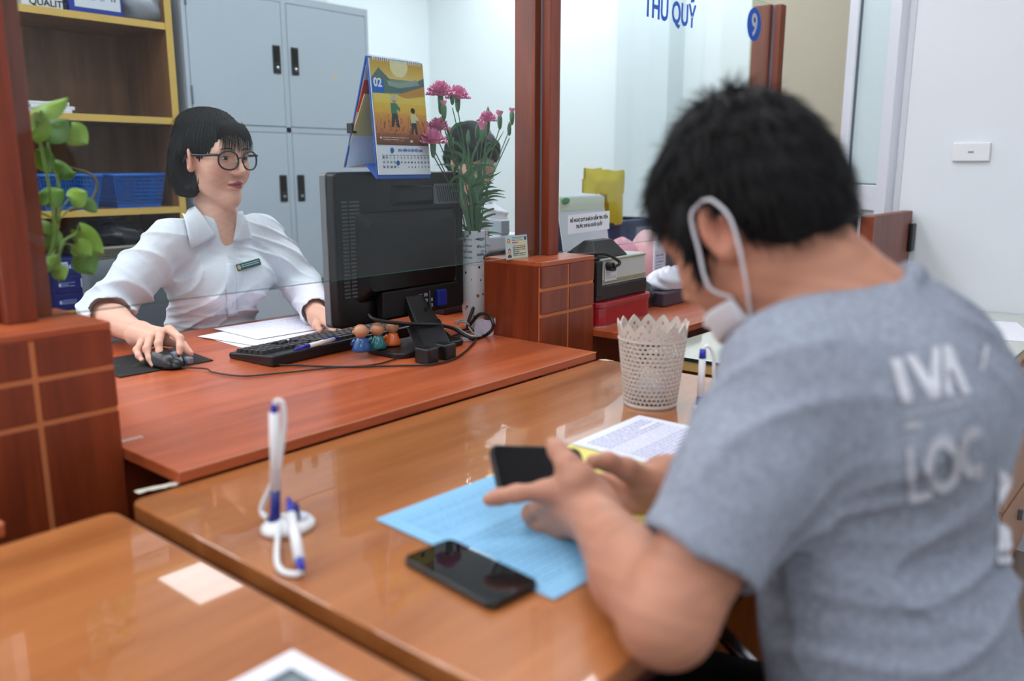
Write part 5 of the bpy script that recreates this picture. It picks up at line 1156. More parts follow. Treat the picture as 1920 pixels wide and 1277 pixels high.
# ================================================================== people: smooth solid modelling on a sparse grid
class Prim:
    __slots__ = ('t', 'c', 'r', 'p', 'k', 's', 'M')
def V(*a): return np.array(a, float)
class Solid:
    def __init__(s): s.P = []; s.disp = None
    def _add(s, t, c, r, p, k, sub, M=None):
        q = Prim(); q.t = t; q.c = np.array(c, float); q.r = r; q.p = p; q.k = k; q.s = sub; q.M = M; s.P.append(q); return s
    def cone(s, a, b, ra, rb, k=0.01, sub=False):
        a, b = np.array(a, float), np.array(b, float); return s._add('c', (a + b) / 2, np.linalg.norm(b - a) / 2 + max(ra, rb), (a, b, ra, rb), k, sub)
    def ell(s, c, r, k=0.01, sub=False, M=None):
        return s._add('e', c, max(r), np.array(r, float), k, sub, M)
    def box(s, c, h, k=0.005, sub=False, M=None, rd=0.0):
        return s._add('b', c, float(np.linalg.norm(h)), (np.array(h, float), rd), k, sub, M)
    def chain(s, pts, rs, k=0.006):
        for i in range(len(pts) - 1): s.cone(pts[i], pts[i + 1], rs[i], rs[i + 1], k)
        return s
    @staticmethod
    def one(q, X):
        if q.t == 'c':
            a, b, ra, rb = q.p; ab = b - a; L2 = ab @ ab + 1e-12; t = np.clip((X - a) @ ab / L2, 0, 1)
            d = X - a - t[:, None] * ab; return np.sqrt((d * d).sum(1)) - (ra + (rb - ra) * t)
        Y = X - q.c
        if q.M is not None: Y = Y @ q.M.T
        if q.t == 'e':
            u = Y / q.p; k0 = np.sqrt((u * u).sum(1)) + 1e-9; w = u / q.p; k1 = np.sqrt((w * w).sum(1)) + 1e-9; return k0 * (k0 - 1) / k1
        h, rd = q.p; e = np.abs(Y) - h + rd; return np.sqrt((np.maximum(e, 0) ** 2).sum(1)) + np.minimum(e.max(1), 0) - rd
    def eval(s, X, prims=None, disp=True):
        d = np.full(len(X), 1.0)
        for q in (s.P if prims is None else prims):
            p = s.one(q, X); k = q.k
            if q.s:
                p = -p; h = np.maximum(k - np.abs(d - p), 0) / k; d = np.maximum(d, p) + h * h * k * 0.25
            else:
                h = np.maximum(k - np.abs(d - p), 0) / k; d = np.minimum(d, p) - h * h * k * 0.25
        if disp and s.disp is not None: d = d + s.disp(X)
        return d
    def march_many(s, pts, d0=0.5, d1=4.0):
        R = np.array([np.array(ray(*p)) for p in pts]); o = np.array(CAM); t = np.full(len(R), d0); ln = np.linalg.norm(R, axis=1); on = np.ones(len(R), bool)
        for _ in range(110):
            i = np.where(on)[0]
            if len(i) == 0: break
            d = s.eval(o + R[i] * t[i][:, None]); t[i] += np.maximum(d, 0.0004) * 0.75 / ln[i]; on[i] = (d > 0.0005) & (t[i] < d1)
        return o + R * t[:, None], (t < d1) & ~on
    def march(s, px, py, d0=0.5, d1=4.0): return s.march_many([(px, py)], d0, d1)[0][0]
    def normals(s, P):
        e = 0.002; g = [s.eval(P + v) - s.eval(P - v) for v in np.eye(3) * e]; n = np.stack(g, 1); return n / (np.linalg.norm(n, axis=1)[:, None] + 1e-12)
    def normal(s, p): return s.normals(np.array(p)[None])[0]
    def mesh(s, h, name='solid', clip=None):
        lo = np.min([q.c - q.r for q in s.P if not q.s], 0) - 0.03; hi = np.max([q.c + q.r for q in s.P if not q.s], 0) + 0.03
        if clip is not None: lo = np.maximum(lo, clip[0]); hi = np.minimum(hi, clip[1])
        n = 16; B = n * h; nb = np.ceil((hi - lo) / B).astype(int); dims = nb * n + 2
        I = np.stack(np.meshgrid(*[np.arange(k) for k in nb], indexing='ij'), -1).reshape(-1, 3)
        ctr = lo + (I + 0.5) * B; br = B * 0.87
        dc = s.eval(ctr, disp=False); act = I[np.abs(dc) < br * 1.45 + 0.015]
        pc = np.array([q.c for q in s.P]); pr = np.array([q.r + q.k for q in s.P])
        ar = np.arange(n + 1); L = np.stack(np.meshgrid(ar, ar, ar, indexing='ij'), -1).reshape(-1, 3)
        keys, verts, faces = [], [], []
        corners = [(i, j, k) for i in (0, 1) for j in (0, 1) for k in (0, 1)]
        edges = [(a, b) for a in range(8) for b in range(a + 1, 8) if sum(abs(x - y) for x, y in zip(corners[a], corners[b])) == 1]
        cn = np.array(corners, float); S1, S2 = dims[1] * dims[2], dims[2]
        for b in act:
            c0 = lo + (b + 0.5) * B; near = np.where(np.linalg.norm(pc - c0, axis=1) - pr < br + 0.012)[0]
            if len(near) == 0: continue
            X = lo + (b * n + L) * h; D = s.eval(X, [s.P[i] for i in near]).reshape(n + 1, n + 1, n + 1); ins = D < 0
            if ins.all() or not ins.any(): continue
            cs = [D[i:n + i, j:n + j, k:n + k] for i, j, k in corners]; cnt = sum((q < 0).astype(int) for q in cs); m = (cnt > 0) & (cnt < 8)
            if m.any():
                ix = np.argwhere(m); vals = np.stack([q[m] for q in cs], 1); acc = np.zeros((len(ix), 3)); w = np.zeros(len(ix))
                for a, e in edges:
                    va, ve = vals[:, a], vals[:, e]; x = (va < 0) != (ve < 0); t = np.where(x, va / (va - ve + 1e-20), 0)
                    acc += np.where(x[:, None], cn[a] + t[:, None] * (cn[e] - cn[a]), 0); w += x
                g = b * n + ix; keys.append(g[:, 0] * S1 + g[:, 1] * S2 + g[:, 2]); verts.append(lo + (g + acc / w[:, None]) * h)
            for ax in range(3):
                sl0 = [slice(0, n)] * 3; sl1 = [slice(0, n)] * 3; sl1[ax] = slice(1, n + 1); A = ins[tuple(sl0)]; E = ins[tuple(sl1)]; x = np.argwhere(A != E)
                if len(x) == 0: continue
                g = b * n + x; u, v = [(1, 2), (2, 0), (0, 1)][ax]; st = [S1, S2, 1]; k0 = g[:, 0] * S1 + g[:, 1] * S2 + g[:, 2]
                q = np.stack([k0 - st[u] - st[v], k0 - st[v], k0, k0 - st[u]], 1); fl = A[tuple(x.T)]; q[~fl] = q[~fl][:, ::-1]; faces.append(q)
        keys = np.concatenate(keys); verts = np.concatenate(verts); faces = np.concatenate(faces); o = np.argsort(keys); keys = keys[o]; verts = verts[o]
        p = np.clip(np.searchsorted(keys, faces), 0, len(keys) - 1); ok = (keys[p] == faces).all(1); f = p[ok]
        me = bpy.data.meshes.new(name); me.vertices.add(len(verts)); me.vertices.foreach_set('co', verts.ravel()); me.loops.add(f.size); me.loops.foreach_set('vertex_index', f.ravel().astype(np.int32))
        me.polygons.add(len(f)); me.polygons.foreach_set('loop_start', np.arange(0, f.size, 4, dtype=np.int32)); me.update(calc_edges=True); me.validate()
        return me, verts
def colour(me, cols):
    c = np.asarray(cols, float) / 255; c = np.where(c <= 0.04045, c / 12.92, ((c + 0.055) / 1.055) ** 2.4)
    at = me.color_attributes.new('Col', 'FLOAT_COLOR', 'POINT'); at.data.foreach_set('color', np.concatenate([c, np.ones((len(c), 1))], 1).astype(np.float32).ravel())
def frame(fwd, upv=(0, 0, 1)):
    f = np.array(fwd, float); f /= np.linalg.norm(f); u = np.array(upv, float); l = np.cross(u, f); l /= np.linalg.norm(l); u = np.cross(f, l)
    return np.stack([l, f, u])          # rows: left, forward, up
class Fr:
    def __init__(s, o, fwd, upv=(0, 0, 1)): s.o = np.array(o, float); s.M = frame(fwd, upv)
    def __call__(s, l, f, u): return s.o + l * s.M[0] + f * s.M[1] + u * s.M[2]
def A(px, py, d): return np.array(atd(px, py, d))
def smooth01(x, a, b): t = np.clip((x - a) / (b - a), 0, 1); return t * t * (3 - 2 * t)
def ripple(X, n, ph, wl, amp, c=None, r=None):
    n = np.array(n, float); n /= np.linalg.norm(n); v = -2.2 * amp * (1 - np.abs(np.sin((X @ n) * PI / wl + ph + 1.3 * np.sin(X[:, 2] * 23 + ph) + 1.1 * np.sin(X[:, 0] * 19 - ph)))) ** 2 + amp * .6
    if c is not None: v = v * np.exp(-((X - np.array(c)) ** 2).sum(1) / (r * r))
    return v
def ribbons(name, roots, dirs, nrm, length, width, material, parent, seg=5, curl=0.0, grav=0.0, seed=1, jitter=0.25):
    """thin tapering hair strands"""
    r_ = np.random.default_rng(seed); n = len(roots); L = length * r_.uniform(0.7, 1.2, n); d = dirs + r_.normal(0, jitter, (n, 3)); d -= nrm * (d * nrm).sum(1)[:, None] * 0.75; d /= np.linalg.norm(d, axis=1)[:, None]
    side = np.cross(d, nrm); side /= np.linalg.norm(side, axis=1)[:, None] + 1e-9; p = roots.copy(); vs = []; st = (L / seg)[:, None]
    for i in range(seg + 1):
        w = width * (1 - (i / seg) ** 2 * 0.9); vs.append(np.stack([p - side * w, p + side * w], 1)); d = d + nrm * curl / seg + np.array([0, 0, -grav / seg]); d /= np.linalg.norm(d, axis=1)[:, None]; p = p + d * st
    Vv = np.stack(vs, 1).reshape(n, -1, 3); k = 2 * (seg + 1); base = np.arange(n)[:, None, None] * k; q = np.array([[2 * i, 2 * i + 1, 2 * i + 3, 2 * i + 2] for i in range(seg)])[None]; f = (base + q).reshape(-1, 4)
    me = bpy.data.meshes.new(name); v = Vv.reshape(-1, 3); me.vertices.add(len(v)); me.vertices.foreach_set('co', v.ravel()); me.loops.add(f.size); me.loops.foreach_set('vertex_index', f.ravel().astype(np.int32)); me.polygons.add(len(f)); me.polygons.foreach_set('loop_start', np.arange(0, f.size, 4, dtype=np.int32)); me.update(calc_edges=True)
    return link(name, me, material, parent, smooth=True)
def put(name, me, material, parent, smooth=True):
    o = link(name, me, material, parent, smooth); o.matrix_parent_inverse = Matrix.Translation(-Vector(parent.location)) @ Matrix.Identity(4); return o
def patch(S_, pxs, nu, nv, off):
    """surface patch over the pixel quad (4 corners), laid on solid S_ and lifted by off"""
    a, b, c, d = [np.array(p, float) for p in pxs]; uv = [(i / nu, j / nv) for j in range(nv + 1) for i in range(nu + 1)]
    P, ok = S_.march_many([tuple((a * (1 - u) + b * u) * (1 - v) + (d * (1 - u) + c * u) * v) for u, v in uv])
    dep = np.median(np.linalg.norm(P[ok] - np.array(CAM), axis=1))
    for k in range(len(P)):
        if not ok[k]: P[k] = P[k - 1] if k and ok[k - 1] else P[np.where(ok)[0][np.argmin(np.abs(np.where(ok)[0] - k))]]
    N_ = S_.normals(P); vs = [tuple(P[k] + N_[k] * (off(*uv[k]) if callable(off) else off)) for k in range(len(P))]
    return MB().add(vs, [(j * (nu + 1) + i, j * (nu + 1) + i + 1, (j + 1) * (nu + 1) + i + 1, (j + 1) * (nu + 1) + i) for j in range(nv) for i in range(nu)])
def solidify(o, t, offset=-1):
    m_ = o.modifiers.new('solid', 'SOLIDIFY'); m_.thickness = t; m_.offset = offset; return o
def head_prims(B, f, sc=1.0, male=False):
    """cranium, face, nose, lips, ears in head frame f (left, forward, up)"""
    M = f.M; q = sc
    B.ell(f(0, -.014 * q, .030 * q), (.073 * q, .094 * q, .084 * q), 0.02, M=M)
    B.ell(f(0, .030 * q, -.030 * q), (.055 * q, .056 * q, .080 * q), 0.04, M=M)
    B.cone(f(-.036 * q, .000 * q, -.068 * q), f(-.006 * q, .060 * q, -.103 * q), .018 * q, .0165 * q, 0.03); B.cone(f(.036 * q, .000 * q, -.068 * q), f(.006 * q, .060 * q, -.103 * q), .018 * q, .0165 * q, 0.03)
    for s in (-1, 1):
        B.ell(f(s * .038 * q, .052 * q, -.030 * q), (.022 * q, .022 * q, .028 * q), 0.03, M=M)
    B.cone(f(-.034 * q, .074 * q, .022 * q), f(.034 * q, .074 * q, .022 * q), .011 * q, .011 * q, 0.025)
    for s in (-1, 1): B.ell(f(s * .031 * q, .096 * q, .003 * q), (.019 * q, .014 * q, .012 * q), 0.014, True, M)
    for s in (-1, 1): B.ell(f(s * .031 * q, .0705 * q, .002 * q), (.0135 * q, .0135 * q, .0125 * q), 0.004, M=M)
    B.cone(f(0, .086 * q, .014 * q), f(0, .106 * q, -.030 * q), .0062 * q, .0092 * q, 0.012)
    for s in (-1, 1): B.ell(f(s * .0105 * q, .095 * q, -.0345 * q), (.0072 * q, .0095 * q, .0065 * q), 0.008, M=M)
    B.ell(f(0, .083 * q, -.0600 * q), (.021 * q, .0120 * q, .0058 * q), 0.006, M=M)
    B.ell(f(0, .0815 * q, -.0705 * q), (.0185 * q, .0125 * q, .0070 * q), 0.006, M=M)
    B.ell(f(0, .097 * q, -.0652 * q), (.022 * q, .008 * q, .0014 * q), 0.003, True, M)
    for s in (-1, 1):
        E = Fr(f(s * .073 * q, -.006 * q, -.006 * q), f.M[1] * 0.92 + s * f.M[0] * 0.45, f.M[2] + f.M[1] * -0.2)
        B.ell(E(0, 0, .004 * q), (.0075 * q, .0185 * q, .030 * q), 0.008, M=E.M)
        B.ell(E(0, .001, -.018 * q), (.008 * q, .010 * q, .013 * q), 0.008, M=E.M)
        B.ell(E(s * .010 * q, .003 * q, -.001 * q), (.0085 * q, .0105 * q, .017 * q), 0.005, True, E.M)
        B.ell(E(s * .008 * q, -.002 * q, .018 * q), (.006 * q, .010 * q, .005 * q), 0.004, True, E.M)
# ================================================================== the clerk
HW = Fr(A(402, 296, 2.22), (0.13, -0.985, -0.05))
NK = A(412, 421, 2.275); bf = V(0.15, -0.99, 0.0)
BW = Fr(NK, bf)
sR, sL = BW(-.152, -.010, -.036), BW(.152, -.010, -.036)
eR = V(0.925, 2.120, 0.832); wR = A(262, 627, 1.905)
eL = A(568, 540, 2.44); wL = V(1.335, 1.79, 0.805)
wp = empty('person', (NK[0], 2.2, 0), 0, 'person in white shirt and black glasses working at the computer', 'person')
chest, waist, hip = BW(0, -.030, -.145), BW(.014, -.080, -.300), BW(.035, -.115, -.450)
def torso(B, g, k=0.05):
    M = frame(bf, (0, -0.22, 1))
    B.ell(chest, (.150 + g, .092 + g, .150 + g), k, M=M); B.ell(waist, (.146 + g, .084 + g, .13 + g), k, M=M); B.ell(hip, (.160 + g, .118 + g, .12 + g), k, M=M)
    B.cone(sR, BW(-.05, -.01, -.012), .044 + g, .040 + g, 0.05); B.cone(sL, BW(.05, -.01, -.012), .044 + g, .040 + g, 0.05)
    B.cone(BW(0, -.01, -.03), BW(0, .012, .02), .062 + g, .050 + g, 0.04)
    for s in (-1, 1): B.ell(BW(s * .064, .045, -.150), (.058 + g, .052 + g, .060 + g), 0.05, M=M)
Bw = Solid(); head_prims(Bw, HW, 1.0)
Bw.cone(HW(0, -.032, -.060), BW(0, -.008, -.02), .039, .048, 0.02)
torso(Bw, -0.010)
for s_, e_, w_ in ((sR, eR, wR), (sL, eL, wL)):
    Bw.cone(s_, e_, .042, .036, 0.02); m_ = e_ + (w_ - e_) * 0.35; Bw.cone(e_, m_, .036, .036, 0.015); Bw.cone(m_, w_, .036, .0235, 0.015)
# right hand on the mouse (joints placed in space)
fingers = [([(300, 628, 1.865), (317, 618, 1.842), (337, 634, 1.818), (338, 651, 1.805), (336, 662, 1.800)], [.0105, .0098, .0082, .0074, .0064]),
           ([(290, 630, 1.865), (301, 623, 1.838), (297, 644, 1.805), (299, 660, 1.798), (303, 670, 1.795)], [.0105, .0098, .0082, .0074, .0064]),
           ([(280, 634, 1.868), (282, 634, 1.838), (275, 654, 1.808), (281, 672, 1.798), (287, 684, 1.792)], [.0105, .0095, .0080, .0072, .0062]),
           ([(272, 636, 1.872), (265, 645, 1.845), (256, 656, 1.820), (260, 667, 1.808), (266, 675, 1.802)], [.0100, .0088, .0072, .0064, .0055]),
           ([(285, 640, 1.885), (318, 640, 1.870), (343, 647, 1.850), (357, 663, 1.832)], [.0120, .0110, .0090, .0072])]
palm = [A(262, 627, 1.905), A(288, 629, 1.865)]
Bw.cone(palm[0], A(305, 628, 1.860), .0215, .0150, 0.02); Bw.cone(palm[0], A(275, 638, 1.858), .0215, .0145, 0.02); Bw.cone(palm[0], A(290, 630, 1.855), .021, .0150, 0.02)
for pts, rs in fingers: Bw.chain([A(*p) for p in pts], rs, 0.005)
# left hand on the keyboard, behind the monitor
lf = Fr(wL, (-0.15, -0.98, -0.05)); Bw.cone(wL, lf(0.012, .07, 0.004), .022, .015, 0.02); Bw.cone(wL, lf(-0.016, .07, 0.004), .022, .015, 0.02)
for k, o_ in enumerate((-.027, -.009, .009, .026)): Bw.chain([lf(o_, .075, .006), lf(o_ * 1.15, .112, .004), lf(o_ * 1.2, .135, -.010), lf(o_ * 1.2, .148, -.020)], [.0095, .0082, .0072, .006], 0.005)
Bw.chain([lf(-.012, .02, -.004), lf(-.038, .055, -.008), lf(-.040, .085, -.014)], [.012, .009, .007], 0.006)
def eye_c(s): return HW(s * .031, .0705, .002)
me, vv = Bw.mesh(0.0022, 'body')
sk = np.array((226, 178, 156.)); col = np.tile(sk, (len(vv), 1)); loc = (vv - HW.o) @ HW.M.T
nz = 1 + 0.02 * np.sin(vv[:, :1] * 190 + 3 * np.sin(vv[:, 2:] * 150)); col *= nz
def blend(mask, c): 
    global col
    col = col * (1 - mask[:, None]) + np.array(c, float) * mask[:, None]
isH = (np.abs(loc[:, 0]) < .09) & (loc[:, 2] > -.125) & (loc[:, 2] < .13) & (np.abs(loc[:, 1]) < .13)
ck = np.exp(-(((np.abs(loc[:, 0]) - .042) / .022) ** 2 + ((loc[:, 2] + .028) / .022) ** 2)) * (loc[:, 1] > .02) * isH; blend(0.35 * ck, (224, 140, 122))
lipw = np.clip(1 - np.abs(loc[:, 0]) / .0235, 0, 1) ** 0.5
lp_ = smooth01(-np.abs(loc[:, 2] + .0655 - 0.0008) + .0112 * lipw, 0, .0022) * (loc[:, 1] > .070) * (lipw > 0) * isH; blend(lp_ * .95, (158, 72, 84))
earm = (np.abs(loc[:, 0]) > .070) & (np.abs(loc[:, 1] + .006) < .03) & isH; blend(0.3 * earm, (226, 140, 120))
for pts, rs in fingers: # pink nails and knuckles
    t = A(*pts[-1]); blend(0.35 * np.exp(-((vv - t) ** 2).sum(1) / .010 ** 2), (230, 150, 140))
colour(me, np.clip(col, 0, 255))
M_skin = attrmat('skin', 0.45, 0.35, sss=0.12)
put('body', me, M_skin, wp)
# nails
mb = MB()
for pts, rs in fingers[:4]:
    t, p = A(*pts[-1]), A(*pts[-2]); d_ = (t - p) / np.linalg.norm(t - p); nn = np.array(CAM) - t; nn -= d_ * (nn @ d_); nn /= np.linalg.norm(nn); nn = nn * 0.8 + V(0, 0, .6); nn -= d_ * (nn @ d_); nn /= np.linalg.norm(nn); s_ = np.cross(d_, nn); c_ = t - d_ * 0.001 + nn * (rs[-1] * 0.86); vs = []
    for i in range(5):
        for j in range(5):
            u, v = (i / 4 - .5) * 2, (j / 4 - .5) * 2; vs.append(c_ + s_ * (u * .0046 * (1 - .25 * v * v)) + d_ * (v * .0055 * (1 - .18 * u * u)) - nn * (.0022 * u * u + .001 * v * v) + nn * .0012)
    o = MB().add(vs, [(i * 5 + j, (i + 1) * 5 + j, (i + 1) * 5 + j + 1, i * 5 + j + 1) for i in range(4) for j in range(4)]).build('fingernail', mat('nail_pink', (232, 178, 170), 0.25), None, smooth=True); o.parent = wp; o.matrix_parent_inverse = Matrix.Translation(-Vector(wp.location))
def attach(o, parent=wp): o.parent = parent; o.matrix_parent_inverse = Matrix.Translation(-Vector(parent.location)); return o
# eyes: almond patch on the eyeball, iris, lash line, brow
for s in (-1, 1):
    ec = eye_c(s); R_ = .0143; n_, k_ = 20, 8; mbw, mbi, mbp = MB(), MB(), MB()
    def sph(u, v, r): # u right(-)/left(+), v up ; on the eyeball
        d_ = V(u, math.sqrt(max(r * r - u * u - v * v, 1e-9)), v); return HW.o + (V(s * .031, .0705, .002) + d_) @ HW.M
    vs = []
    for j in range(k_ + 1):
        for i in range(n_ + 1):
            u = (i / n_ - .5) * .0250; e = math.sqrt(max(0, 1 - (u / .0127) ** 2)); lo_, hi_ = -.0032 * e, .0040 * e ** .8; v = lo_ + (hi_ - lo_) * j / k_ + .0004 * s * u / .0127; vs.append(sph(u, v, R_))
    attach(mbw.add(vs, [(j * (n_ + 1) + i, j * (n_ + 1) + i + 1, (j + 1) * (n_ + 1) + i + 1, (j + 1) * (n_ + 1) + i) for j in range(k_) for i in range(n_)]).build('eye', mat('eye_white', (214, 208, 206), 0.2), None, smooth=True))
    for nm, rr, m_, lift in (('iris', .0052, mat('iris_brown', (44, 28, 22), 0.1), .0003), ('pupil', .0022, mat('pupil_black', (6, 6, 8), 0.05), .0006)):
        vs = [sph(-.0008, 0.0006, R_ + lift)]; n2 = 24
        for i in range(n2):
            a_ = 2 * PI * i / n2; v = rr * math.sin(a_) + .0006; u = rr * math.cos(a_) - .0008; v = min(v, .0036) if nm == 'iris' else v; v = max(v, -.0029); vs.append(sph(u, v, R_ + lift))
        attach(MB().add(vs, [(0, i + 1, (i + 1) % n2 + 1) for i in range(n2)]).build(nm, m_, None, smooth=True))
    up_ = [sph(u, .0042 * math.sqrt(max(0, 1 - (u / .0131) ** 2)) ** .8 + .0003, R_ + .0006) for u in np.linspace(-.0130, .0130, 15)]
    attach(MB().tube(up_, [.0005 + .0009 * math.sin(PI * i / 14) for i in range(15)], 6).build('eyelash', mat('lash_black', (18, 14, 14), 0.6), None, smooth=True))
    lo2 = [sph(u, -.0034 * math.sqrt(max(0, 1 - (u / .0131) ** 2)), R_ + .0003) for u in np.linspace(-.0125, .0125, 13)]
    attach(MB().tube(lo2, .00045, 5).build('lower_lash', mat('lid_brown', (96, 62, 54), 0.6), None, smooth=True))
    vs = []; nB = 12
    for i in range(nB + 1):
        u = i / nB; lx = s * (.0125 + .0345 * u); zz = .0235 + .0050 * math.sin(PI * u * .75) - .0035 * u * u
        for q in (0, 1):
            th_ = (.0042 * (1 - u) ** .5 * .8 + .0012) * (0.45 + 0.55 * min(1, u * 4)); p = HW(lx, .13, zz + (q - .5) * th_); dirn = -HW.M[1]; t_ = 0
            for _ in range(60):
                dd = float(Bw.eval(p[None])[0])
                if dd < .0005: break
                p = p + dirn * dd * .8
            vs.append(p - dirn * .0008)
    attach(MB().add(vs, [(2 * i, 2 * i + 1, 2 * i + 3, 2 * i + 2) for i in range(nB)]).build('eyebrow', mat('brow_brown', (46, 36, 36), 0.8), None, smooth=True))
# hair
Hh = Solid()
Hh.ell(HW(0, -.018, .030), (.083, .104, .090), 0.02, M=HW.M)
Hh.ell(HW(0, -.058, -.020), (.084, .060, .092), 0.03, M=HW.M)
for s in (-1, 1): Hh.ell(HW(s * .058, -.038, -.045), (.030, .045, .070), 0.03, M=HW.M)
Hh.ell(HW(0, -.035, .088), (.060, .075, .036), 0.03, M=HW.M)
Hh.ell(HW(0, .098, -.045), (.080, .066, .116), 0.012, True, HW.M)
for s in (-1, 1):
    Hh.ell(HW(s * .092, .002, -.036), (.036, .037, .056), 0.008, True, HW.M)
Hh.box(HW(0, -.02, -.163), (.14, .14, .060), 0.012, True, HW.M)
Hh.ell(HW(0, .0, -.12), (.050, .070, .075), 0.01, True, HW.M)
def hair_disp(X):
    l = (X - HW.o) @ HW.M.T; a = np.arctan2(l[:, 0], -l[:, 1] + .02); return .0016 * np.sin(a * 46 + 2 * np.sin(l[:, 2] * 40)) + .0010 * np.sin(a * 90 + 1.7)
Hh.disp = hair_disp
me, hv = Hh.mesh(0.0024, 'hair'); M_hair = mat('black_hair', (8, 8, 10), 0.55, spec=0.2)
M_hair2 = mat('dark_hair_strand', (12, 12, 14), 0.6, spec=0.2)
hair_o = put('hair', me, M_hair, wp)
nr = np.empty(len(hv) * 3); me.vertices.foreach_get('normal', nr); nr = nr.reshape(-1, 3)
r1 = np.random.default_rng(3); lh = (hv - HW.o) @ HW.M.T
sel = r1.choice(np.where((lh[:, 2] > -.06) & ((lh[:, 1] < -.03) | (lh[:, 2] > .05)))[0], 2400); gd_ = np.zeros((len(sel), 3)); L_ = lh[sel]
dl_ = np.stack([L_[:, 0] * 3.0, -L_[:, 1] * 0.5 - .05, -np.abs(L_[:, 2] - .16) * 3], 1); dl_ /= np.linalg.norm(dl_, axis=1)[:, None]; dw_ = dl_ @ HW.M
o = ribbons('hair_strands', hv[sel] + nr[sel] * .0006, dw_, nr[sel], .045, .0005, M_hair2, None, 5, -.5, .3, 4, .05); attach(o)
# fringe
nf = 300; a_ = r1.uniform(-.85, 1.0, nf); rt = np.stack([.050 * np.sin(a_) + r1.normal(0, .002, nf), .058 + .012 * np.cos(a_) + r1.normal(0, .003, nf), .094 - .012 * np.abs(a_) + r1.normal(0, .004, nf)], 1)
seg = 8; vs = []; fs = []
for i in range(nf):
    x0, y0, z0 = rt[i]; tip = V(x0 * 1.30 + r1.normal(0, .004), .094 - .020 * (abs(x0) / .05) ** 2, .022 + r1.normal(0, .007) - (0.008 if abs(x0) > .045 else 0)); mid = V(x0 * 1.18, y0 + .034 - .012 * (abs(x0) / .05) ** 2, (z0 * .62 + tip[2] * .38)); w_ = .0007; k0 = len(vs)
    for j in range(seg + 1):
        u = j / seg; p = (1 - u) ** 2 * V(x0, y0, z0) + 2 * u * (1 - u) * mid + u * u * tip; ww = w_ * (1 - .8 * u)
        vs += [HW(p[0] - ww, p[1] + .002, p[2]), HW(p[0] + ww, p[1] + .002, p[2])]
    fs += [(k0 + 2 * j, k0 + 2 * j + 1, k0 + 2 * j + 3, k0 + 2 * j + 2) for j in range(seg)]
attach(MB().add(vs, fs).build('fringe', mat('fringe_brown_black', (28, 24, 24), 0.6, spec=0.2), None, smooth=True))
# flyaway hairs at the crown
nf = 60; rt = np.array([HW(r1.normal(0, .03), r1.normal(-.005, .04), .115) for _ in range(nf)]); o = ribbons('flyaway_hair', rt - V(0, 0, .008), r1.normal(0, 1, (nf, 3)) + V(0, 0, .5), np.tile(V(0, 0, 1.), (nf, 1)), .030, .00022, M_hair2, None, 6, .6, .3, 8, .3); attach(o)
# spectacles
gl = empty('spectacles', HW.o, 0, 'round black-rimmed spectacles worn on the face', 'glasses')
def gattach(o): return attach(o, gl)
def rim(s, t): # t angle
    rx, rz = .0268, .0232; c_, si = math.cos(t), math.sin(t); e = 2.2; x = rx * abs(c_) ** (2 / e) * (1 if c_ > 0 else -1); z = rz * abs(si) ** (2 / e) * (1 if si > 0 else -1)
    return HW(s * .0338 + x, .1025 - .010 * ((s * .0338 + x) / .058) ** 2, -.0025 + z)
for s in (-1, 1):
    pts = [rim(s, 2 * PI * i / 48) for i in range(49)]
    gattach(MB().tube(pts, .0023, 8).build('rim', M_blackg if False else mat('spectacle_black', (14, 14, 16), 0.18), None, smooth=True))
    vs = [HW(s * .0338, .1025, -.0025)] + [tuple(rim(s, 2 * PI * i / 48)) for i in range(48)]; gattach(MB().add(vs, [(0, i + 1, (i + 1) % 48 + 1) for i in range(48)]).build('lens', glass('lens_glass', (250, 250, 250)), None, smooth=True))
    tp = [HW(s * .0590, .0935, .010), HW(s * .0670, .085, .0105), HW(s * .0725, .050, .008), HW(s * .0775, .010, .007), HW(s * .0785, -.010, .004), HW(s * .0775, -.026, -.012)]
    gattach(MB().tube(catmull([tuple(p) for p in tp], 6), .0034, 8).build('temple_arm', MATS['spectacle_black'], None, smooth=True))
    gattach(MB().tube([tuple(HW(s * .010, .098, -.006)), tuple(HW(s * .0085, .0935, -.012))], .0022, 8).build('nose_pad', mat('clear_pad', (190, 196, 196), 0.2), None, smooth=True))
gattach(MB().tube(catmull([tuple(HW(-.0105, .1012, .001)), tuple(HW(-.004, .1035, .0045)), tuple(HW(.004, .1035, .0045)), tuple(HW(.0105, .1012, .001))], 6), .0016, 8).build('bridge', MATS['spectacle_black'], None, smooth=True))
# ------------------------------------------------------------------ shirt
Sh = Solid(); torso(Sh, 0.0, 0.06)
cuR = eR + (wR - eR) * 0.20; cuL = eL + (wL - eL) * 0.80
Sh.cone(sR, sR + (eR - sR) * .5, .054, .058, 0.04); Sh.cone(sR + (eR - sR) * .5, eR, .056, .055, 0.03); Sh.cone(eR, cuR, .056, .060, 0.02)
Sh.cone(sL, sL + (eL - sL) * .5, .053, .055, 0.04); Sh.cone(sL + (eL - sL) * .5, eL, .054, .052, 0.03); Sh.cone(eL, cuL, .052, .042, 0.02)
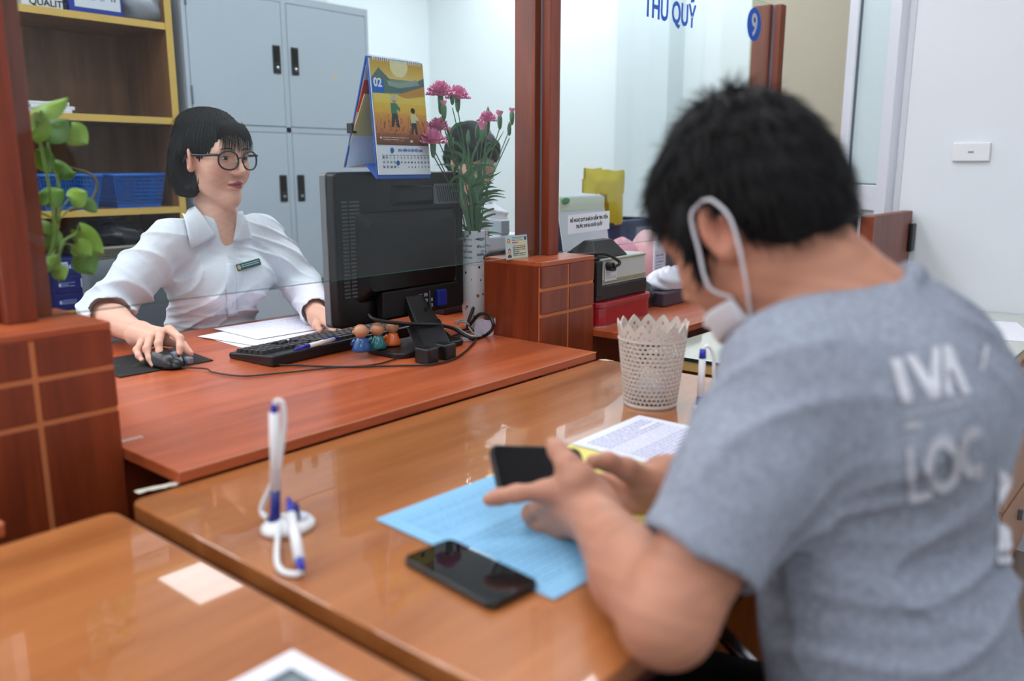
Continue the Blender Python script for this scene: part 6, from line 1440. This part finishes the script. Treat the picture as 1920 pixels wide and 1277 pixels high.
# open cuff ends and neck
dR = (wR - eR) / np.linalg.norm(wR - eR); Sh.cone(cuR + dR * 0.012, wR + dR * .05, .052, .056, 0.004, True); Sh.box(cuR + dR * .082, (.075, .055, .075), 0.006, True, frame(dR, (0, 0, 1)))
dL = (wL - eL) / np.linalg.norm(wL - eL); Sh.cone(cuL + dL * .005, wL + dL * .06, .036, .040, 0.004, True); Sh.box(cuL + dL * .085, (.075, .055, .075), 0.006, True, frame(dL, (0, 0, 1)))
Sh.cone(BW(0, -.004, .0), BW(0, .0, .12), .056, .075, 0.006, True)
vb = Sh.march(428, 486); nb_ = Sh.normal(vb); Sh.cone(BW(0, .060, .055), vb + nb_ * .004, .056, .008, 0.006, True)
mR = sR + (eR - sR) * .55
def wr(X):
    d = ripple(X, (0.2, 0.3, 1), 0.4, .060, .0042, mR, .14) + ripple(X, (0.6, -0.2, 1), 1.2, .042, .0040, eR, .10) + ripple(X, (.5, .2, .9), 2, .05, .004, sL + (eL - sL) * .6, .14) + ripple(X, (-.5, .2, .8), .3, .07, .0045, BW(-.10, .06, -.20), .12) + ripple(X, (.3, 0, 1), 1.1, .055, .0045, BW(0.02, .06, -.30), .16) + ripple(X, (.8, 0, .5), 2.2, .08, .004, BW(.08, .06, -.17), .10) 
    d = d * 1.35
    return d
Sh.disp = wr
me, sv = Sh.mesh(0.0032, 'shirt'); M_shirt = mat('white_cotton', (222, 226, 236), 0.75, bump=0.55, bscale=18)
put('shirt', me, M_shirt, wp)
# collar flaps, placket, buttons, badge laid on the shirt
Uc = Solid(); Uc.P = Sh.P + [q for q in Bw.P]; Uc.disp = None
for nm, quad in (('collar', ((366, 384), (404, 442), (354, 464), (342, 404))), ('collar', ((440, 396), (452, 398), (468, 450), (436, 452)))):
    o = attach(patch(Uc, quad, 10, 10, lambda u, v: .007 + .004 * math.sin(PI * v)).build(nm, M_shirt, None, smooth=True)); solidify(o, .0016, 0)
ring = []
for i in range(21):
    a_ = math.radians(-60 + 300 * i / 20 + 0); a_ = math.radians(150 + 240 * i / 20); ring.append(BW(.064 * math.sin(a_ - PI) * -1, -.004 - .064 * math.cos(a_ - PI), 0))
vs = []
for i in range(25):
    a_ = math.radians(-115 + 230 * i / 24); x, y = .060 * math.sin(a_), -.006 - .060 * math.cos(a_); dz = -.02 * (abs(a_) / 2.0) ** 2
    vs += [BW(x, y, .030 + dz), BW(x * 1.12, y * 1.12 - .002, .034 + dz), BW(x * 1.28, y * 1.28 - .004, .006 + dz * 1.1)]
o = attach(MB().add(vs, [(3 * i + q, 3 * i + q + 1, 3 * i + q + 4, 3 * i + q + 3) for i in range(24) for q in (0, 1)]).build('collar_stand', M_shirt, None, smooth=True)); solidify(o, .0016, 0)
o = attach(patch(Sh, ((421, 494), (440, 494), (446, 592), (426, 596)), 4, 24, lambda u, v: .0016 + .0006 * math.sin(PI * u)).build('placket', M_shirt, None, smooth=True)); solidify(o, .0012, 0)
for py in (528, 571):
    p = Sh.march(437, py); n_ = Sh.normal(p); mb = MB().lathe([(.0045, 0), (.0048, .001), (.004, .0018)], 14); mb.xf(Matrix.Translation(Vector(p + n_ * .003)) @ Vector((0, 0, 1)).rotation_difference(Vector(n_)).to_matrix().to_4x4()); attach(mb.build('button', M_white, None, smooth=True))
p = Sh.march(465, 497); n_ = Sh.normals((p + np.array([[.01, 0, 0], [-.01, 0, 0], [0, 0, .008], [0, 0, -.008]])))[:].mean(0); n_ /= np.linalg.norm(n_); bd = empty('name_badge', tuple(p + n_ * .004), 0, 'small teal and gold name badge pinned to the white shirt', 'badge')
xd = Sh.march(486, 491) - Sh.march(444, 502); xd -= n_ * (xd @ n_); bwid = np.linalg.norm(xd); xd /= bwid; yd = np.cross(n_, xd)
bd.rotation_euler = Matrix((xd, yd, n_)).transposed().to_euler()
MB().prism(rrect(-bwid / 2, -.0095, bwid / 2, .0095, .002), -.001, .001).build('badge_plate', mat('badge_gold', (176, 160, 110), 0.25, metal=0.6), bd)
pp = Paint(64, 20, (28, 84, 92)).ell(.10, .5, .075, .38, (190, 170, 110)).lines(.22, .2, .95, .85, 2, (170, 196, 190), .45, seed=4); pp.build('badge_print', bwid - .003, .0165, bd, loc=(0, 0, .0013), rough=.25)
# trousers and chair (mostly behind the counter)
Tr = Solid(); Tr.ell(hip + V(0, .01, -.02), (.165, .13, .12), .05)
for s in (-1, 1):
    k_ = hip + V(s * .10, -.34, .00); Tr.cone(hip + V(s * .085, 0, -.03), k_, .082, .060, .04); Tr.cone(k_, k_ + V(0, .05, -.40), .058, .045, .03); Tr.cone(k_ + V(0, .05, -.43), k_ + V(0, -.10, -.465), .034, .030, .02)
me, _ = Tr.mesh(.009, 'trousers'); put('trousers', me, mat('black_trousers', (22, 23, 28), 0.8), wp)
def office_chair(x, y, zs, lab, m_seat, rz=0):
    r = empty('office_chair', (x, y, 0), rz, lab, 'chair', 'office chairs')
    MB().prism(rrect(-.22, -.21, .22, .21, .06), zs - .06, zs).build('seat', m_seat, r, bevel=.015, seg=3)
    mb = MB(); vs = []
    for j in range(9):
        for i in range(9):
            u, v = i / 8 - .5, j / 8; vs.append((u * .42 * (1 - .12 * abs(v - .5)), .20 + .05 * (1 - (2 * u) ** 2) + .05 * v, zs + .06 + .40 * v))
    o = mb.add(vs, [(j * 9 + i, j * 9 + i + 1, (j + 1) * 9 + i + 1, (j + 1) * 9 + i) for j in range(8) for i in range(8)]).build('backrest', m_seat, r, smooth=True); solidify(o, .035, 1)
    MB().tube([(0, .26, zs - .04), (0, .30, zs + .15)], .018, 8).build('back_stem', M_black, r, smooth=True)
    MB().tube([(0, 0, .07), (0, 0, zs - .05)], .022, 12).build('gas_post', M_black, r, smooth=True)
    for k in range(5):
        a_ = 2 * PI * k / 5; l_ = MB().tube([(0, 0, .085), (.25 * math.cos(a_), .25 * math.sin(a_), .06)], [.022, .015], 8).build('leg', M_black, r, smooth=True)
        MB().ball((.25 * math.cos(a_), .25 * math.sin(a_), .026), .026, 12, 8).build('castor', M_black, l_, smooth=True)
    return r
office_chair(hip[0], hip[1] + .03, hip[2] - .125, 'grey office chair behind the clerk at the computer', mat('grey_chair_fabric', (92, 98, 106), .8), 0)
# ================================================================== the customer
HM = Fr((0, 0, 0), (.12 * .85, .99 * .85, -.52)); HM.o = A(1350, 436, .865) - HM(.076, -.006, -.006)
NM = V(.905, .290, 1.035)
msL, msR = V(.773, .296, .990), V(1.050, .290, .992)
meL, mwL = V(.622, .342, .790), A(1107, 958, .995)
meR, mwR = V(1.130, .390, .800), A(1250, 905, 1.10)
mp_ = empty('person', (.92, .2, 0), 0, 'person in grey t-shirt bent over a black phone', 'person')
def matt(o): return attach(o, mp_)
Bm = Solid(); head_prims(Bm, HM, 1.04, True)
Bm.cone(HM(0, -.030, -.045), NM + V(0, -.02, -.015), .056, .064, 0.03)
Mt = frame((0, 1, -.12), (0, .2, 1))
def mtorso(B, g, k=.06):
    B.ell((.905, .275, .885), (.160 + g, .112 + g, .18 + g), k, M=Mt); B.ell((.910, .225, .69), (.168 + g, .118 + g, .18 + g), k, M=Mt); B.ell((.92, .18, .55), (.18 + g, .14 + g, .12 + g), k)
    B.cone(msL, NM + V(-.04, -.02, -.02), .055 + g, .050 + g, .06); B.cone(msR, NM + V(.04, -.02, -.02), .055 + g, .050 + g, .06)
    B.cone((.84, .215, .95), (.97, .215, .95), .07 + g, .07 + g, .08)
mtorso(Bm, -.014)
for s_, e_, w_ in ((msL, meL, mwL), (msR, meR, mwR)):
    Bm.cone(s_, e_, .052, .041, .02); m_ = e_ + (w_ - e_) * .35; Bm.cone(e_, m_, .0405, .0435, .02); Bm.cone(m_, w_, .0435, .0285, .02)
# left hand
LF = {'index': ([(1056, 925, .998), (1020, 921, .990), (968, 926, .984), (935, 932, .982), (917, 937, .980)], [.0125, .0115, .0098, .0088, .0076]),
      'middle': ([(1052, 945, 1.005), (1020, 950, 1.020), (994, 962, 1.042), (1000, 975, 1.052), (1022, 974, 1.058)], [.0125, .0112, .0098, .0090, .0078]),
      'ring': ([(1062, 965, 1.005), (1034, 975, 1.020), (1016, 986, 1.040), (1024, 992, 1.052), (1045, 988, 1.056)], [.0120, .0108, .0095, .0086, .0075]),
      'little': ([(1075, 985, 1.002), (1055, 994, 1.014), (1040, 1000, 1.030), (1048, 1003, 1.040), (1064, 1000, 1.044)], [.0110, .0098, .0085, .0075, .0066]),
      'thumb': ([(1100, 935, .990), (1082, 900, .985), (1062, 868, .992), (1046, 846, 1.004), (1036, 832, 1.012)], [.0175, .0150, .0125, .0110, .0088])}
for pts, rs in LF.values(): Bm.chain([A(*p) for p in pts], rs, .008)
Bm.cone(mwL, A(1052, 930, 1.004), .026, .0165, .025); Bm.cone(mwL, A(1066, 960, 1.004), .026, .0165, .025); Bm.cone(mwL, A(1085, 905, .990), .024, .0175, .025)
# right hand
RF = {'thumb': ([(1215, 905, 1.085), (1175, 880, 1.072), (1140, 866, 1.062), (1112, 866, 1.050)], [.0180, .0140, .0118, .0092]),
      'index': ([(1180, 912, 1.12), (1135, 905, 1.12), (1100, 895, 1.105), (1082, 890, 1.085)], [.0130, .0108, .0094, .0078]),
      'middle': ([(1185, 928, 1.12), (1140, 926, 1.12), (1108, 915, 1.10), (1092, 908, 1.08)], [.0130, .0108, .0094, .0078]),
      'ring': ([(1192, 944, 1.115), (1150, 945, 1.115), (1120, 936, 1.095), (1104, 928, 1.075)], [.0120, .0102, .0090, .0075]),
      'little': ([(1200, 956, 1.105), (1165, 960, 1.10), (1140, 954, 1.085), (1126, 946, 1.07)], [.0110, .0094, .0080, .0068])}
for pts, rs in RF.values(): Bm.chain([A(*p) for p in pts], rs, .008)
Bm.cone(mwR, A(1190, 915, 1.11), .027, .020, .025); Bm.cone(mwR, A(1200, 942, 1.105), .027, .019, .025)
me, vv = Bm.mesh(.0026, 'body'); loc = (vv - HM.o) @ HM.M.T
col = np.tile(np.array((188, 132, 106.)), (len(vv), 1)); col *= 1 + .03 * np.sin(vv[:, :1] * 160 + 3 * np.sin(vv[:, 2:] * 140))
hm_ = np.exp(-(((vv - np.array(A(1060, 930, 1.0))) ** 2).sum(1)) / .10 ** 2); blend(.35 * hm_, (206, 158, 140))
er = np.exp(-(((loc - V(.078, -.01, -.004)) / V(.02, .028, .04)) ** 2).sum(1)); blend(.35 * er, (206, 120, 100))
colour(me, np.clip(col, 0, 255)); put('body', me, attrmat('skin_warm', .5, .35, sss=.1), mp_)
# hair
Hm = Solid()
Hm.ell(HM(0, -.012, .044), (.084, .100, .106), .02, M=HM.M)
Hm.ell(HM(0, -.062, .0), (.070, .046, .066), .03, M=HM.M)
Hm.ell(HM(0, .060, .066), (.060, .036, .044), .03, M=HM.M)
for s in (-1, 1): Hm.cone(HM(s * .074, .030, .020), HM(s * .0715, .034, -.030), .014, .007, .015)
Hm.ell(HM(0, .110, -.048), (.078, .060, .100), .010, True, HM.M)
for s in (-1, 1): Hm.ell(HM(s * .096, -.006, -.030), (.032, .026, .046), .008, True, HM.M)
Hm.box(HM(0, -.06, -.122), (.14, .10, .070), .012, True, HM.M)
Hm.ell(HM(0, .03, -.085), (.064, .085, .070), .01, True, HM.M)
def hdm(X):
    l = (X - HM.o) @ HM.M.T; return .0010 * np.sin(l[:, 0] * 160 + 2 * np.sin(l[:, 1] * 60)) * np.sin(l[:, 1] * 140 + 1.5 * np.sin(l[:, 2] * 70)) + .0008 * np.sin(l[:, 2] * 190 + 3 * np.sin(l[:, 0] * 50))
Hm.disp = hdm
me, hv = Hm.mesh(.0030, 'hair'); put('hair', me, M_hair, mp_)
nr = np.empty(len(hv) * 3); me.vertices.foreach_get('normal', nr); nr = nr.reshape(-1, 3); lh = (hv - HM.o) @ HM.M.T
sel = r1.choice(np.where(nr @ HM.M[2] > -.6)[0], 9000); L_ = lh[sel]; dl_ = np.stack([L_[:, 0], L_[:, 1] + .035, (L_[:, 2] - .12) * 1.3], 1); dl_ /= np.linalg.norm(dl_, axis=1)[:, None] + 1e-9
matt(ribbons('hair_strands', hv[sel] - nr[sel] * .001, dl_ @ HM.M, nr[sel], .026, .0006, M_hair2, None, 4, .12, .1, 6, .22))
# face mask under the chin with ear loops
Fm = Solid(); Fm.P = [q for q in Bm.P if np.linalg.norm(q.c - HM.o) < .16]
mk = []
for i in range(13):
    for j in range(7):
        u, v = i / 12 * 2 - 1, j / 6; a_ = u * 1.25; tgt = HM(.062 * math.sin(a_), .045 + .05 * math.cos(a_) - .05, -.066 - .038 * v); o_ = HM(0, .0, -.07 - .02 * v); d_ = HM(.13 * math.sin(a_), .13 * math.cos(a_), -.068 - .038 * v) - o_; d_ /= np.linalg.norm(d_); p = o_ + d_ * .17
        for _ in range(60):
            dd = float(Fm.eval(p[None])[0])
            if dd < .001: break
            p = p - d_ * dd * .8
        mk.append(p + d_ * (.0045 + .006 * math.cos(u * 1.5) * math.sin(PI * v)))
o = matt(MB().add(mk, [(i * 7 + j, i * 7 + j + 1, (i + 1) * 7 + j + 1, (i + 1) * 7 + j) for i in range(12) for j in range(6)]).build('face_mask', mat('mask_white', (222, 222, 228), .8), None, smooth=True)); solidify(o, .0015, 0)
me_l = np.array(mk[12 * 7 + 0]); me_b = np.array(mk[12 * 7 + 6])
et = HM(.086, -.008, .030); eb = HM(.086, -.020, .010)
for nm, pts in (('ear_loop', [me_l, HM(.080, .030, -.050), HM(.084, .020, -.010), HM(.087, .010, .022), et]), ('ear_loop', [et, HM(.089, -.022, .022), HM(.088, -.030, -.006), HM(.078, -.014, -.052), me_b])):
    matt(MB().tube(catmull([tuple(p) for p in pts], 8), .0018, 8).build(nm, MATS['mask_white'], None, smooth=True))
# t-shirt
Ts = Solid(); mtorso(Ts, .006, .07)
seL = msL + (meL - msL) * .72; seR = msR + (meR - msR) * .74
Ts.cone(msL, msL + (seL - msL) * .55, .062, .059, .05); Ts.cone(msL + (seL - msL) * .55, seL, .058, .061, .04)
Ts.cone(msR, seR, .060, .064, .05)
dl = (meL - msL) / np.linalg.norm(meL - msL); dr_ = (meR - msR) / np.linalg.norm(meR - msR)
Ts.cone(seL - dl * .01, meL + dl * .1, .052, .058, .004, True); Ts.cone(seR - dr_ * .01, meR + dr_ * .1, .054, .06, .004, True)
Ts.box(seL + dl * .085, (.085, .073, .085), .006, True, frame(dl, (0, 1, 0))); Ts.box(seR + dr_ * .085, (.085, .073, .085), .006, True, frame(dr_, (0, 1, 0)))
nax = HM(0, -.030, -.045) - (NM + V(0, -.02, -.015)); nax /= np.linalg.norm(nax); nc = NM + V(0, -.01, -.012)
Ts.cone(nc + nax * .01, nc + nax * .14, .068, .080, .006, True)
ringc = nc + nax * .012; e1 = np.cross(nax, V(1, 0, 0)); e1 /= np.linalg.norm(e1); e2 = np.cross(nax, e1)
for i in range(14):
    a0, a1 = 2 * PI * i / 14, 2 * PI * (i + 1) / 14; Ts.cone(ringc + (e1 * math.cos(a0) + e2 * math.sin(a0)) * .074, ringc + (e1 * math.cos(a1) + e2 * math.sin(a1)) * .074, .0075, .0075, .012)
ap = msL + V(.035, -.03, -.16)
def tw(X):
    return (ripple(X, (.2, .2, 1), .5, .10, .006, (.92, .16, .66), .22) + ripple(X, (1, .3, -.6), 1.0, .055, .006, ap, .10) + ripple(X, (.5, .2, 1), .2, .07, .005, (.80, .17, .60), .14) + ripple(X, (1, 0, .5), 1.4, .05, .005, (.93, .20, 1.02), .08) + ripple(X, (.4, 1, .5), 2.0, .08, .004, msL + (meL - msL) * .4, .13) + ripple(X, (1, .2, .2), .7, .09, .005, (.85, .17, .90), .12))
Ts.disp = tw
me, tv = Ts.mesh(.0038, 't_shirt')
# faded white back print, laid out on the plane of the back
base = np.array((150, 158, 172.)); col = np.tile(base, (len(tv), 1)) * (1 + .05 * rng.normal(0, 1, (len(tv), 1)))
colour(me, np.clip(col, 0, 255)); put('t_shirt', me, attrmat('grey_melange_jersey', .9, .15, bump=.5, bscale=700), mp_)
def shirt_print(quad, nu, nv, draw, al):
    pt = Paint(nu, nv, (0, 0, 0)); draw(pt); m_ = pt.a[:, :, 0] > 100
    o = patch(Ts, quad, nu, nv, .0022); o.f = [f for f, k in zip(o.f, m_.ravel()) if k]; o.mi = [0] * len(o.f)
    us = sorted({i for f in o.f for i in f}); mp2 = {i: k for k, i in enumerate(us)}; o.v = [o.v[i] for i in us]; o.f = [tuple(mp2[i] for i in f) for f in o.f]
    return matt(o.build('shirt_print', mat('faded_print_%d' % al, (al, al + 3, al + 12), .9), None, smooth=True))
Wt = (255, 255, 255); Bk = (0, 0, 0)
def d1(p):
    p.rect(.0, .10, .17, 1, Wt).poly([(.22, .05), (.36, .05), (.50, .62), (.64, 0), (.76, 0), (.56, 1), (.42, 1)], Wt).poly([(.80, .0), (.90, .0), (1, 1), (.88, 1), (.84, .5), (.78, .5), (.74, 1), (.64, 1)], Wt)
shirt_print(((1664, 668), (1790, 646), (1816, 738), (1690, 756)), 48, 34, d1, 206)
shirt_print(((1692, 772), (1818, 744), (1820, 756), (1694, 788)), 60, 6, lambda p: [p.rect(.04 + .085 * k, .1, .10 + .085 * k, .9, Wt) for k in range(11)], 178)
shirt_print(((1694, 794), (1726, 788), (1727, 800), (1695, 806)), 14, 5, lambda p: p.rect(0, 0, 1, 1, Wt), 182)
def d2(p):
    p.rect(.0, .16, .085, 1, Wt).rect(.0, .87, .30, 1, Wt).ell(.47, .52, .235, .43, Wt).ell(.47, .52, .125, .25, Bk).ell(.85, .42, .17, .40, Wt).ell(.95, .40, .16, .24, Bk).ell(.93, .72, .10, .13, Wt).ell(.90, .10, .10, .10, Wt)
shirt_print(((1698, 816), (1836, 796), (1842, 914), (1704, 942)), 56, 48, d2, 184)
def d3(p):
    p.poly([(.0, .0), (1, .22), (1, 1), (.3, 1)], Wt); p.poly([(.5 + (.30 if i % 2 == 0 else .12) * math.sin(PI * i / 5), .56 - (.22 if i % 2 == 0 else .09) * math.cos(PI * i / 5)) for i in range(10)], Bk)
shirt_print(((1868, 876), (1916, 876), (1916, 1056), (1868, 1056)), 22, 60, d3, 212)
shirt_print(((1834, 646), (1850, 646), (1850, 696), (1834, 696)), 8, 20, lambda p: p.poly([(0, 1), (.6, 0), (1, .1), (.45, 1)], Wt), 206)
# black trousers
Tr = Solid(); Tr.ell((.92, .15, .48), (.17, .15, .10), .05)
for s in (-1, 1):
    kz_ = .455 if s < 0 else .40
    k_ = V(.92 + s * .13, .62, kz_); fy_ = .56 if s < 0 else .82; Tr.cone((.92 + s * .09, .17, .465), k_, .088, .064, .05); Tr.cone(k_, (k_[0], fy_, .10), .064, .05, .03); Tr.cone((k_[0], fy_, .05), (k_[0], fy_ + .13, .036), .038, .032, .02)
me, _ = Tr.mesh(.009, 'trousers'); put('trousers', me, mat('black_trousers'), mp_)
# chair with chrome legs
ch = empty('visitor_chair', (.92, .17, 0), 0, 'chrome-legged visitor chair under the customer in grey', 'chair')
MB().prism(rrect(-.22, -.20, .22, .24, .05), .34, .375).build('seat', mat('black_vinyl', (20, 20, 22), .4), ch, bevel=.012, seg=3)
for sx_, y0_, y1_ in ((-1, .22, .30), (1, .22, .30), (-1, -.18, -.24), (1, -.18, -.24)):
    MB().tube([(sx_ * .19, y0_, .34), (sx_ * .21, y1_, 0.0)], .012, 12).build('leg', M_chrome, ch, smooth=True)
MB().tube([(-.20, .26, .18), (.20, .26, .18)], .010, 10).build('stretcher', M_chrome, ch, smooth=True)
ta, tb = Vector(A(1306, 1172, 1.27)), Vector(A(1333, 1252, 1.30)); tf = ta + (tb - ta) * (ta.z / (ta.z - tb.z)); c0_ = Vector((.92, .17, 0)); tf.z = .002
MB().tube([tuple(Vector((1.10, .33, .37)) - c0_), tuple(ta - c0_ + Vector((0, -.03, .012))), tuple(ta - c0_), tuple(tb - c0_), tuple(tf - c0_)], .0125, 12).build('side_tube', M_chrome, ch, smooth=True)
# the phone in the hands
pA_, pB_ = A(930, 884, 1.028), A(1102, 888, 1.110)
hp = empty('mobile_phone', tuple((pA_ + pB_) / 2), 0, 'black mobile phone held sideways in both hands', 'phone')
xd = pB_ - pA_; Lp = np.linalg.norm(xd); xd /= Lp; nv_ = V(.0, -.80, .60); nv_ -= xd * (nv_ @ xd); nv_ /= np.linalg.norm(nv_); yd = np.cross(nv_, xd)
hp.rotation_euler = Matrix((xd, yd, nv_)).transposed().to_euler()
MB().prism(rrect(-Lp / 2, -.037, Lp / 2, .037, .012, 6), -.0085, 0).build('phone_body', mat('phone_case'), hp, bevel=.003, seg=3)
MB().prism(rrect(-Lp / 2 + .003, -.034, Lp / 2 - .003, .034, .010, 6), -.0001, .0004).build('screen', mat('phone_screen_dim', (12, 12, 14), .25), hp)
MB().box((-.02, .0365, -.006), (.02, .038, -.003)).build('side_button', M_black, hp)

# ================================================================== the second clerk, behind the flowers
HT = Fr(A(884, 300, 3.02), (-.25, -.90, -.38)); NT = HT.o + V(.02, .09, -.185)
tp_ = empty('person', (NT[0], NT[1] + .1, 0), 0, 'person with black hair and white shirt behind the carnations', 'person')
Bt = Solid(); head_prims(Bt, HT, 1.0); Bt.cone(HT(0, -.02, -.05), NT, .05, .055, .03)
BT = Fr(NT, (-.1, -.99, 0)); tsR, tsL = BT(-.165, 0, -.045), BT(.165, 0, -.045); teR, teL = BT(-.22, .04, -.30), BT(.23, .04, -.30); twR, twL = BT(-.12, .24, -.33), BT(.14, .24, -.33)
for s_, e_, w_ in ((tsR, teR, twR), (tsL, teL, twL)): Bt.cone(s_, e_, .04, .036, .02); Bt.cone(e_, w_, .036, .025, .02); Bt.cone(w_, w_ + V(0, -.08, -.004), .024, .018, .02)
for w_ in (twR, twL):
    for k in range(4): Bt.chain([w_ + V(-.024 + .016 * k, -.075, 0), w_ + V(-.03 + .02 * k, -.115, -.004), w_ + V(-.03 + .02 * k, -.145, -.014)], [.009, .008, .006], .006)
Bt.ell(BT(0, -.05, -.2), (.13, .08, .17), .05)
me, vv = Bt.mesh(.0042, 'body'); colour(me, np.tile(np.array((206, 158, 136.)), (len(vv), 1))); put('body', me, M_skin, tp_)
Ht = Solid(); Ht.ell(HT(0, -.016, .036), (.086, .108, .094), .02, M=HT.M); Ht.ell(HT(0, -.06, -.015), (.074, .05, .07), .03, M=HT.M); Ht.ell(HT(0, .066, .06), (.064, .042, .05), .03, M=HT.M); Ht.ell(HT(0, .108, -.05), (.078, .058, .10), .01, True, HT.M)
for s in (-1, 1): Ht.ell(HT(s * .094, .0, -.03), (.03, .03, .045), .008, True, HT.M)
Ht.box(HT(0, -.03, -.15), (.14, .14, .07), .012, True, HT.M); Ht.disp = lambda X: .003 * np.sin(X[:, 0] * 150 + 2 * np.sin(X[:, 2] * 70)) * np.sin(X[:, 2] * 120)
me, _ = Ht.mesh(.0042, 'hair'); put('hair', me, M_hair, tp_)
St = Solid(); St.ell(BT(0, -.04, -.17), (.165, .105, .17), .06); St.ell(BT(0, -.08, -.36), (.16, .12, .16), .06); St.cone(tsR, tsL, .055, .055, .06); St.cone(BT(0, -.005, -.02), BT(0, 0, .01), .062, .058, .03)
for s_, e_, w_ in ((tsR, teR, twR), (tsL, teL, twL)): St.cone(s_, e_, .064, .056, .04); St.cone(e_, e_ + (w_ - e_) * .8, .054, .042, .02)
St.cone(BT(0, .0, .0), BT(0, .02, .1), .055, .07, .006, True); St.disp = lambda X: 1.5 * ripple(X, (.4, .2, 1), .5, .06, .004)
me, _ = St.mesh(.006, 'shirt'); put('shirt', me, M_shirt, tp_)
Tr = Solid(); hp_ = BT(0, -.10, -.50); Tr.ell(hp_, (.17, .13, .12), .05)
for s in (-1, 1):
    k_ = hp_ + V(s * .10, -.38, .0); Tr.cone(hp_ + V(s * .085, 0, -.02), k_, .085, .062, .04); kz = k_[2] - .06; Tr.cone(k_, V(k_[0], k_[1] + .04, .10), .06, .045, .03); Tr.cone((k_[0], k_[1] + .04, .05), (k_[0], k_[1] - .1, .035), .036, .032, .02)
me, _ = Tr.mesh(.01, 'trousers'); put('trousers', me, mat('black_trousers'), tp_)
office_chair(hp_[0], hp_[1] + .02, hp_[2] - .12, 'grey office chair behind the clerk hidden by flowers', mat('grey_chair_fabric'), 0)
